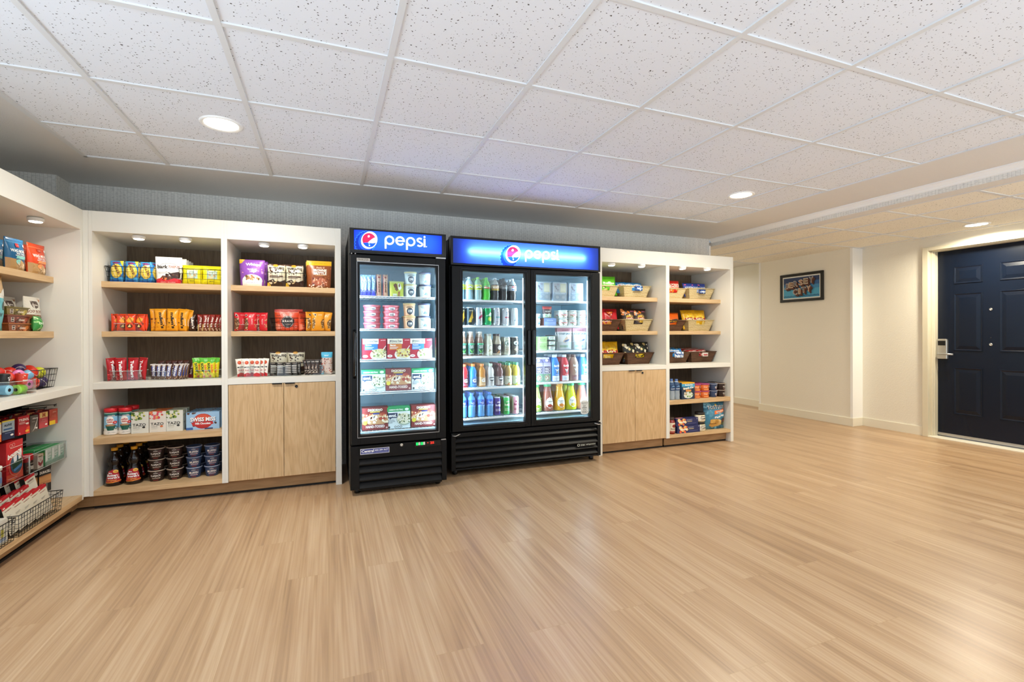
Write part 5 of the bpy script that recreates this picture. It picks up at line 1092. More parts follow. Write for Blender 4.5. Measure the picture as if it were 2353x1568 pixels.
def jd(col, food):
    return [('r', 'b02434', 0, 0, 1, 1), ('r', 'eae6d2', .02, .74, .68, 1), ('t', '3a3a50', 'Jimmy Dean', .43, .87, .13, .42, {'bold': .02}), ('t', '3a3a50', 'JD', .16, .87, .12, .12, {'bold': .04}), ('t', 'a8a090', 'BREAKFAST BOWL', .35, .78, .05, .5), ('r', col, .1, .44, .64, .73), ('t', 'fff', 'Sausage' if col[0] == '3' else 'Bacon', .26, .67, .08, .24, {'bold': .03}), ('r', 'e8eef8', .12, .56, .48, .58), ('r', 'e8eef8', .12, .5, .42, .52), ('t', 'f4d8d8', 'protein', .87, .92, .06, .2, {'bold': .03}), ('e', 'f0ece6', .72, .2, .40, .3), ('e', 'd8cfa8', .72, .26, .34, .24)]+[('n', food, .42, .1, 1.0, .46, 60, .045, 3), ('p', 'e8e4e0', [(.84, .45), (.98, .66), (1, .64), (.88, .44)]), ('e', 'f2ecea', .12, .13, .11, .07), ('t', '8a2a34', '390', .12, .13, .06)]
PA = Proto(carton(w, h, .045, 'b02434', jd('3c7cc8', ['e4dc9a', 'd8c878', '7a4a3a', 'f0ecc8', '8a9a5a']), '8a1a28', 'a82434', 'frozen_bowl_box')); PB = Proto(carton(w, h, .045, 'b02434', jd('d07a2a', ['e8d468', 'd8b84a', '8a4a34', 'f0e490']), '8a1a28', 'a82434', 'frozen_bowl_box'))
for k, (a, b, P, n) in enumerate(((248, 578, PA, 'red breakfast bowl box with blue panel, left one'), (590, 905, PB, 'red breakfast bowl box with orange panel, middle one'), (908, 1206, PA, 'red breakfast bowl box with blue panel, right one'))):
    c, _, _ = meas(*G(a, b), VG(430), VG(448), y); P.put((c+.003, y, .961+e), n+' on the third freezer shelf', 'food box', 'frozen bowl boxes'); P.put((c+.003, y+.055, .961+e), n.split(',')[0]+f', behind the {n.split(", ")[1].split(" ")[0]} one', 'food box', 'frozen bowl boxes')
c, w, h = meas(*G(935, 1240), VG(600), VG(885), y)
a1 = [('r', 'dfeaec', 0, 0, 1, 1), ('r', '1f9a5a', 0, .80, 1, 1), ('t', 'f0f8f4', 'CARBON NEUTRAL!', .38, .885, .075, .62, {'bold': .03}), ('e', 'e8f4ec', .85, .89, .09, .06), ('p', '243a5c', [(.03, .5), (.44, .5), (.44, .74), (.03, .74)]), ('p', '243a5c', [(.1, .5), (.2, .5), (.1, .42)]), ('t', 'f4f6f4', 'evol.', .235, .62, .15, .34, {'bold': .04}), ('t', '3a4a5a', 'CHICKEN', .17, .4, .045, .26), ('t', '3a4a5a', 'ENCHILADA', .19, .34, .045, .3), ('t', '3a4a5a', 'BAKE', .13, .28, .045, .18), ('e', 'a8b8a8', .74, .42, .34, .29), ('e', 'e8e8d0', .74, .46, .31, .27), ('n', ['eceadc', '5a7a3a', 'd0cca0', '2f5a2a', 'f4f2e8'], .5, .26, .99, .68, 70, .035, 4), ('e', '2a3a3a', .08, .07, .045, .05), ('o', '2a3a3a', .35, .08, .05, .05, .35), ('o', '2a3a3a', .47, .08, .05, .05, .35), ('o', '2a3a3a', .59, .08, .05, .05, .35)]
EV = Proto(carton(w, h, .045, 'dfeaec', a1, 'c8dcd8', '2aa060', 'frozen_bowl_box'))
c, w, h = meas(*G(578, 925), VG(592), VG(892), y)
a1 = [('r', '7c2c2c', 0, 0, 1, 1), ('e', 'd8b488', .55, .46, .52, .24), ('e', 'c49468', .55, .40, .46, .16), ('n', ['e8d8b8', 'd8a878', 'f0e8d0', 'b86a4a'], .0, .3, 1, .72, 60, .05, 4), ('e', 'a8402f', .78, .7, .12, .08), ('e', 'a8402f', .76, .5, .13, .08), ('e', 'b04a38', .12, .66, .12, .08), ('p', 'efe6dc', [(.2, .5), (.55, .66), (.6, .55), (.4, .42)]), ('p', '3a3a3a', [(.3, .5), (.34, .6), (.38, .6), (.34, .48)]), ('p', '3a3a3a', [(.42, .55), (.46, .63), (.5, .62), (.45, .52)]), ('t', '3a1a1a', 'DIGIORNO', .5, .895, .12, .58, {'bold': .06}), ('t', 'f4ead8', 'DIGIORNO', .5, .9, .11, .56, {'bold': .035}), ('r', 'd8c060', .3, .79, .68, .835), ('r', '3a4a8a', .42, .70, .66, .76), ('r', '7c2c2c', 0, 0, 1, .25), ('t', 'f4ece4', 'HAND-TOSSED', .5, .155, .12, .72, {'bold': .03}), ('p', 'e0d040', [(.03, .42), (.18, .42), (.18, .28), (.1, .24), (.03, .28)]), ('e', 'd8b8b0', .94, .08, .035, .04)]
DG = Proto(carton(w, h, .045, '7c2c2c', a1, '5c1c1c', '6a2424', 'pizza_box'))
for a, b, P, z, n, ct in ((238, 555, EV, .722, 'white and green frozen bake box, left on the fourth freezer shelf', 'food box'), (578, 925, DG, .722, 'maroon frozen pizza box between two green bake boxes', 'pizza box'), (935, 1240, EV, .722, 'white and green frozen bake box, right on the fourth freezer shelf', 'food box'),
                          (250, 590, DG, .437, 'maroon frozen pizza box, bottom left in the freezer', 'pizza box'), (597, 915, EV, .437, 'white and green frozen bake box between two bottom pizza boxes', 'food box'), (928, 1266, DG, .437, 'maroon frozen pizza box, bottom right in the freezer', 'pizza box')):
    c, _, _ = meas(*G(a, b), VG(870 if z > .6 else 1440), VG(890 if z > .6 else 1460), y); P.put((c+(.006 if a < 260 else 0), y, z+e), n, ct, 'boxes in the freezer')
    P.put((c+(.006 if a < 260 else 0)+.004, y+.055, z+e), n.split(',')[0].split(' between')[0]+f', behind the {("left", "middle", "right")[0 if a < 400 else 1 if a < 700 else 2]} {("bottom", "fourth shelf")[z > .6]} box', ct, 'boxes in the freezer')
T1 = Proto(acrylic_tray(.115, .36, .085))
for x, z, n in ((.632, 1.425, 'clear acrylic tray of white tubs on the top freezer shelf'), (.60, 1.186, 'clear acrylic tray of orange tubs on the second freezer shelf')): T1.put((x, 3.87, z+.0005), n, 'tray', 'clear trays in the freezer')
for x, z, n in ((.748, 1.425, 'clear acrylic tray of dark lidded tubs, top freezer shelf'), (.744, 1.186, 'clear acrylic tray of dark lidded tubs, second freezer shelf')): T1.put((x-.022, 3.87, z+.0005), n, 'tray', 'clear trays in the freezer', sc=(.9, 1, .9))
# ------------------------------------------------------------------ cooler, left door
K = Q((1020, 0), 6.032); V = lambda v: 520+v/6.032
J = Q((1020, 0), 6.192); VJ = lambda v: 740+v/6.192
y = 3.835; e = .002
def soda(R, h, col, capc, band, art, clearc=None):
    pr = [(R*.86, 0), (R*.98, .006), (R*.9, h*.09), (R, h*.16), (R, h*.30), (R*.93, h*.36), (R, h*.44), (R, h*.66), (R*.97, h*.70), (R*.8, h*.79), (R*.45, h*.88), (R*.36, h*.91), (R*.36, h*.94)]
    cols = [col]*8+[clearc or col]*5
    return bottle(pr, cols, (R*.40, h*.935, h, capc), (h*.44, h*.66, band, art, R*2.2), 'soda_bottle', 18)
c, w, h = meas(*K(292, 408), V(688), V(1004), y); R = w/2*.96
mt = lambda bg: [('p', '2a3a30', [(.1, .2), (.3, .8), (.4, .55), (.5, .9), (.7, .6), (.92, .25), (.6, .35)]), ('p', 'e8f0e0', [(.15, .25), (.3, .68), (.4, .45), (.5, .78), (.7, .5), (.85, .3), (.55, .42)]), ('t', '2f5a2a', 'twist', .55, .3, .2, .4)]
SB = [Proto(soda(R, h, '86a6b2', 'd0e0e4', 'c8d838', mt(0), 'a8bec8')), Proto(soda(R, h, '93aca8', '8fc84a', 'c8d838', mt(0), '8ab080')), Proto(soda(R, h, '48b828', '7fc84a', '3fa838', [('t', 'c83a2a', 'Dew', .5, .5, .6, .7, {'bold': .05, 'shear': .2}), ('r', 'e8f0e0', .1, .42, .5, .55)], '6fc84a')),
      Proto(soda(R, h, '2f2824', 'd4d8dc', 'b8905a', [('t', 'f4e8d8', 'KIST', .5, .58, .4, .7, {'bold': .03}), ('r', 'd8b83a', 0, 0, 1, .16)], 'b8b0a8')), Proto(soda(R, h, '2a211d', '30302e', '2a2a2a', [('t', '9a9a9a', 'ZERO', .5, .5, .4, .6)], '3a302a')), Proto(soda(R, h, '2a2420', 'd8dce0', 'b4bcc4', [('e', 'e8ecf0', .5, .5, .32, .46), ('p', 'c8283a', [(.2, .6), (.35, .9), (.65, .9), (.8, .62), (.5, .7)]), ('p', '2a4a9a', [(.2, .4), (.35, .1), (.65, .1), (.8, .38), (.5, .3)]), ('t', '1a2a5a', 'pepsi', .5, .5, .16, .5)], 'b0b4b8'))]
nm = ['clear lemon lime soda bottle', 'clear soda bottle with green cap', 'bright green soda bottle', 'dark soda bottle with tan label', 'black zero soda bottle', 'dark cola bottle with silver label']
for k, (a, b, p) in enumerate(((246, 286, 0), (292, 408, 0), (416, 526, 1), (530, 648, 2), (656, 766, 3), (774, 884, 4), (904, 1000, 5))):
    c, _, _ = meas(*K(a, b), V(980), V(1004), y)
    if k == 0: c = meas(*K(292, 408), V(980), V(1004), y)[0]-2.12*R
    SB[p].put((c, y+R-.03, 1.428+e), f'{nm[p]}, {ORD[k]} from the left in the top cooler row', 'soda bottle', 'front row of soda bottles')
    for j in (1, 2): SB[p].put((c, y+R-.03+j*R*2.06, 1.428+e), f'{nm[p]}, {ORD[j-1]} one behind the {ORD[k]} front bottle', 'soda bottle', 'soda bottles behind the front row')
c, w, h = meas(*K(428, 540), V(1122), V(1368), y); R = w/2*.97
arts = [('2a3438', [('p', 'd0a838', [(.2, .1), (.62, .92), (.66, .5), (.85, .45), (.6, .35), (.5, .1)]), ('e', '202020', .66, .2, .14, .1), ('t', 'e8e0c0', 'STAR', .5, .9, .08, .4)], 'black and gold energy drink can'), ('c8ccd2', [('t', 'b8305a', 'DIET', .55, .78, .09, .3), ('p', 'b8305a', [(.3, .3), (.75, .5), (.7, .66), (.35, .5)]), ('t', '8a2a4a', 'cola', .5, .45, .14, .5, {'rot': 80})], 'silver and magenta soda can'), ('1f9a58', [('e', '8fc83a', .62, .34, .28, .17), ('e', 'c8e070', .62, .34, .2, .12), ('p', 'e0f0d8', [(.4, .6), (.6, .85), (.75, .7), (.6, .6)]), ('t', 'e8f4e0', 'ginger', .5, .58, .1, .6)], 'green ginger ale can'), ('c4c8ce', [('t', '6a707a', 'CELSIUS', .5, .55, .16, .6, {'rot': 90}), ('r', '6a9aa0', .3, .42, .8, .52), ('r', '8a9098', .3, .15, .8, .19)], 'silver energy drink can with grey lettering'), ('ccd0d4', [('t', '5a6068', 'CELSIUS', .5, .6, .16, .55, {'rot': 90}), ('r', 'c04a5a', .3, .42, .8, .5), ('p', '6a3a3a', [(.5, .84), (.8, .92), (.75, .84)])], 'silver energy drink can with red lettering'), ('ccd0d0', [('t', '6a7070', 'CELSIUS', .5, .55, .16, .6, {'rot': 90}), ('r', '9aa0a0', .3, .2, .8, .3)], 'pale silver energy drink can')]
CN = [Proto(can(R, h, a[0], a[1])) for a in arts]
for k, (a, b, p) in enumerate(((196, 300, 0), (304, 412, 0), (428, 540, 1), (550, 662, 2), (672, 780, 3), (798, 900, 4), (928, 1022, 5))):
    c, _, _ = meas(*K(a, b), V(1340), V(1368), y)
    if k == 0: c = meas(*K(304, 412), V(1340), V(1368), y)[0]-2.1*R
    CN[p].put((c, y+R-.03, 1.214+e), f'{arts[p][2]}, {ORD[k]} from the left in the second cooler row', 'drink can', 'front row of drink cans', rz=.2)
    CN[p].put((c, y+R*3.1-.03, 1.214+e), f'{arts[p][2]}, behind the {ORD[k]} front can', 'drink can', 'drink cans behind the front row')
c, w, h = meas(*J(332, 440), VJ(128), VJ(474), y); R = w/2*.96
pr = [(R*.9, 0), (R, .006), (R, h*.5), (R*.93, h*.6), (R*.62, h*.78), (R*.52, h*.86), (R*.54, h*.93)]
TB = Proto(bottle(pr, ['6a4a38', '6a4a38', '7a5844', '8a6a58', 'a89080', 'b8a898'], (R*.58, h*.93, h, 'd8d4d0'), (h*.06, h*.52, '24483a', [('r', '4fb880', 0, .86, 1, .98), ('t', 'f0f4ec', 'PURE', .5, .74, .1, .5, {'bold': .03}), ('t', 'f0f4ec', 'LEAF', .5, .6, .1, .5, {'bold': .03}), ('p', '6ac84a', [(.5, .1), (.2, .42), (.3, .45), (.48, .25)]), ('p', '4aa83a', [(.5, .1), (.8, .42), (.7, .45), (.52, .25)]), ('r', 'c8d8c8', .25, .06, .75, .1)], R*2.0), 'tea_bottle', 18))
for k, (a, b) in enumerate(((214, 326), (332, 440), (458, 572))):
    c, _, _ = meas(*J(a, b), VJ(440), VJ(474), y)
    if k == 0: c = meas(*J(332, 440), VJ(440), VJ(474), y)[0]-2.16*R
    for j in range(2): TB.put((c, y+R-.03+j*R*2.1, .96+e), f'brown iced tea bottle, {("left", "middle", "right")[k]} one of the {("front", "second")[j]} row', 'tea bottle', 'iced tea bottles')
c, w, h = meas(*J(590, 694), VJ(165), VJ(472), y); R = w/2*.96
pr = [(R*.9, 0), (R, .006), (R, h*.5), (R*.9, h*.64), (R*.62, h*.8), (R*.6, h*.9)]
FB = [Proto(bottle(pr, c1, (R*.66, h*.9, h, c3), (h*.1, h*.52, c2, ar, R*2.0), 'coffee_bottle', 18)) for c1, c2, c3, ar in (('d8d4bc', 'e0dcc8', 'b8b4a8', [('e', 'f0ece0', .6, .6, .32, .3), ('o', '6a8a6a', .6, .6, .32, .3, .12), ('p', 'b8a878', [(.2, .1), (.5, .5), (.6, .3)])]), ('b8a890', '4a3a34', '5a4a48', [('e', 'd8d0c8', .6, .62, .3, .28), ('o', '3a3a3a', .6, .62, .3, .28, .15), ('p', 'c8905a', [(.2, 0), (.6, .4), (.7, .05)]), ('n', ['2a1a14', '6a4a34'], .1, 0, .9, .35, 8, .1, 3)]))]
for k, (a, b) in enumerate(((590, 694), (716, 815))):
    c, _, _ = meas(*J(a, b), VJ(440), VJ(472), y)
    for j in range(2): FB[k].put((c, y+R-.03+j*R*2.1, .96+e), f'{("cream", "mocha")[k]} bottled coffee in the {("front", "second")[j]} row, right of the iced teas', 'coffee bottle', 'bottled coffees')
c, w, h = meas(*J(842, 944), VJ(212), VJ(470), y); R = w/2*.96
ar = lambda d: [('e', d, .5, .72, .34, .17), ('e', 'e8e8e0', .5, .72, .27, .135), ('p', d, [(.4, .62), (.5, .84), (.6, .62)]), ('r', '9a8a78', .25, .42, .75, .46), ('e', 'b8a890', .5, .28, .22, .1), ('r', '8a7a68', .25, .1, .75, .13)]
CC = [Proto(can(R, h, c1, ar(d))) for c1, d in (('d0d0bc', '4a6a58'), ('4a4440', '2a3a34'))]
for k, (a, b) in enumerate(((842, 944), (968, 1056))):
    c, _, _ = meas(*J(a, b), VJ(440), VJ(468), y)
    for j in range(2): CC[k].put((c, y+R-.03+j*R*2.1, .96+e), f'{("pale", "dark")[k]} coffee can in the {("front", "second")[j]} row, right end of the third cooler shelf', 'drink can', 'coffee cans')
c, w, h = meas(*J(358, 474), VJ(602), VJ(928), y); R = w/2*.96
def sport(R, h, col, cap, band, art, name='sports_bottle'):
    pr = [(R*.88, 0), (R*.98, .006), (R*.98, h*.42), (R*.86, h*.50), (R*.96, h*.58), (R*.92, h*.70), (R*.6, h*.82), (R*.46, h*.86), (R*.46, h*.9)]
    return Proto(bottle(pr, col, (R*.52, h*.885, h, cap), (h*.05, h*.42, band, art, R*2.0), name, 18))
gat = lambda c: [('t', 'f4f4f4', 'G', .5, .62, .44, .5, {'bold': .06}), ('p', 'f08a2a', [(.56, .5), (.7, .75), (.62, .6)]), ('r', c, .2, .1, .8, .2)]
SP = [(sport(R, h, 'd0202a', 'e86a3a', '7a2030', gat('d86a7a')), 'red sports drink bottle with orange cap'), (sport(R, h, '2a86e0', 'e88a3a', '3a6ab8', gat('6ab0f0')), 'blue sports drink bottle with orange cap'), (sport(R, h, 'c8801e', 'e8924a', 'c8a070', gat('e8c8a0')), 'orange sports drink bottle with orange cap'),
      (sport(R, h, 'd8d2cc', 'd8ecd8', 'c8c4c0', [('p', '2a2a2a', [(.15, .95), (.85, .95), (.8, .6), (.5, .42), (.2, .6)]), ('t', 'f0ece8', 'MM', .5, .75, .2, .5, {'bold': .05}), ('t', '5a4a48', '25g', .5, .28, .14, .4)], 'protein_bottle'), 'white protein shake bottle'), (sport(R, h, '6a3a34', '8a4a48', 'b8a8a0', [('p', '2a2020', [(.15, .95), (.85, .95), (.8, .6), (.5, .42), (.2, .6)]), ('t', 'f0ece8', 'MM', .5, .75, .2, .5, {'bold': .05}), ('t', '5a3a38', '25g', .5, .28, .14, .4)], 'protein_bottle'), 'brown protein shake bottle'),
      (sport(R*.95, h*1.01, 'a8843a', '5aa878', 'd8d8c0', [('t', '5a5a3a', 'lipton', .5, .7, .2, .7), ('p', 'b05a3a', [(.1, 0), (.4, .3), (.5, 0)]), ('r', '6a9a4a', .3, .2, .9, .3)], 'tea_bottle'), 'amber tea bottle with green cap'), (sport(R*.95, h*1.02, 'd0c03a', '5aa878', 'd8dcc0', [('t', '5a5a3a', 'lipton', .5, .7, .2, .7), ('p', '6aa83a', [(.1, 0), (.4, .4), (.5, 0)]), ('r', 'd8c83a', .3, .15, .9, .3)], 'tea_bottle'), 'yellow tea bottle with green cap')]
for k, (a, b) in enumerate(((228, 345), (358, 474), (482, 600), (606, 720), (736, 848), (864, 972), (982, 1088))):
    c, _, _ = meas(*J(a, b), VJ(890), VJ(925), y)
    if k == 0: c = meas(*J(358, 474), VJ(890), VJ(925), y)[0]-2.2*R
    for j in range(4): SP[k][0].put((c, y+R-.03+j*R*2.12, .70+e), f'{SP[k][1]}, {("front one", "second in line", "third in line", "last in line")[j]} on the fourth cooler shelf', 'drink bottle', 'bottles on the fourth cooler shelf', rz=.15)
c, w, h = meas(*J(470, 586), VJ(1012), VJ(1348), y); R = w/2*.97
pr = [(R*.86, 0), (R*.98, .006), (R*.9, h*.12), (R, h*.2), (R*.92, h*.32), (R*.98, h*.44), (R, h*.7), (R*.82, h*.8), (R*.45, h*.88), (R*.42, h*.92)]
WB = Proto(bottle(pr, '5f9fd8', (R*.46, h*.915, h, '5a8ae0'), (h*.44, h*.72, '2a52c0', [('t', 'e8f0fc', 'AQ', .5, .5, .34, .4, {'bold': .03}), ('n', ['8ab8f0', '3a8ae8'], 0, .1, 1, .9, 8, .1, 4), ('p', '7ab0f0', [(0, .1), (.4, .3), (1, .1), (1, .0), (0, .0)])], R*2.1), 'water_bottle', 18))
for k, (a, b) in enumerate(((206, 330), (336, 458), (470, 586), (595, 710))):
    c, _, _ = meas(*J(a, b), VJ(1300), VJ(1348), y)
    if k == 0: c = meas(*J(336, 458), VJ(1300), VJ(1348), y)[0]-2.15*R
    for j in range(3): WB.put((c, y+R-.03+j*R*2.06, .45+e), f'blue water bottle, {ORD[k]} from the left in the {("front", "second", "back")[j]} row of the bottom shelf', 'water bottle', 'blue water bottles')
c, w, h = meas(*J(832, 936), VJ(1068), VJ(1322), y); R = w/2*.97
BB = [Proto(can(R, h, c1, [('t', c2, 'bubly', .5, .58, .2, .62, {'bold': .05}), ('r', c2, .2, .2, .8, .24), ('r', c2, .2, .3, .7, .33), ('e', c2, .5, .8, .16, .05)])) for c1, c2 in (('4a3a86', 'e0dcf0'), ('4ab860', 'e0f0d0'), ('dc9aa8', '8a2a4a'))]
for k, (a, b) in enumerate(((698, 812), (832, 936), (962, 1066))):
    c, _, _ = meas(*J(a, b), VJ(1290), VJ(1320), y)
    for j in range(4): BB[k].put((c, y+R-.03+j*R*2.08, .45+e), f'{("purple", "green", "pink")[k]} sparkling water can, {("front one", "second in line", "third in line", "last in line")[j]}', 'drink can', 'sparkling water cans', rz=.15)
# ------------------------------------------------------------------ cooler, right door
y = 3.835
c, w, h = meas(*K(1500, 1695), V(768), V(1023), y)
def lunch():
    r = thing('snack_tray', '', 'x'); D = .05
    mb = MB().box(-w/2+.004, w/2-.004, -D/2+.010, D/2, 0, h, 'c0d0de')
    draw(mb, [('r', 'a4b2c6', .06, .46, .48, .94), ('n', ['6a6a80', '9a9ab0', 'c0c0cc'], .1, .52, .44, .92, 14, .07, 3), ('r', 'd8d4b0', .52, .46, .94, .94), ('r', 'e8e4c8', .56, .52, .9, .86), ('r', '8fa8c4', .04, .36, .96, .46), ('t', 'e8eef4', 'FRUIT & CHEESE', .5, .41, .06, .7), ('e', 'b8c4d4', .28, .2, .2, .14), ('e', 'c0ccd8', .72, .2, .2, .14), ('e', 'd4dce4', .3, .2, .12, .08), ('e', 'd4dce4', .74, .2, .12, .08)], w-.008, h, flat(-D/2+.010))
    mb.build('food_compartments', 'card', r)
    b = MB().box(-w/2, w/2, -D/2, -D/2+.006, 0, h); b.build('clear_lid', 'clear', r, bevel=.005)
    return r
P = Proto(lunch())
for k, (a, b) in enumerate(((1278, 1465), (1502, 1695), (1728, 1918))):
    c, _, _ = meas(*K(a, b), V(1000), V(1023), y); P.put((c, y, 1.436+e), f'clear lidded snack tray, {("left", "middle", "right")[k]} of three in the top right cooler row', 'snack tray', 'clear snack trays')
    P.put((c+.002, y+.065, 1.436+e), f'clear lidded snack tray standing behind the {("left", "middle", "right")[k]} front tray', 'snack tray', 'clear snack trays')
c, w, h = meas(*K(1270, 1335), V(1290), V(1372), y); R = w/2
pr = [(R*.74, 0), (R*.78, .003), (R*.98, h*.9)]
P = Proto(tub(pr, 'dfe8ea', [('p', '4a8aa0', [(.2, .2), (.5, .7), (.8, .3)]), ('t', '3a6a80', 'oats', .5, .8, .14, .4)], R*1.9, (0, h*.9), ([(R*1.0, h*.9), (R*1.02, h*.95), (R*.96, h)], 'e8eef0'), 'yogurt_cup'))
for k in range(2): P.put((c+.01, y+.02, 1.215+e+k*h*1.0), f'small white cup, {("lower", "upper")[k]} of the pair left of the blue snack box', 'cup', 'small white cups')
c, w, h = meas(*K(1387, 1558), V(1262), V(1366), y); Proto(carton(w, h, .10, '7f98cc', [('r', '9ab0dc', .05, .1, .95, .5), ('t', 'd0dcf4', 'snacks', .5, .72, .16, .5)], '6a3a2c', '7a4a38', 'snack_box')).put((c, y+.05, 1.215+e), 'pale blue open snack display box in the second right row', 'display box')
c, w, h2 = meas(*K(1397, 1528), V(1100), V(1264), y)
Proto(bag(w, h2, .04, [(.35, 'c8d4c8'), (.72, '5a4a48'), (1, 'b84a48')], [('t', 'f0ece4', 'OH SNAP', .5, .55, .13, .6, {'bold': .03}), ('n', ['8ab890', 'dfe8dc', 'c8d8c0'], .15, .05, .85, .35, 14, .08, 3), ('r', 'e86a5a', .1, .8, .9, .84)], 'stand', 61, name='pickle_pouch')).put((c, y+.05, 1.215+e+h+.002), 'red topped snack pouch standing on the pale blue box', 'pouch')
c, w, h = meas(*K(1725, 1845), V(1258), V(1364), y); R = w/2*.97
pr = [(R*.72, 0), (R*.85, .004), (R*.98, h*.35), (R*.96, h*.7), (R*.8, h*.88)]
a1 = [('r', 'c04038', 0, .36, 1, .48), ('t', '3a4a44', 'Chobani', .5, .66, .16, .6, {'bold': .02}), ('n', ['c84a4a', '6a8a4a'], .2, .05, .8, .32, 6, .06, 3)]
P = Proto(tub(pr, ['eceee8']*4, a1, R*1.9, (0, h*.88), ([(R*.82, h*.88), (R*.97, h*.9), (R*.97, h*.96), (R*.9, h)], 'e4ece8'), 'yogurt_cup'))
for j, (a, b) in enumerate(((1598, 1720), (1725, 1845), (1850, 1985))):
    c, _, _ = meas(*K(a, b), V(1340), V(1364), y)
    for k in range(2):
        P.put((c, y+R-.03, 1.215+e+k*h*1.003), f'white yogurt cup with red stripe, {("lower", "upper")[k]} of the {("left", "middle", "right")[j]} stack', 'yogurt cup', 'yogurt cups', rz=.1)
        P.put((c, y+R*3.1-.03, 1.215+e+k*h*1.003), f'white yogurt cup with red stripe, {("lower", "upper")[k]} one behind the {("left", "middle", "right")[j]} front stack', 'yogurt cup', 'yogurt cups')
P.put((meas(*K(1598, 1720), V(1340), V(1364), y)[0]-2.02*R, y+R*3.1-.03, 1.215+e), 'white yogurt cup with red stripe, in the back row right of the blue box', 'yogurt cup', 'yogurt cups')
# third shelf
c, w, h = meas(*J(1336, 1458), VJ(305), VJ(402), y)
P = Proto(carton(w, h, .09, 'a8c48a', [('o', '7a9a5a', .5, .6, .3, .22, .1), ('t', '5a7a3a', 'hummus', .5, .6, .12, .6), ('r', 'c8dcb0', .05, .1, .95, .2)], '8aa86a', '9ab87a', 'snack_box'))
for k in range(2): P.put((c, y+.03, .995+e+k*(h+.001)), f'pale green snack box, {("lower", "upper")[k]} of two at the left of the third right shelf', 'snack box', 'pale green boxes')
c, w, h = meas(*J(1465, 1598), VJ(330), VJ(402), y); R = w/2
P = Proto(tub([(R*.86, 0), (R*.9, .003), (R*.98, h*.8)], 'a8c4b0', [('r', 'dfe8e4', .1, .25, .9, .8), ('t', '5a6a6a', 'guac', .5, .5, .3, .5)], R*1.9, (0, h*.85), ([(R*1.0, h*.8), (R*1.02, h*.84), (R*1.0, h*.99)], '3a2c2c'), 'dip_cup'))
for k in range(3): P.put((c, y+R-.02, .995+e+k*h), f'pale dip cup with dark lid, {("bottom", "middle", "top")[k]} of the stack beside the green boxes', 'dip cup', 'dip cups')
c, w, h = meas(*J(1826, 2028), VJ(92), VJ(398), y)
a1 = [('r', 'b8848c', 0, .82, 1, 1), ('r', 'e8d8d8', 0, .80, 1, .83), ('t', '3a6a78', 'COLBY JACK', .5, .72, .1, .86, {'bold': .04}), ('p', 'd8b8a0', [(.3, .35), (.6, .62), (.75, .5), (.5, .3)]), ('p', '5a6a8a', [(.4, .4), (.8, .5), (.8, .42), (.45, .34)]), ('r', 'a8c0a8', .1, .1, .7, .2), ('t', '8a3a4a', 'snack', .55, .9, .06, .5)]
P = Proto(bag(w, h, .035, 'e4e4e4', a1, 'stand', 64, name='cheese_pouch'))
for k, (a, b) in enumerate(((1612, 1818), (1828, 2030))):
    c, _, _ = meas(*J(a, b), VJ(370), VJ(398), y+.03); P.put((c, y+.03, .995+e+.004), f'white cheese pouch with maroon top, {("left", "right")[k]} one in the clear tray', 'pouch', 'cheese pouches'); P.put((c+.003, y+.08, .995+e+.004), f'white cheese pouch behind the {("left", "right")[k]} front pouch', 'pouch', 'cheese pouches')
c, w, _ = meas(*J(1606, 2040), VJ(370), VJ(402), y); Proto(acrylic_tray(w, .18, .075, div=(0,))).put((c, y+.085, .995+.001), 'clear acrylic tray holding the white cheese pouches', 'tray')
# fourth shelf: cartons and milk
c, w, h = meas(*J(1408, 1512), VJ(590), VJ(856), y); D = w*.95
def milk_carton():
    r = thing('milk_carton', '', 'x'); mb = MB(); H2 = h*1.3
    cs = [('r', '6f9a78', 0, 0, 1, .42), ('e', 'e0dccf', .5, .2, .34, .17), ('o', '4a3a2c', .5, .2, .3, .15, .18), ('n', ['8a6a48', 'b89a70'], .3, .1, .7, .3, 8, .1, 3), ('r', '3c3458', .12, .46, .88, .80), ('t', 'f0eef4', 'HALF', .5, .69, .13, .6, {'bold': .03}), ('t', 'f0eef4', 'HALF', .5, .55, .13, .6, {'bold': .03}), ('r', 'd0d0e0', 0, .84, 1, .9)]
    vs = [(x, yy, z) for z in (0, h) for yy in (-D/2, D/2) for x in (-w/2, w/2)]
    mb.add(vs, [(0, 2, 3, 1), (0, 1, 5, 4), (2, 6, 7, 3), (0, 4, 6, 2), (1, 3, 7, 5)], 'b4b0cc'); draw(mb, cs, w, h, flat(-D/2))
    mb.add([(-w/2, -D/2, h), (w/2, -D/2, h), (w/2, 0, h*1.2), (-w/2, 0, h*1.2), (w/2, D/2, h), (-w/2, D/2, h)], [(0, 1, 2, 3), (3, 2, 4, 5), (1, 4, 2), (0, 3, 5)], '8a84b0')
    mb.box(-w/2, w/2, -.002, .002, h*1.19, h*1.28, 'd8d8e4'); mb.build('carton_body', 'card', r)
    c_ = MB().lathe([(.012, 0), (.012, .012), (.010, .014)], 14, 'f0f0f2'); c_.xf(Matrix.Translation((0, -D*.26, h*1.09)) @ Matrix.Rotation(math.atan2(h*.2, D/2), 4, 'X')); c_.build('cap', 'plastic', r); return r
P = Proto(milk_carton())
for k, (a, b) in enumerate(((1296, 1400), (1408, 1512))):
    c, _, _ = meas(*J(a, b), VJ(820), VJ(856), y); P.put((c, y+.02, .718+e), f'purple and green half and half carton, {("left", "right")[k]} of two front cartons', 'carton', 'milk cartons'); P.put((c, y+.02+D*1.06, .718+e), f'purple and green carton behind the {("left", "right")[k]} front carton', 'carton', 'milk cartons')
c, w, h = meas(*J(1655, 1778), VJ(466), VJ(838), y); R = w/2*.98
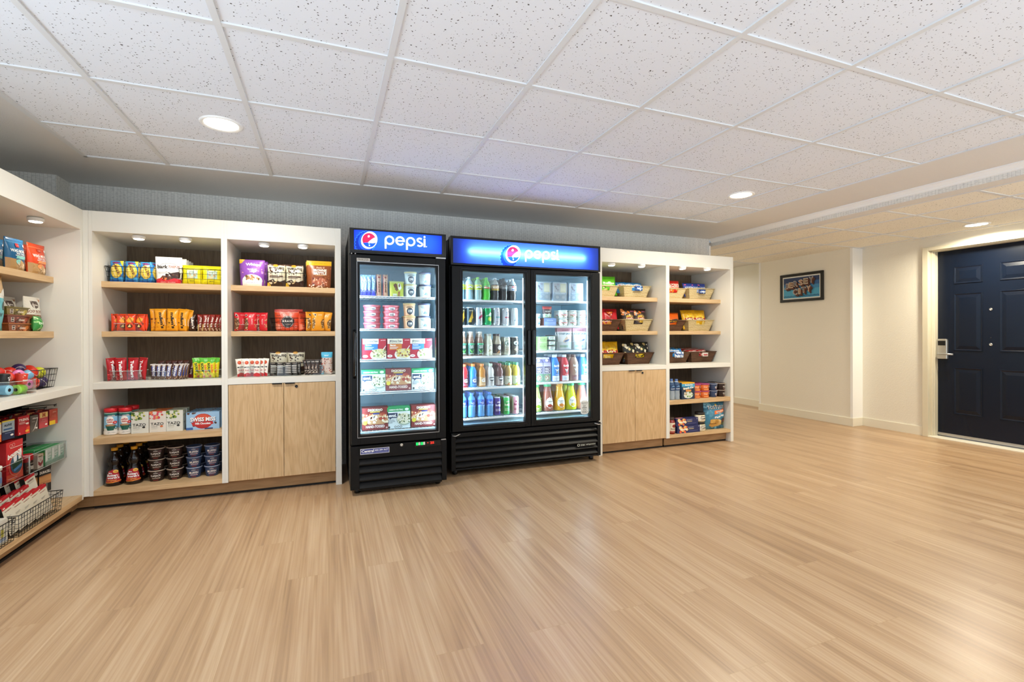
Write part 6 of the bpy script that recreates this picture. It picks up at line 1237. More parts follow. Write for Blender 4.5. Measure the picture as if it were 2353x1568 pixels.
def milk(col, bot, capc):
    pr = [(R*.92, 0), (R, .006), (R, h*.6), (R*.98, h*.68), (R*.6, h*.86), (R*.4, h*.91)]
    a = [('r', bot, 0, 0, 1, .30), ('t', 'f4f0ec', 'fairlife', .5, .86, .13, .72, {'bold': .04}), ('p', 'e4ecf0', [(.24, .70), (.5, .64), (.76, .70), (.62, .58), (.56, .46), (.44, .46), (.38, .58)]), ('e', '2a3438', .5, .52, .05, .07), ('t', 'f0f0f0', '30g', .5, .36, .06, .4), ('r', '98a0a8', .2, .16, .8, .18), ('r', '98a0a8', .2, .1, .7, .12)]
    return Proto(bottle(pr, col, (R*.5, h*.9, h, capc), (h*.01, h*.68, None, a, R*2.1), 'milk_bottle', 20, 'plastic'))
MK = [(milk('3a7fd0', 'd4e0ec', 'dde8f0'), 'blue'), (milk('cc3038', 'd4dce4', 'dce4ec'), 'red'), (milk('a88874', '8a5a58', '6a5048'), 'brown'), (milk('4a98e0', 'dce8f4', 'e0f0f8'), 'sky blue')]
for k, (a, b) in enumerate(((1522, 1642), (1655, 1778), (1790, 1916), (1925, 2042))):
    c, _, _ = meas(*J(a, b), VJ(800), VJ(838), y)
    for j in range(3): MK[k][0].put((c, y+R-.03+j*R*2.1, .718+e), f'{MK[k][1]} milk bottle, {("front one", "second in line", "last in line")[j]} on the fourth right shelf', 'milk bottle', 'milk bottles', rz=.2)
c, w, h = meas(*J(1574, 1735), VJ(888), VJ(1272), y); R = w/2*.97
def juice(col, capc, lb):
    pr = [(R*.9, 0), (R, .008), (R*1.0, h*.22), (R*.93, h*.42), (R*.7, h*.66), (R*.55, h*.82), (R*.56, h*.9)]
    a = [('e', 'f0f2ec', .5, .5, .42, .44), ('p', 'f0f2ec', [(.2, .7), (.5, 1.0), (.8, .7)]), ('t', '3a4a58', 'Tropicana', .5, .62, .13, .68, {'bold': .02}), ('r', '9aa4a0', .3, .47, .7, .5), ('e', lb, .5, .28, .22, .14), ('n', [lb], .25, .15, .75, .36, 5, .1, 3)]
    r = bottle(pr, col, (R*.62, h*.89, h, capc), (h*.08, h*.52, None, a, R*1.7), 'juice_bottle', 22); return Proto(r)
JU = [(juice('a8c86a', '4aa860', '8fc03a'), 'green'), (juice('94584a', '3aa06a', 'a83a2a'), 'brown red'), (juice('e0a81e', 'd89a2a', 'e08a2a'), 'orange yellow'), (juice('c8d40e', '3ab06a', 'e0c83a'), 'lime yellow'), (juice('d0867c', '4ab87a', 'd84a5a'), 'pink')]
for k, (a, b) in enumerate(((1246, 1400), (1410, 1568), (1574, 1735), (1740, 1896), (1900, 2052))):
    c, _, _ = meas(*J(a, b), VJ(1230), VJ(1268), y)
    for j in range(2): JU[k][0].put((c, y+R-.03+j*R*2.1, .456+e), f'{JU[k][1]} juice bottle, {("front", "back")[j]} one on the bottom right shelf', 'juice bottle', 'juice bottles')
# ------------------------------------------------------------------ units C and D: woven baskets of chips
C7 = Q((1370, 0), 5.227); V7 = lambda v: 560+v/5.227
BASK = {}
def basket(key, mat, W, D, H):
    if key not in BASK: BASK[key] = Proto(wicker_basket(W, D, H, mat))
    return BASK[key]
def chip(W, H, D, base, art, seed): return Proto(bag(W, H, D, base, art, 'pillow', seed, name='chip_bag', rough=.22))
BW, BD, BH = .245, .36, .105
lays = lambda: [('e', 'd8a81c', .5, .75, .4, .2), ('p', 'c02a2a', [(.12, .44), (.5, .38), (.9, .46), (.9, .58), (.5, .52), (.12, .56)]), ('e', 'f0d040', .5, .56, .30, .16), ('p', 'a82020', [(.14, .42), (.88, .44), (.84, .56), (.5, .60), (.16, .54)]), ('t', 'fff8e8', "Lay's", .5, .51, .14, .56, {'bold': .05}), ('n', ['f0dc8a', 'e8c860'], .1, .08, .9, .3, 8, .12, 3), ('r', 'b88a10', 0, .94, 1, .96)]
def bagset(P, cx, cy, z, n, W, desc, H, group='chip bags', rows=1, tilt=-.22, dx=0, ns=None):
    names = ns or {1: [''], 2: ['left', 'right'], 3: ['left', 'middle', 'right']}[n]
    for r in range(rows):
        for k in range(n):
            x = cx+(k-(n-1)/2)*W*.82+dx; jit = ((k*37+r*17) % 7-3)*.02
            P.put((x, cy-.075+r*.10, z+.02+.004*r), (f'{desc}, {names[k]} one' if r == 0 else f'{desc}, {("", "next", "last")[r] if rows > 2 else "just"} behind the {names[k]} front one').replace(',  one', '').replace('the  front', 'the front'), 'chip bag', group, rx=tilt+.05*r, rz=jit, ry=jit*.5)
y0 = 4.04
def place_basket(key, mat, ua, ub, vr, vb, z, lab, y=y0, W=BW):
    c, w, h = meas(*C7(ua, ub), V7(vr), V7(vb), y); xm = 2.418 if ub < 700 else 3.19
    if c-w/2 < xm: r_ = c+w/2; w = r_-xm; c = r_-w/2
    if ub > 700: c = min(c, 3.955-w/2)
    P = basket(key, mat, w, BD, h); P.put((c, y+BD/2, z), lab, 'basket', 'woven baskets'); return c, y+BD/2, w, h
# C top
chA = chip(.19, .20, .06, '5cb81f', [('r', '3f9a18', 0, .86, 1, .88), ('t', 'f4f8e8', "Ruffles", .5, .62, .13, .7, {'bold': .04}), ('t', 'dff0c0', 'SOUR CREAM', .5, .47, .05, .6), ('n', ['d8e070', 'f0e8a0'], .1, .1, .9, .38, 7, .1, 3), ('p', '2f7a12', [(0, .4), (.3, .5), (.2, .3), (0, .2)])], 71)
c, y, w, h = place_basket('creamA', 'wicker_cream', -95, 268, 485, 618, ZS1, 'cream woven basket of green chip bags, beside the cooler on the top shelf')
bagset(chA, c+.012, y-.03, ZS1, 2, .17, 'bright green chip bag in the cream basket', .2)
c2, y2, w2, h2 = place_basket('cream', 'wicker_cream', 326, 655, 492, 630, ZS1, 'cream woven basket of pale blue cookie bags, top shelf')
chB = chip(.15, .145, .05, '2f8ad0', [('t', 'f4f8fc', 'MINI', .5, .66, .16, .6, {'bold': .04}), ('p', 'e8eef4', [(.1, .4), (.9, .52), (.88, .42), (.12, .3)]), ('e', 'd85a6a', .3, .5, .12, .1), ('n', ['1a4a8a', '6ab0e8'], .1, .1, .9, .4, 8, .1, 4)], 72)
bagset(chB, c2-.01, y2-.02, ZS1+.03, 3, .12, 'light blue cookie bag in the cream basket', .15, rows=2, tilt=-.6)
Proto(bag(.10, .05, .012, '2f5a9a', [('t', 'f0f4f8', 'wafer', .5, .5, .4, .7, {'bold': .05, 'rot': -8}), ('n', ['a8c8e8', '1a2a5a'], .05, .1, .95, .9, 8, .1, 3)], 'flat', 73, name='chip_bag', nx=6, ny=5)).put((c2+.012, y2-BD/2-.008, ZS1+.068), 'small blue packet poking from the slot of the cream basket, left unit', 'snack packet')
# C middle
c, y, w, h = place_basket('brownA', 'wicker_brown', -75, 300, 897, 1032, ZS2, 'brown woven basket of red chip bags, beside the cooler')
chC = chip(.20, .21, .06, 'c81f2c', [('t', 'f8f0e8', 'Doritos', .5, .40, .15, .8, {'bold': .05}), ('p', '8a0f18', [(.2, .9), (.8, .9), (.5, .5)]), ('p', 'e8702a', [(.3, .85), (.7, .85), (.5, .6)]), ('n', ['e89a3a'], .1, .1, .9, .3, 6, .12, 4)], 74)
bagset(chC, c+.012, y-.03, ZS2, 2, .17, 'red chip bag in the brown basket', .2)
c2, y2, w2, h2 = place_basket('cream', 'wicker_cream', 348, 672, 890, 1030, ZS2, 'cream woven basket of dark chip bags, middle shelf')
chD = chip(.165, .21, .055, '33261f', [('n', ['d87a2a', 'e8904a'], .05, .72, .5, .95, 6, .13, 3), ('e', '5a4a40', .52, .50, .42, .26), ('e', 'd8b040', .52, .50, .30, .2), ('p', 'b02a2a', [(.2, .42), (.86, .42), (.82, .54), (.5, .58), (.22, .54)]), ('t', 'fff8e8', "Lay's", .52, .49, .13, .5, {'bold': .05}), ('t', 'c86a8a', 'BBQ', .8, .86, .06, .3)], 75)
bagset(chD, c2-.005, y2-.04, ZS2, 2, .165, 'dark brown chip bag with yellow emblem in the cream basket', .2, tilt=-.12)
# C counter
c, y, w, h = place_basket('brownB', 'wicker_brown', -40, 335, 1312, 1452, ZCN, 'brown woven basket of yellow chip bags, on the counter beside the cooler')
chE = chip(.19, .215, .06, 'e8b31a', lays(), 76)
bagset(chE, c+.008, y-.03, ZCN, 2, .17, 'yellow chip bag in the brown counter basket', .2, ns=['left', 'right'])
c2, y2, w2, h2 = place_basket('brown', 'wicker_brown', 368, 692, 1307, 1442, ZCN, 'brown woven basket of black popcorn bags on the counter')
chF = chip(.175, .205, .06, '1b1c1c', [('n', ['f0e8c8', 'e8d8a0', 'c8b070', 'f8f4e0'], .08, .48, .95, .92, 14, .09, 3), ('p', '4a6a3a', [(.4, .9), (.6, .6), (.66, .62)]), ('p', 'e8c41a', [(.06, .18), (.96, .28), (.96, .46), (.06, .36)]), ('t', '1b1c1c', 'Smartfood', .51, .32, .13, .8, {'bold': .04, 'rot': 5}), ('t', 'e8e8e0', 'white cheddar', .5, .12, .05, .6)], 77)
bagset(chF, c2-.005, y2-.04, ZCN, 2, .175, 'black popcorn bag with yellow banner in the brown basket', .2, tilt=-.14)
# D top
c, y, w, h = place_basket('creamE', 'wicker_cream', 775, 1085, 519, 642, ZS1, 'cream woven basket of red cracker bags, far right unit')
chG = chip(.165, .165, .05, 'd22a22', [('r', 'f4e8d8', .1, .52, .92, .76), ('t', 'c8241c', 'CHEEZ', .5, .64, .17, .76, {'bold': .05}), ('n', ['f08a2a', 'e87a1a'], .15, .1, .9, .42, 8, .11, 3), ('t', 'fff', 'it', .5, .46, .08)], 78)
bagset(chG, c+.008, y-.03, ZS1+.02, 2, .15, 'red cracker bag in the cream basket', .17)
c2, y2, w2, h2 = place_basket('creamD', 'wicker_cream', 1112, 1420, 527, 657, ZS1, 'cream woven basket of dark blue cookie bags, far right unit')
chH = chip(.125, .155, .045, '24409a', [('r', 'e86a9a', .1, .82, .3, .9), ('t', 'dfe8f8', 'COOKIE', .5, .66, .12, .7, {'bold': .03}), ('e', 'b8c8e8', .5, .4, .36, .24), ('n', ['4a6ac8', '1a2a6a', 'c8a070'], .15, .2, .85, .6, 9, .1, 3)], 79)
bagset(chH, c2-.012, y2-.03, ZS1+.012, 3, .11, 'dark blue cookie bag in the cream basket', .15)
Proto(bag(.09, .045, .012, '2a4a8a', [('t', 'f0f4f8', 'cookies', .5, .5, .4, .8, {'bold': .05}), ('n', ['a8c8e8', '1a2a5a'], .05, .1, .95, .9, 6, .1, 3)], 'flat', 80, name='chip_bag', nx=6, ny=5)).put((c2, y2-BD/2-.008, ZS1+.062), 'small blue packet poking from the slot of the cream basket, far right unit', 'snack packet')
# D middle
c, y, w, h = place_basket('brownE', 'wicker_brown', 770, 1076, 907, 1034, ZS2, 'brown woven basket of orange puff bags, far right unit')
chI = chip(.17, .17, .055, 'e0641a', [('p', '1f1a18', [(.06, .3), (.9, .38), (.9, .58), (.06, .5)]), ('t', 'f4c820', 'Cheetos', .48, .45, .14, .74, {'bold': .05}), ('p', 'c8202a', [(0, 0), (1, 0), (1, .2), (.4, .14), (0, .24)]), ('r', 'c84a10', 0, .9, 1, .93)], 81)
bagset(chI, c+.008, y-.03, ZS2+.01, 2, .15, 'orange puff bag in the brown basket', .17)
c2, y2, w2, h2 = place_basket('creamD', 'wicker_cream', 1104, 1412, 906, 1036, ZS2, 'cream woven basket of yellow chip bags, far right unit')
bagset(chE, c2-.01, y2-.03, ZS2, 2, .16, 'yellow chip bag in the cream basket of the far right unit', .2)
# D counter
c, y, w, h = place_basket('brownF', 'wicker_brown', 820, 1133, 1300, 1428, ZCN, 'brown woven basket of light blue cookie packs, far right counter')
chJ = chip(.24, .13, .06, '2a88d4', [('n', ['e8e0c8', 'f4f0e0', 'd8b888'], .2, .4, .95, .9, 10, .05, 3), ('t', 'f0f4fc', 'cookies', .5, .6, .18, .5, {'bold': .04})], 82)
bagset(chJ, c+.02, y-.06, ZCN+.03, 1, .2, 'light blue cookie pack in the brown counter basket', .13, rows=3, tilt=-.7)
Proto(bag(.12, .06, .012, 'dce4ee', [('t', '2a4a8a', 'crispy', .5, .55, .42, .8, {'bold': .05}), ('n', ['4a7ac0', '2a4a8a'], .05, .1, .95, .9, 7, .1, 3)], 'flat', 83, name='chip_bag', nx=6, ny=5)).put((c+.01, y-BD/2-.010, ZCN+.058), 'white and blue packet poking from the slot of the brown counter basket', 'snack packet')
c2, y2, w2, h2 = place_basket('brownD', 'wicker_brown', 1154, 1456, 1292, 1417, ZCN, 'brown woven basket of red wafer packs, far right counter')
chK = chip(.16, .125, .045, 'b02028', [('t', 'f4e8e0', 'WAFER', .5, .5, .3, .8, {'bold': .05}), ('r', 'e8e0d8', 0, .82, 1, .9), ('n', ['e8c8b8', '7a1018'], .05, .05, .95, .4, 9, .09, 4)], 84)
bagset(chK, c2-.01, y2-.05, ZCN+.028, 2, .16, 'dark red wafer pack in the brown counter basket', .13, rows=2, tilt=-.75)
Proto(bag(.08, .04, .012, 'd8d0c8', [('t', 'b02028', 'keks', .5, .5, .5, .7, {'bold': .06})], 'flat', 85, name='chip_bag', nx=6, ny=5)).put((c2+.01, y2-BD/2-.010, ZCN+.064), 'pale packet poking from the slot of the brown basket of red packs', 'snack packet')
# D lower shelf
C8 = Q((1370, 0), 6.533); V8 = lambda v: 820+v/6.533
y = 3.872
c, w, h = meas(*C8(1195, 1280), V8(325), V8(632), y); R = w/2*.98
pr = [(R*.9, 0), (R, .006), (R*.94, h*.15), (R, h*.22), (R*.93, h*.4), (R, h*.46), (R, h*.72), (R*.6, h*.86), (R*.4, h*.91)]
P = Proto(bottle(pr, ['9aa8b4']*5+['3a5478']*2+['a8b8c8']*4, (R*.44, h*.905, h, '5a7ab8'), (h*.46, h*.72, '24406a', [('t', 'e8f0f8', 'AQUAFINA', .5, .3, .2, .8, {'bold': .03}), ('p', '8ab8e0', [(.1, .6), (.5, .9), (.9, .6), (.5, .75)])], R*2.1), 'water_bottle', 18))
for k, (a, b) in enumerate(((1105, 1190), (1195, 1280))):
    c, _, _ = meas(*C8(a, b), V8(600), V8(632), y)
    for j in range(2): P.put((c+(.012 if k == 0 else 0), y+R+j*R*2.1, ZLW), f'clear water bottle, {("left", "right")[k]} one of the {("front", "back")[j]} pair in the far right unit', 'water bottle', 'clear water bottles')
c, w, h = meas(*C8(1288, 1480), V8(372), V8(620), y)
a1 = [('r', '1c3048', 0, 0, 1, .7), ('r', '4aa8d0', 0, .76, 1, .93), ('r', 'f0b020', 0, .93, 1, 1), ('t', 'f4f4ec', 'Bumble Bee', .55, .86, .09, .6, {'bold': .03}), ('p', '3f9ac4', [(0, .7), (1, .78), (1, .7), (.6, .62), (.2, .66)]), ('t', 'fff8e0', 'Snack On', .5, .68, .13, .8, {'bold': .04, 'rot': 6}), ('r', 'd8924a', .3, .46, .72, .58), ('e', 'd8e0d8', .5, .25, .36, .2), ('n', ['8ab050', 'e8e8d8', '5a8a3a', 'b8a080'], .2, .12, .8, .42, 16, .06, 3)]
P = Proto(carton(w, h, .032, '1c3048', a1, '2a6a9a', 'e8b02a', 'tuna_box', sart=[('r', '1c3048', 0, 0, 1, .6)]))
for k in range(6): P.put((c-.002*k, y+.018+k*.034, ZLW), 'dark blue and yellow tuna box, '+('front one of the line' if k == 0 else f'{ORD[k]} in line, far right unit' if k < 5 else 'back one of the line'), 'food box', 'tuna boxes')
c, w, h = meas(*C8(1610, 1738), V8(500), V8(605), y); R = w/2*.99
pr = [(R*.84, 0), (R*.88, .003), (R*.98, h*.86)]
a1 = [('r', '6a2a2a', .55, .42, .95, .9), ('e', 'e8d8c8', .75, .68, .1, .16), ('t', 'f4d8b0', 'mac', .26, .6, .2, .34), ('r', 'f0a060', .1, .12, .6, .3)]
P = Proto(tub(pr, 'd96a22', a1, R*2.0, (0, h*.86), ([(R*.98, h*.86), (R*1.03, h*.88), (R*1.03, h*.97), (R*.98, h*.995)], 'a8487a'), 'pasta_cup', 'lid', 'card'))
for j, (a, b) in enumerate(((1484, 1606), (1612, 1738))):
    c, _, _ = meas(*C8(a, b), V8(570), V8(603), y)
    for k in range(2): P.put((c, y+R, ZLW+k*h), f'orange pasta cup with purple rim, {("lower", "upper")[k]} of the {("left", "right")[j]} stack', 'pasta cup', 'orange cups', rz=.1); P.put((c+.002, y+R*3.1, ZLW+k*h), f'orange pasta cup, {("lower", "upper")[k]} one behind the {("left", "right")[j]} front stack', 'pasta cup', 'orange cups')
c, w, h2 = meas(*C8(1862, 1980), V8(487), V8(590), y); s = h2/hc
for P, a, b, n in ((mf, 1748, 1858, 'slate blue'), (fj, 1864, 1978, 'dark brown')):
    c, w, _ = meas(*C8(a, b), V8(560), V8(590), y); s = w/2/.0525 if False else h2/hc
    for k in range(2):
        c = min(c, 3.962-w*.515)
        P.put((c, y+w/2, ZLW+k*h2*.985), f'{n} baking cup, {("lower", "upper")[k]} of the stack at the right end of the far unit', 'baking cup', 'baking cups in the far unit', rz=.45, sc=(w/2/(hcR*1.03), w/2/(hcR*1.03), s))
        P.put((c, y+w*1.6, ZLW+k*h2*.985), f'{n} baking cup, {("lower", "upper")[k]} one in the second row, far right unit', 'baking cup', 'baking cups in the far unit', sc=(w/2/(hcR*1.03), w/2/(hcR*1.03), s))
# D base
c, w, h = meas(*C8(1110, 1197), V8(915), V8(1166), y); R = w/2
pr = [(R*.92, 0), (R, .005), (R, h*.68), (R*.92, h*.76), (R*.74, h*.84), (R*.74, h*.86)]
a1 = [('r', 'e8dcc4', .0, .1, 1, .9), ('e', '8a2a24', .6, .66, .3, .18), ('t', '3a3030', 'RAGU', .5, .36, .14, .7, {'bold': .03}), ('r', 'b02a24', 0, .02, 1, .12), ('r', 'c8a060', .2, .22, .8, .26)]
Proto(bottle(pr, '8a2418', (R*.78, h*.85, h, '3a2a20'), (h*.12, h*.68, 'e8dcc4', a1, R*2.2), 'sauce_jar', 22)).put((c+.008, y+R, ZBS), 'red pasta sauce jar with cream label on the far right base', 'sauce jar')
c, w, h = meas(*C8(1225, 1565), V8(1045), V8(1152), y)
a1 = [('r', '232a5c', 0, 0, 1, 1), ('p', 'c83028', [(.08, .1), (.2, .2), (.42, .86), (.3, .95), (.14, .6)]), ('n', ['e8c070', 'e86a3a', 'f0d8a0'], .12, .15, .42, .9, 10, .07, 3), ('t', 'fff', 'Barilla', .27, .52, .24, .28, {'bold': .03, 'shear': .2}), ('t', 'c8cce8', 'SPAGHETTI', .6, .76, .1, .24), ('r', 'a89a80', .5, .48, .72, .62), ('r', '6a72a8', .5, .24, .9, .28), ('t', 'e8ecf8', '2-3', .95, .84, .12, .06)]
P = Proto(carton(w, h, .075, '232a5c', a1, '1c2250', '2a3268', 'pasta_box', tart=[('r', 'c83028', .1, .2, .4, .8), ('t', 'fff', 'Barilla', .25, .5, .4, .25)]))
P.put((c, y+.045, ZBS), 'dark blue spaghetti box, lower of two on the far right base', 'pasta box', 'pasta boxes'); P.put((c-.012, y+.055, ZBS+h+.001), 'dark blue spaghetti box, upper of two on the far right base', 'pasta box', 'pasta boxes', rz=.03)
c, w, h = meas(*C8(1550, 1676), V8(975), V8(1118), y); R = w/2
pr = [(R*.86, 0), (R*.98, .005), (R*1.0, h*.3), (R*.96, h*.62), (R*.86, h*.72)]
a1 = [('r', 'f4ecd8', 0, 0, 1, 1), ('r', '2a2a2a', .2, .78, .8, .92), ('t', '1a1a1a', 'Tostitos', .54, .5, .28, .8, {'bold': .04}), ('r', '8a6a20', .2, .15, .9, .25)]
P = Proto(bottle(pr, 'e8dcb4', (R*.9, h*.72, h*.98, '26221e'), (h*.12, h*.64, 'f0e6cc', a1, R*2.0), 'dip_jar', 22))
P.put((c, y+R, ZBS), 'cream cheese dip jar, lower of two beside the blue chip bag', 'dip jar', 'cheese dip jars', rz=.1); P.put((c-.002, y+R, ZBS+h*.99), 'cream cheese dip jar, upper of two beside the blue chip bag', 'dip jar', 'cheese dip jars', rz=.1)
Proto(bottle([(r, z) for r, z in pr], '2a1a16', (R*.9, h*.72, h*.98, '141312'), (h*.12, h*.64, '3a2420', [('t', 'a89080', 'salsa', .5, .5, .3, .6)], R*2.0), 'dip_jar', 22)).put((c-.002, y+R*3.05, ZBS), 'dark salsa jar standing behind the cream dip jars', 'dip jar')
c, w, h = meas(*C8(1652, 1962), V8(672), V8(1100), y+.035)
a1 = [('n', ['5a9ab8', '2f6a88', '7ab8d0'], .0, .0, 1, 1, 26, .12, 3), ('t', '1a1a1c', 'TOSTITOS', .52, .775, .135, .9, {'bold': .07}), ('t', 'ffffff', 'TOSTITOS', .52, .78, .115, .86, {'bold': .0}), ('e', 'e8c040', .5, .86, .04, .03), ('p', 'e8702a', [(.36, .54), (.96, .62), (.96, .72), (.4, .66)]), ('t', 'fff4e0', 'ORIGINAL', .68, .635, .05, .44, {'bold': .03, 'rot': 7}), ('t', 'ffffff', 'Party Size', .66, .46, .085, .56, {'bold': .05, 'rot': 8}), ('e', 'dcb468', .5, .23, .3, .14), ('p', 'd0a050', [(.2, .36), (.5, .38), (.62, .2), (.4, .06), (.2, .14)]), ('p', 'e8c888', [(.55, .36), (.78, .3), (.6, .12)]), ('t', '7a4a20', 'Restaurant', .36, .22, .05, .3, {'bold': .03}), ('e', '4a3a30', .88, .26, .14, .14), ('n', ['c8402a', '5a8a3a'], .78, .18, .98, .34, 8, .04, 5)]
Proto(bag(w, h, .11, '3f84a4', a1, 'pillow', 88, name='chip_bag', rough=.2, nx=12, ny=14)).put((c-.012, y+.07, ZBS), 'large teal tortilla chip bag at the right end of the far base', 'chip bag')
# ------------------------------------------------------------------ left wall unit (things face +X)
RZ = PI/2
LS1, LS2, LC, LB = 1.5092, 1.1682, .8222, .1222
def mY(ua, ub, vt, vb, x):
    a = atX(ua, vb, x); b = atX(ub, vb, x); m = (ua+ub)/2
    return (a.y+b.y)/2, b.y-a.y, atX(m, vt, x).z-atX(m, vb, x).z
Z1 = Q((0, 0), 9.8); v1 = lambda v: 520+v/9.8
def wag(c0, c1, c2):
    return [('r', c1, 0, .86, 1, .875), ('p', 'b08a58', [(0, 0), (1, 0), (1, .24), (.72, .22), (.3, .33), (0, .36)]), ('t', 'f0f0e8', 'WAG MORE', .5, .60, .10, .74, {'bold': .03}), ('t', 'e8ece8', 'bark less', .55, .515, .06, .44, {'bold': .03}), ('t', 'f4f4f0', 'SOFT CHEWS', .55, .455, .035, .54, {'bold': .03}), ('p', c2, [(.3, .36), (.9, .36), (.86, .4), (.9, .44), (.3, .44), (.34, .4)]), ('r', c2, .3, .345, .9, .352), ('e', c2, .45, .25, .16, .08), ('n', ['d8b890', 'c8a070', 'e8d0b0'], .4, .08, .95, .26, 9, .08, 4), ('e', 'e8ecec', .88, .80, .06, .04), ('r', 'c02a30', .40, .72, .58, .84) if c0[0] != 'd' else ('r', 'b8381a', .4, .74, .62, .84), ('t', 'f8e0e0', 'cloud', .49, .78, .03, .13), ('p', 'f0ead8', [(.84, .0), (.94, .0), (.92, .2), (.86, .2)])]
c, w, h = mY(*Z1(665, 1020), v1(375), v1(1060), -1.605)
D1 = Proto(bag(w, h*1.03, .06, 'd6451c', wag('d6451c', 'f08a5a', 'f0985a'), 'stand', 101, name='treat_pouch'))
D1.put((-1.63, c+.036, LS1), 'orange red dog treat pouch, right end of the left unit top shelf', 'pouch', 'dog treat pouches', rz=RZ-.12, sc=(.88, .9, .97))
D1.put((-1.70, c+.03, LS1), 'orange red dog treat pouch behind the front orange pouch', 'pouch', 'dog treat pouches', rz=RZ-.12, sc=(.88, .9, .97))
c, w, h = mY(*Z1(185, 575), v1(255), v1(965), -1.605)
D2 = Proto(bag(w, h*1.03, .06, '1c5f8c', wag('1c5f8c', '4a90b8', '8fd8d0'), 'stand', 102, name='treat_pouch'))
D2.put((-1.63, c+.022, LS1), 'teal blue dog treat pouch with pale lettering, front one', 'pouch', 'dog treat pouches', rz=RZ-.12, sc=(.88, .9, .97))
for k in range(2): D2.put((-1.72-.07*k, c+.03, LS1), f'teal blue dog treat pouch, {ORD[k]} one behind the front blue pouch', 'pouch', 'dog treat pouches', rz=RZ-.12, sc=(.88, .9, .97))
D3 = Proto(bag(.15, .20, .05, 'd8cdb0', [('t', '3a5a3a', 'treats', .6, .5, .12, .6), ('n', ['c8642a', '8a6a3a'], .1, .05, .9, .2, 6, .06, 3)], 'stand', 103, name='treat_pouch'))
D3.put((-1.63, 3.225, LS1), 'cream treat pouch at the left edge of the picture, top shelf', 'pouch', rz=RZ)
# second shelf
Z2 = Q((0, 0), 10.456); v2 = lambda v: 640+v/10.456
c, w, h = mY(*Z2(700, 1082), v2(450), v2(1270), -1.64)
a1 = [('r', '8a5a34', 0, 0, 1, .48), ('r', 'e4e0d4', 0, .48, 1, 1), ('p', '4a362c', [(.3, .88), (.72, .88), (.78, .78), (.7, .70), (.54, .66), (.38, .70), (.3, .78)]), ('t', 'f0e8dc', 'kitchen', .54, .77, .055, .34, {'bold': .03}), ('t', '8a4a1e', 'SOUP BONES', .5, .575, .085, .9, {'bold': .02}), ('r', '9a8a78', .35, .51, .9, .52), ('p', 'c8783a', [(.76, .98), (.86, .92), (.95, .95), (.9, .86)]), ('n', ['6a3a1c', 'b07a48', '4a2a18', 'd0a878'], .05, .05, .95, .44, 18, .07, 5), ('e', 'd8c4a0', .74, .2, .18, .1), ('p', 'e8d8c0', [(.5, .18), (.9, .18), (.8, .08), (.6, .08)])]
SB2 = Proto(bag(w, h, .05, [(.48, '8a5a34'), (1, 'e4e0d4')], a1, 'stand', 104, name='treat_pouch'))
SB2.put((-1.665, c-.006, LS2), 'white topped brown treat pouch with bone lettering, front one', 'pouch', 'white topped pouches', rz=RZ)
SB2.put((-1.76, c-.01, LS2), 'white topped brown treat pouch leaning behind the front one', 'pouch', 'white topped pouches', rz=RZ, rx=-.1)
c, w, h1 = mY(*Z2(140, 680), v2(1068), v2(1265), -1.64)
def treat_tray(cl, ld):
    r = thing('treat_tray', '', 'x'); mb = MB(); b = .84
    vs = [(x*w/2*f, y*.05*f2, z) for z, f, f2 in ((0, b, .9), (h1*.86, 1, 1)) for y in (-1, 1) for x in (-1, 1)]
    mb.add(vs, [(0, 2, 3, 1), (4, 5, 7, 6), (0, 1, 5, 4), (2, 6, 7, 3), (0, 4, 6, 2), (1, 3, 7, 5)], cl[0])
    draw(mb, [('n', cl, .4, .05, .98, .95, 22, .09, 6), ('r', 'e8e0d8', .12, .2, .28, .85), ('r', '4a3a30', .14, .25, .26, .8), ('r', 'e8e0d8', .14, .48, .26, .56), ('t', 'f4ece0', 'chews', .66, .5, .4, .3)], w*.86, h1*.8, lambda x, z, e: (x, -.0465-z*.05-e, z))
    mb.build('tray_body', 'film', r); MB().box(-w/2-.004, w/2+.004, -.055, .055, h1*.86, h1*.96, ld).build('rim_lid', 'plastic', r); return Proto(r)
for k, (cl, ld, nm) in enumerate(((['8a4a28', 'c8703a', 'd88a50', '6a3418'], 'b86a3a', 'orange brown treat tray, bottom of the three tray stack'), (['7a3a30', '9a4a3a', 'b86a5a', '5a2a24'], '8a4a38', 'red brown treat tray, middle of the three tray stack'), (['7a6a30', 'a8943a', 'c8b85a', '5a5020'], '7a7038', 'olive yellow treat tray, top of the three tray stack'))):
    treat_tray(cl, ld).put((-1.69, c+.022-.008*k, LS2+h1*.985*k), nm, 'treat tray', 'treat trays', rz=RZ)
g = bag(.075, .09, .05, '3f9a4a', [('n', ['8ad87a', '2a6a34', 'c8f0b0'], 0, 0, 1, 1, 18, .12, 3), ('t', 'e8f8e0', 'ball', .5, .55, .2, .6)], 'pillow', 105, name='treat_pouch'); Proto(g).put((-1.625, 3.69, LS2), 'small shiny green treat bag in front of the white topped pouch', 'pouch', rz=RZ)
Proto(bag(.16, .30, .06, [(.62, '5fb8c4'), (.7, 'e8e8e0'), (.93, 'c8a878'), (1, 'b08a58')], [('e', '3a4a44', .8, .45, .14, .08), ('p', 'e8e8e0', [(.4, .62), (1, .8), (1, .62)]), ('t', '2a6a7a', 'chew', .5, .3, .1, .5)], 'pillow', 108, name='treat_pouch')).put((-1.65, 3.335, LS2), 'teal and white treat bag with tan top at the left edge, second shelf', 'pouch', rz=RZ)
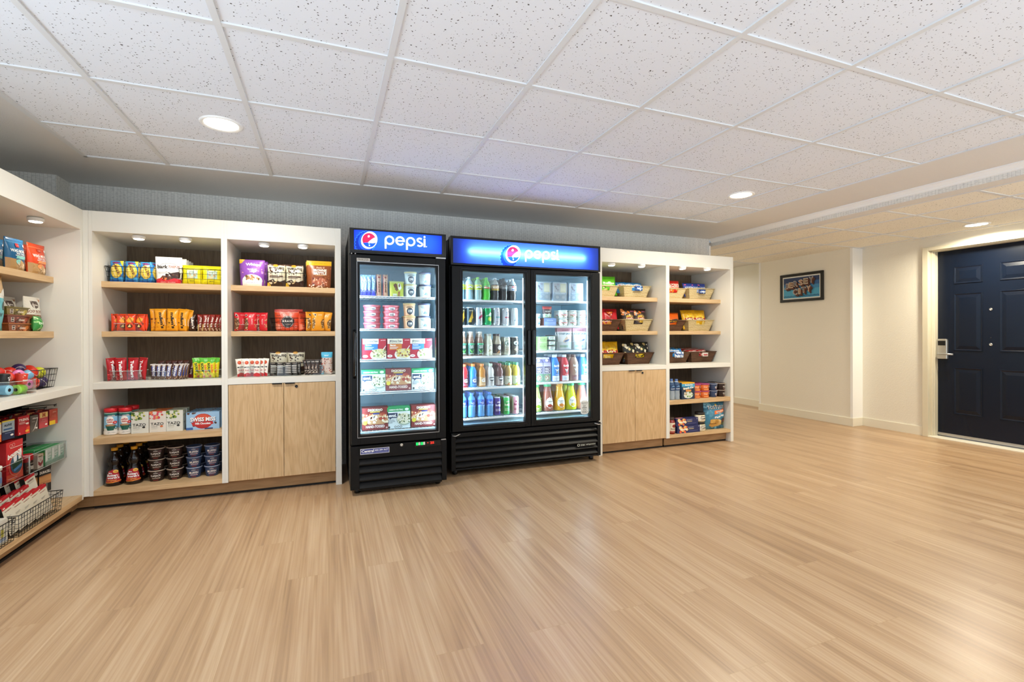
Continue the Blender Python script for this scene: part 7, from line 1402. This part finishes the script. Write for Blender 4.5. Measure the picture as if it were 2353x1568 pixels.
# counter: clear bin of waste bag rolls, wire basket of balls
Proto(acrylic_bin(.27, .22, .075)).put((-1.625, 3.40, LC), 'clear round front bin of coloured waste bag rolls', 'bin', rz=RZ)
def roll(R, Ln, col, rim, art=()):
    r = thing('bag_roll', '', 'x'); mb = MB().lathe([(R*.36, 0), (R*.98, 0), (R, .002), (R, Ln-.002), (R*.98, Ln), (R*.36, Ln)], 20, [rim, col, col, col, rim], cap=False)
    mb.lathe([(R*.36, Ln), (R*.36, 0)], 20, '1c1c1c', cap=False)
    if art: cyl_art(mb, art, [(R, 0), (R, Ln)], R*2.2, Ln, 0)
    mb.build('roll_body', 'film', r); MB().lathe([(R*.34, .003), (R*.34, Ln-.003)], 14, '16161a').build('core', 'plastic', r); return Proto(r)
GR = 'waste bag rolls'
rr_ = [('e04434', 'e86a5a', 'red', [('r', 'f0d8d0', .15, .3, .85, .45), ('n', ['f8e0d8'], .1, .7, .9, .95, 5, .06, 3)]), ('d060a0', 'e080b8', 'pink', ()), ('78b4d4', '90c8e0', 'pale blue', ()), ('88cc3c', 'a0dc58', 'lime green', ()), ('2a2a2c', '444448', 'black', [('e', 'e8e8e8', .5, .5, .12, .12), ('e', 'e8e8e8', .36, .68, .06, .06), ('e', 'e8e8e8', .5, .74, .06, .06), ('e', 'e8e8e8', .64, .68, .06, .06)])]
RL = [roll(.026, .058, a, b, d) for a, b, _, d in rr_]
def putroll(i, x, y, z, rx, ry, rz, lab): RL[i].put((x, y+.05, z), lab, 'bag roll', GR, rx=rx, ry=ry, rz=rz)
putroll(3, -1.553, 3.275, LC+.030, PI/2, 0, RZ+PI/2, 'lime green waste bag roll lying at the front of the clear bin')
putroll(0, -1.560, 3.335, LC+.056, .1, 0, RZ-.1, 'red waste bag roll standing upright with a white band')
putroll(1, -1.60, 3.40, LC+.050, PI/2, 0, RZ-.3, 'pink waste bag roll, lower one with open end facing out')
putroll(1, -1.60, 3.375, LC+.098, PI/2-.2, 0, RZ-.9, 'pink waste bag roll, upper one lying across the pile')
putroll(2, -1.60, 3.405, LC+.078, PI/2-.5, 0, RZ+.9, 'pale blue waste bag roll at the right of the pile')
putroll(3, -1.61, 3.437, LC+.008, .25, 0, RZ, 'lime green waste bag roll standing at the right end of the bin')
putroll(0, -1.60, 3.30, LC+.095, PI/2, .2, RZ+PI/2, 'red waste bag roll lying at the top of the pile')
putroll(4, -1.60, 3.262, LC+.060, .1, 0, RZ, 'black waste bag roll with white paw prints, upper one')
putroll(4, -1.62, 3.30, LC+.005, 0, 0, RZ, 'black waste bag roll at the bottom of the pile')
putroll(2, -1.612, 3.24, LC+.034, PI/2, 0, RZ-.2, 'pale blue waste bag roll at the lower left of the bin')
WBk = wire_basket(.215, .18, .115, nx=7, nz=3, flare=1.18); Proto(WBk).put((-1.672, 3.715, LC), 'black wire basket of dog balls at the right end of the counter', 'basket', rz=RZ)
def ball(R, c1, c2, seam='f0ece4'):
    r = thing('dog_ball', '', 'x'); MB().sphere((0, 0, R), R, c1, 20, 12).build('ball_body', 'plastic', r)
    m = MB(); pts = []
    for i in range(40):
        a = 2*PI*i/40; b_ = .55*math.sin(2*a); pts.append((R*1.002*math.cos(b_)*math.cos(a), R*1.002*math.cos(b_)*math.sin(a), R+R*1.002*math.sin(b_)))
    m.tube(pts, .0012, 5, seam, True); m.build('seam', 'plastic', r); return Proto(r)
BL = [ball(.034, 'd8341c', 'f00'), ball(.034, '3a2a5c', '000'), ball(.034, 'c8cc28', 'ff0', '3a3a2a'), ball(.034, 'd8281c', 'f00'), ball(.034, '5aa83a', '0f0')]
for i, x, y, z, rz, lab in ((0, -1.63, 3.635, .006, 0, 'red dog ball at the lower left front of the wire basket'), (1, -1.63, 3.72, .006, 1, 'dark purple dog ball at the lower right front of the wire basket'), (0, -1.705, 3.64, .008, 2, 'red dog ball low at the back left of the basket'), (3, -1.705, 3.73, .008, .5, 'red dog ball low at the back right of the basket'),
                          (0, -1.64, 3.645, .066, .6, 'orange red dog ball in the upper left of the basket'), (2, -1.633, 3.705, .062, .9, 'yellow dog ball with dark marks near the basket front'), (3, -1.70, 3.755, .072, .2, 'orange red dog ball on top at the right end of the basket'), (1, -1.71, 3.675, .085, 1.4, 'dark purple dog ball on top of the heap'), (3, -1.72, 3.605, .07, 1, 'red dog ball on top at the left of the basket')):
    BL[i].put((x, y+.018, LC+z), lab, 'dog ball', 'dog balls', rz=rz)
BL[3].put((-1.70, 3.475, LC+.078), 'red dog ball with white seam between the bin and the basket', 'dog ball', 'dog balls'); BL[4].put((-1.74, 3.535, LC+.07), 'green dog ball half hidden behind the red balls', 'dog ball', 'dog balls')
# hanging medicine boxes on black pegs
def med(front, side, art, W=.074, H=.092, D=.034, name='medicine_box'):
    return Proto(carton(W, H, D, front, art, side, side, name, sart=[('r', side, 0, 0, 1, 1)]))
oval = ('e', 'f0e8e0', .76, .2, .13, .05)
MD = [(med('b8432c', '7a1520', [('r', 'e8c020', 0, 0, .7, .26), ('t', 'e8a890', 'PM', .62, .8, .12, .4), ('r', 'd87a60', .2, .5, .8, .53), ('r', 'd87a60', .25, .58, .75, .61)]), 3.715, .602, 'red and yellow medicine box, last one by the end panel'),
      (med('c0484c', '7a1520', [('r', 'e8c878', .08, .66, .98, .98), ('t', 'a84a1e', 'M', .53, .82, .26, .34, {'bold': .06}), ('r', 'e09890', .3, .5, .8, .53), ('r', 'e09890', .2, .4, .75, .42), oval]), 3.606, .600, 'pink red medicine box with a large letter on a cream band'),
      (med('5a544c', '2a1a18', [('t', 'e8e4dc', 'Advanced', .62, .82, .1, .72, {'shear': .3, 'bold': .03}), ('p', 'd8d4cc', [(.95, .85), (.98, .8), (.6, .2), (.2, .0), (.5, .2)]), ('r', 'a09a90', .2, .6, .6, .64), oval], W=.062), 3.510, .596, 'grey medicine box with a pale swoosh'),
      (med('b81c26', '8a121c', [('t', 'fbf4ee', 'TYLENOL', .5, .80, .14, .88, {'bold': .04}), ('r', 'f0d8d0', .08, .64, .6, .67), ('r', 'f0d8d0', .08, .58, .66, .60), ('p', 'd8462a', [(.6, 0), (1, 0), (1, .4), (.72, .35)]), ('e', 'f0ece0', .78, .56, .14, .05), ('e', 'e8b03a', .76, .16, .17, .06), ('t', 'f8e8e0', '8', .1, .1, .1)], W=.084, H=.10, D=.05), 3.395, .602, 'bright red pain relief box with white lettering'),
      (med('1c2a4c', '7a1520', [('r', 'a8bcc8', 0, .42, 1, 1), ('r', 'e8d040', 0, .93, 1, 1), ('t', '1c2a3c', 'ALEVE', .45, .75, .12, .66, {'bold': .04, 'shear': .2}), ('r', '3a6a98', .1, .5, .8, .58), ('r', '6a7a9a', .2, .32, .7, .36), oval], W=.084, H=.10), 3.275, .600, 'navy and pale blue medicine box with a yellow top edge'),
      (med('d8642a', 'b85020', [('r', 'd8cfc0', 0, .38, 1, .9), ('r', 'e8c840', 0, .92, 1, 1), ('t', '6a4a3a', 'cold', .5, .76, .12, .5, {'shear': .3}), ('r', 'e88a50', .1, .2, .9, .24), oval], W=.084, H=.10), 3.165, .600, 'orange medicine box with a yellow top edge, left edge of the picture')]
for P, y, z, lab in MD:
    hg = MB().tube([(-1.734, y, z+.112), (-1.548, y, z+.118), (-1.543, y, z+.123)], .0022, 6); hg.box(-1.552, -1.549, y-.011, y+.011, z+.108, z+.122)
    hg.xf(Matrix.Translation(-Vector(sl.location))); hg.build('peg_hook', 'black_gloss', sl)
    for k in range(3 if y > 3.3 else 2): P.put((-1.575-.055*k, y, z), lab if k == 0 else f'{lab.split(" box")[0]} box, {ORD[k-1]} one behind the front one on its peg', 'medicine box', 'hanging medicine boxes', rz=RZ-.12)
# clear trays of toiletries fixed on the board
tz = .372
for y0_, w_, lab in ((3.60, .40, 'clear acrylic tray of green boxes and red capped sticks'), (3.195, .40, 'clear acrylic tray of red dryer sheet boxes')):
    t = acrylic_tray(w_, .18, .105 if y0_ > 3.4 else .10); Proto(t).put((-1.628, y0_+.02, tz), lab, 'tray', 'clear trays on the board', rz=RZ)
gb = med('c4d4c8', '2a8a48', [('r', '2f7a5c', .0, .0, 1, .2), ('p', '6aa890', [(0, .2), (1, .2), (1, .5), (.3, .25)]), ('r', 'f0f4f0', .05, .3, .3, .95), ('t', '3a7a68', 'gum', .66, .7, .12, .5), ('r', '4a9a80', .45, .5, .95, .54), ('e', '3a6a58', .5, .36, .1, .05)], W=.068, H=.092, D=.048, name='toothpaste_box')
for j, y in enumerate((3.78, 3.708, 3.636)):
    for k in range(3): gb.put((-1.575-.051*k, y, tz+.0035), f'white and green toiletry box, {("right", "middle", "left")[j]} column, {("front", "second", "back")[k]} row', 'toiletry box', 'green toiletry boxes', rz=RZ)
med('e0d4c8', 'b0a090', [('p', '9a2c2c', [(.1, .55), (.5, .35), (.9, .55), (.9, .3), (.5, .1), (.1, .3)]), ('t', '4a3a34', 'VISINE', .5, .85, .1, .7, {'bold': .03}), ('r', 'b0a498', .25, .7, .75, .73), ('e', 'c03a34', .5, .58, .06, .05)], W=.06, H=.078, D=.04, name='eye_drop_box').put((-1.575, 3.562, tz+.0035), 'cream and red eye drop box beside the green boxes', 'toiletry box', rz=RZ)
pr = [(.019, 0), (.021, .003), (.021, .055), (.020, .062)]
def stick(cap, body, art): return Proto(bottle(pr, body, (.022, .060, .095, cap), (.004, .055, None, art, .05), 'deodorant_stick', 18, 'plastic'))
DS = [stick('b8141e', '3a2a24', [('r', 'c8c0b4', .1, .1, .9, .5), ('t', 'e8d8c8', 'LOTION', .5, .75, .12, .6)]), stick('c8202a', '2a3030', [('t', 'e0e4e0', 'stick', .5, .6, .2, .7, {'shear': .3}), ('r', '6a7a78', .1, .1, .9, .3)])]
DS[0].put((-1.585, 3.506, tz+.0035), 'dark stick with tall red cap, right one behind the tray front', 'deodorant', 'red capped sticks', rz=RZ); DS[1].put((-1.575, 3.456, tz+.0035), 'dark stick with tall red cap, left one by the tray seam', 'deodorant', 'red capped sticks', rz=RZ)
med('26241f', '1a1816', [('t', 'e8e4dc', 'Gillette', .5, .45, .14, .86, {'shear': .3, 'bold': .05}), ('r', '8a4a3a', .1, .2, .5, .26), ('r', '6a665e', .1, .3, .6, .33)], W=.07, H=.125, D=.03, name='razor_pack').put((-1.675, 3.506, tz+.0035), 'black razor pack standing behind the red capped sticks', 'razor pack', rz=RZ)
bo = med('c8242a', 'a81820', [('r', 'd8503a', 0, 0, 1, .16), ('e', '3a5a74', .62, .40, .38, .26), ('p', '2a4a34', [(.3, .42), (.95, .52), (.95, .3), (.4, .24)]), ('p', 'dfe4e8', [(.4, .58), (.62, .64), (.6, .46), (.44, .44)]), ('p', 'dfe4e8', [(.68, .66), (.92, .68), (.86, .5), (.72, .48)]), ('p', '4a8ac8', [(.4, .26), (.9, .36), (.9, .28), (.45, .2)]), ('o', 'e8a080', .55, .36, .42, .27, .05), ('t', 'fbf6f0', 'bounce', .46, .68, .13, .86, {'bold': .05, 'rot': 12, 'shear': .2}), ('o', 'f0b8b0', .24, .90, .08, .045, .2), ('o', 'f0b8b0', .40, .91, .08, .045, .2), ('r', 'f0d0c8', .2, .83, .95, .845), ('r', 'e8b0a8', .05, .05, .6, .065)], W=.145, H=.205, D=.06, name='dryer_sheet_box')
bo.put((-1.59, 3.33, tz+.0035), 'large red dryer sheet box with a laundry picture, front right of its tray', 'dryer sheet box', 'dryer sheet boxes', rz=RZ); bo.put((-1.66, 3.33, tz+.0035), 'large red dryer sheet box behind the front right one', 'dryer sheet box', 'dryer sheet boxes', rz=RZ)
bo.put((-1.645, 3.155, tz+.0035), 'large red dryer sheet box at the left edge of the tray', 'dryer sheet box', 'dryer sheet boxes', rz=RZ)
Proto(bottle([(.03, 0), (.034, .004), (.034, .07), (.025, .085)], 'a8b8c8', (.036, .083, .105, 'e8ece0'), (.008, .065, None, [('r', '6a8ab8', .1, .2, .9, .7)], .06), 'lotion_bottle', 18, 'plastic')).put((-1.575, 3.175, tz+.0035), 'pale bottle with white cap in front of the left dryer box', 'bottle', rz=RZ)
# base: wire baskets with charger boxes and batteries
bk3 = Proto(wire_basket(.43, .19, .112, nx=17, nz=5, flare=1.06)); bk3.put((-1.548, 3.345, LB), 'long black wire basket of white and red charger boxes on the base', 'basket', rz=RZ)
bk4 = Proto(wire_basket(.20, .19, .112, nx=8, nz=5, flare=1.06)); bk4.put((-1.548, 3.005, LB), 'black wire basket with a white box at the left edge of the picture', 'basket', rz=RZ)
ch = carton(.070, .155, .022, 'd6d0bc', [('r', 'b81c26', 0, .9, 1, 1), ('r', 'd8d2c0', .1, .93, .3, .97), ('t', '8a1a22', 'hotspot', .5, .82, .04, .6, {'bold': .03}), ('r', '9a9488', .14, .62, .6, .635), ('r', '9a9488', .14, .585, .5, .6), ('e', '8a8478', .62, .36, .12, .06), ('e', 'd8d4c8', .62, .36, .06, .03)], '1c1814', 'b81c26', 'charger_box'); CH = Proto(ch)
for k in range(5): CH.put((-1.495, 3.17+.078*k, LB+.018), f'white charger box with red top, {("leftmost", "second", "middle", "fourth", "rightmost")[k]} in the front row of the long basket', 'charger box', 'charger boxes', rz=RZ-.1, ry=-.22, rx=-.1)
for k in range(4): CH.put((-1.555, 3.185+.09*k, LB+.03), f'white charger box with red top, {ORD[k]} from the left in the back row', 'charger box', 'charger boxes', rz=RZ-.1, ry=-.22, rx=-.12)
ch2 = carton(.080, .20, .024, 'dcd6c4', [('r', 'b81c26', 0, .93, 1, 1), ('t', '6a1a1c', 'HOTSPOT', .5, .86, .04, .6, {'bold': .04}), ('e', 'c02a30', .28, .55, .11, .055), ('p', '2a221e', [(.4, .62), (.8, .5), (.8, .22), (.46, .34)]), ('r', 'a8a294', .14, .78, .8, .79)], '1c1814', 'b81c26', 'charger_box'); C2 = Proto(ch2)
for k in range(3): C2.put((-1.565-.03*k, 3.535-.03*k, LB+.03), f'taller white charger box with a dark device picture, {("front", "second", "third")[k]} one at the basket right end', 'charger box', 'tall charger boxes', rz=RZ-.1, ry=-.2, rx=-.1)
bt = carton(.085, .165, .014, '1c1a18', [('r', 'b87a4a', 0, .30, 1, .62), ('r', 'c89058', 0, .40, 1, .58), ('t', 'f0ece4', 'DURACELL', .5, .74, .10, .92, {'bold': .05, 'shear': .2}), ('r', '2a2420', .3, 0, .45, .34), ('r', '6a645c', .55, .0, .68, .32), ('r', '3a342e', 0, .84, 1, 1), ('e', '0a0a0a', .5, .93, .1, .03)], '141210', '1a1816', 'battery_pack'); BT = Proto(bt)
for k in range(7): BT.put((-1.60-.016*k, 3.70-.028*k, LB+.075), f'black and copper battery pack, {("front one", "second in line", "third in line", "fourth in line", "fifth in line", "sixth in line", "last in line")[k]}', 'battery pack', 'battery packs', rz=RZ-.25)
wbx = carton(.085, .115, .085, 'd4d0c0', [('r', 'b8b4a4', .1, .8, .9, .82), ('e', 'a8a490', .5, .45, .22, .2), ('r', 'c8c03a', .4, .3, .6, .6), ('r', '8a9ab0', .15, .1, .85, .25)], 'c4c0b0', 'dcd8ca', 'bulb_box', tart=[('e', '8a8678', .5, .5, .28, .2)]); WX = Proto(wbx)
WX.put((-1.52, 3.05, LB+.006), 'white box with yellow lamp picture in the left edge basket', 'box', 'white boxes', rz=RZ); WX.put((-1.61, 3.045, LB+.006), 'white box with yellow lamp picture, further left in its basket', 'box', 'white boxes', rz=RZ)
# ------------------------------------------------------------------ light
def area(name, loc, rot, size, power, col, shape='DISK', sy=None, spread=PI):
    l = bpy.data.lights.new(name, 'AREA'); l.energy = power; l.color = col; l.shape = shape; l.size = size; l.spread = spread
    if sy: l.size_y = sy
    o = bpy.data.objects.new(name, l); o.location = loc; o.rotation_euler = rot; COL.objects.link(o); return o
WARM = (1, .94, .84); WARM2 = (1, .92, .74); COOL = (.56, .83, 1)
for x, y, z in DL: area('downlight_lamp', (x, y, z-.012), (0, 0, 0), .15, {0: 20, 1: 25, 2: 32}[DL.index((x, y, z))], WARM, spread=math.radians(165)) if z == ZC and x < 1 else area('downlight_lamp', (x, y, z-.012), (0, 0, 0), .15, 24 if z == ZC else 34, WARM2, spread=math.radians(165))
for x, y, e in ((-.525, -.8, 8), (3.149, -.8, 17), (1.3, .6, 8)): area('downlight_lamp', (x, y, ZC-.012), (0, 0, 0), .15, e, WARM, spread=math.radians(165))
area('downlight_lamp', (5.4, -.5, ZL-.012), (0, 0, 0), .15, 28, WARM2, spread=math.radians(165))
area('downlight_lamp', (5.2, 6.6, ZL+.02), (0, 0, 0), .2, 24, (1, .97, .9), spread=math.radians(170))
for x, y, z in PK: area('puck_lamp', (x, y, z), (0, 0, 0), .05, .5, (1, .92, .8), spread=math.radians(165))
for wins, yy, zw in (([(.214, .757)], 3.59, (.431, 1.64)), ([(1.013, 1.555), (1.655, 2.183)], 3.77, (.405, 1.65))):
    for a, b in wins:
        for x, ry in ((a-.003, PI/2*1.28), (b+.003, -PI/2*1.28)):
            area('cooler_led', (x, yy, (zw[0]+zw[1])/2), (PI/2, 0, -1.35 if x < (a+b)/2 else 1.35), .012, 3.0, COOL, 'RECTANGLE', zw[1]-zw[0]-.06)
area('daylight_fill', (-2.25, .2, 1.35), (0, -PI/2, 0), 1.5, 30, (.66, .83, 1), 'RECTANGLE', 3.2)  # added cool fill at the open left side, no window modelled
w = bpy.data.worlds.new('world'); SC.world = w; w.use_nodes = True
nt = w.node_tree; bg = nt.nodes['Background']; tc = N(nt, 'ShaderNodeTexCoord'); sp = N(nt, 'ShaderNodeSeparateXYZ'); L(nt, tc.outputs['Generated'], sp.inputs[0])
mr = N(nt, 'ShaderNodeMapRange'); mr.inputs[1].default_value = -.42; mr.inputs[2].default_value = .02; mr.inputs[3].default_value = 4.3; mr.inputs[4].default_value = .35  # brighter below the horizon: fill added to light the ceiling from beneath
L(nt, sp.outputs[2], mr.inputs[0]); L(nt, mr.outputs[0], bg.inputs[1]); bg.inputs[0].default_value = (.76, .88, 1, 1)
SC.view_settings.exposure = .05
SC.cycles.max_bounces = 8; SC.cycles.transparent_max_bounces = 24; SC.cycles.diffuse_bounces = 5; SC.cycles.caustics_reflective = False; SC.cycles.caustics_refractive = False
SC.cycles.sample_clamp_indirect = 6
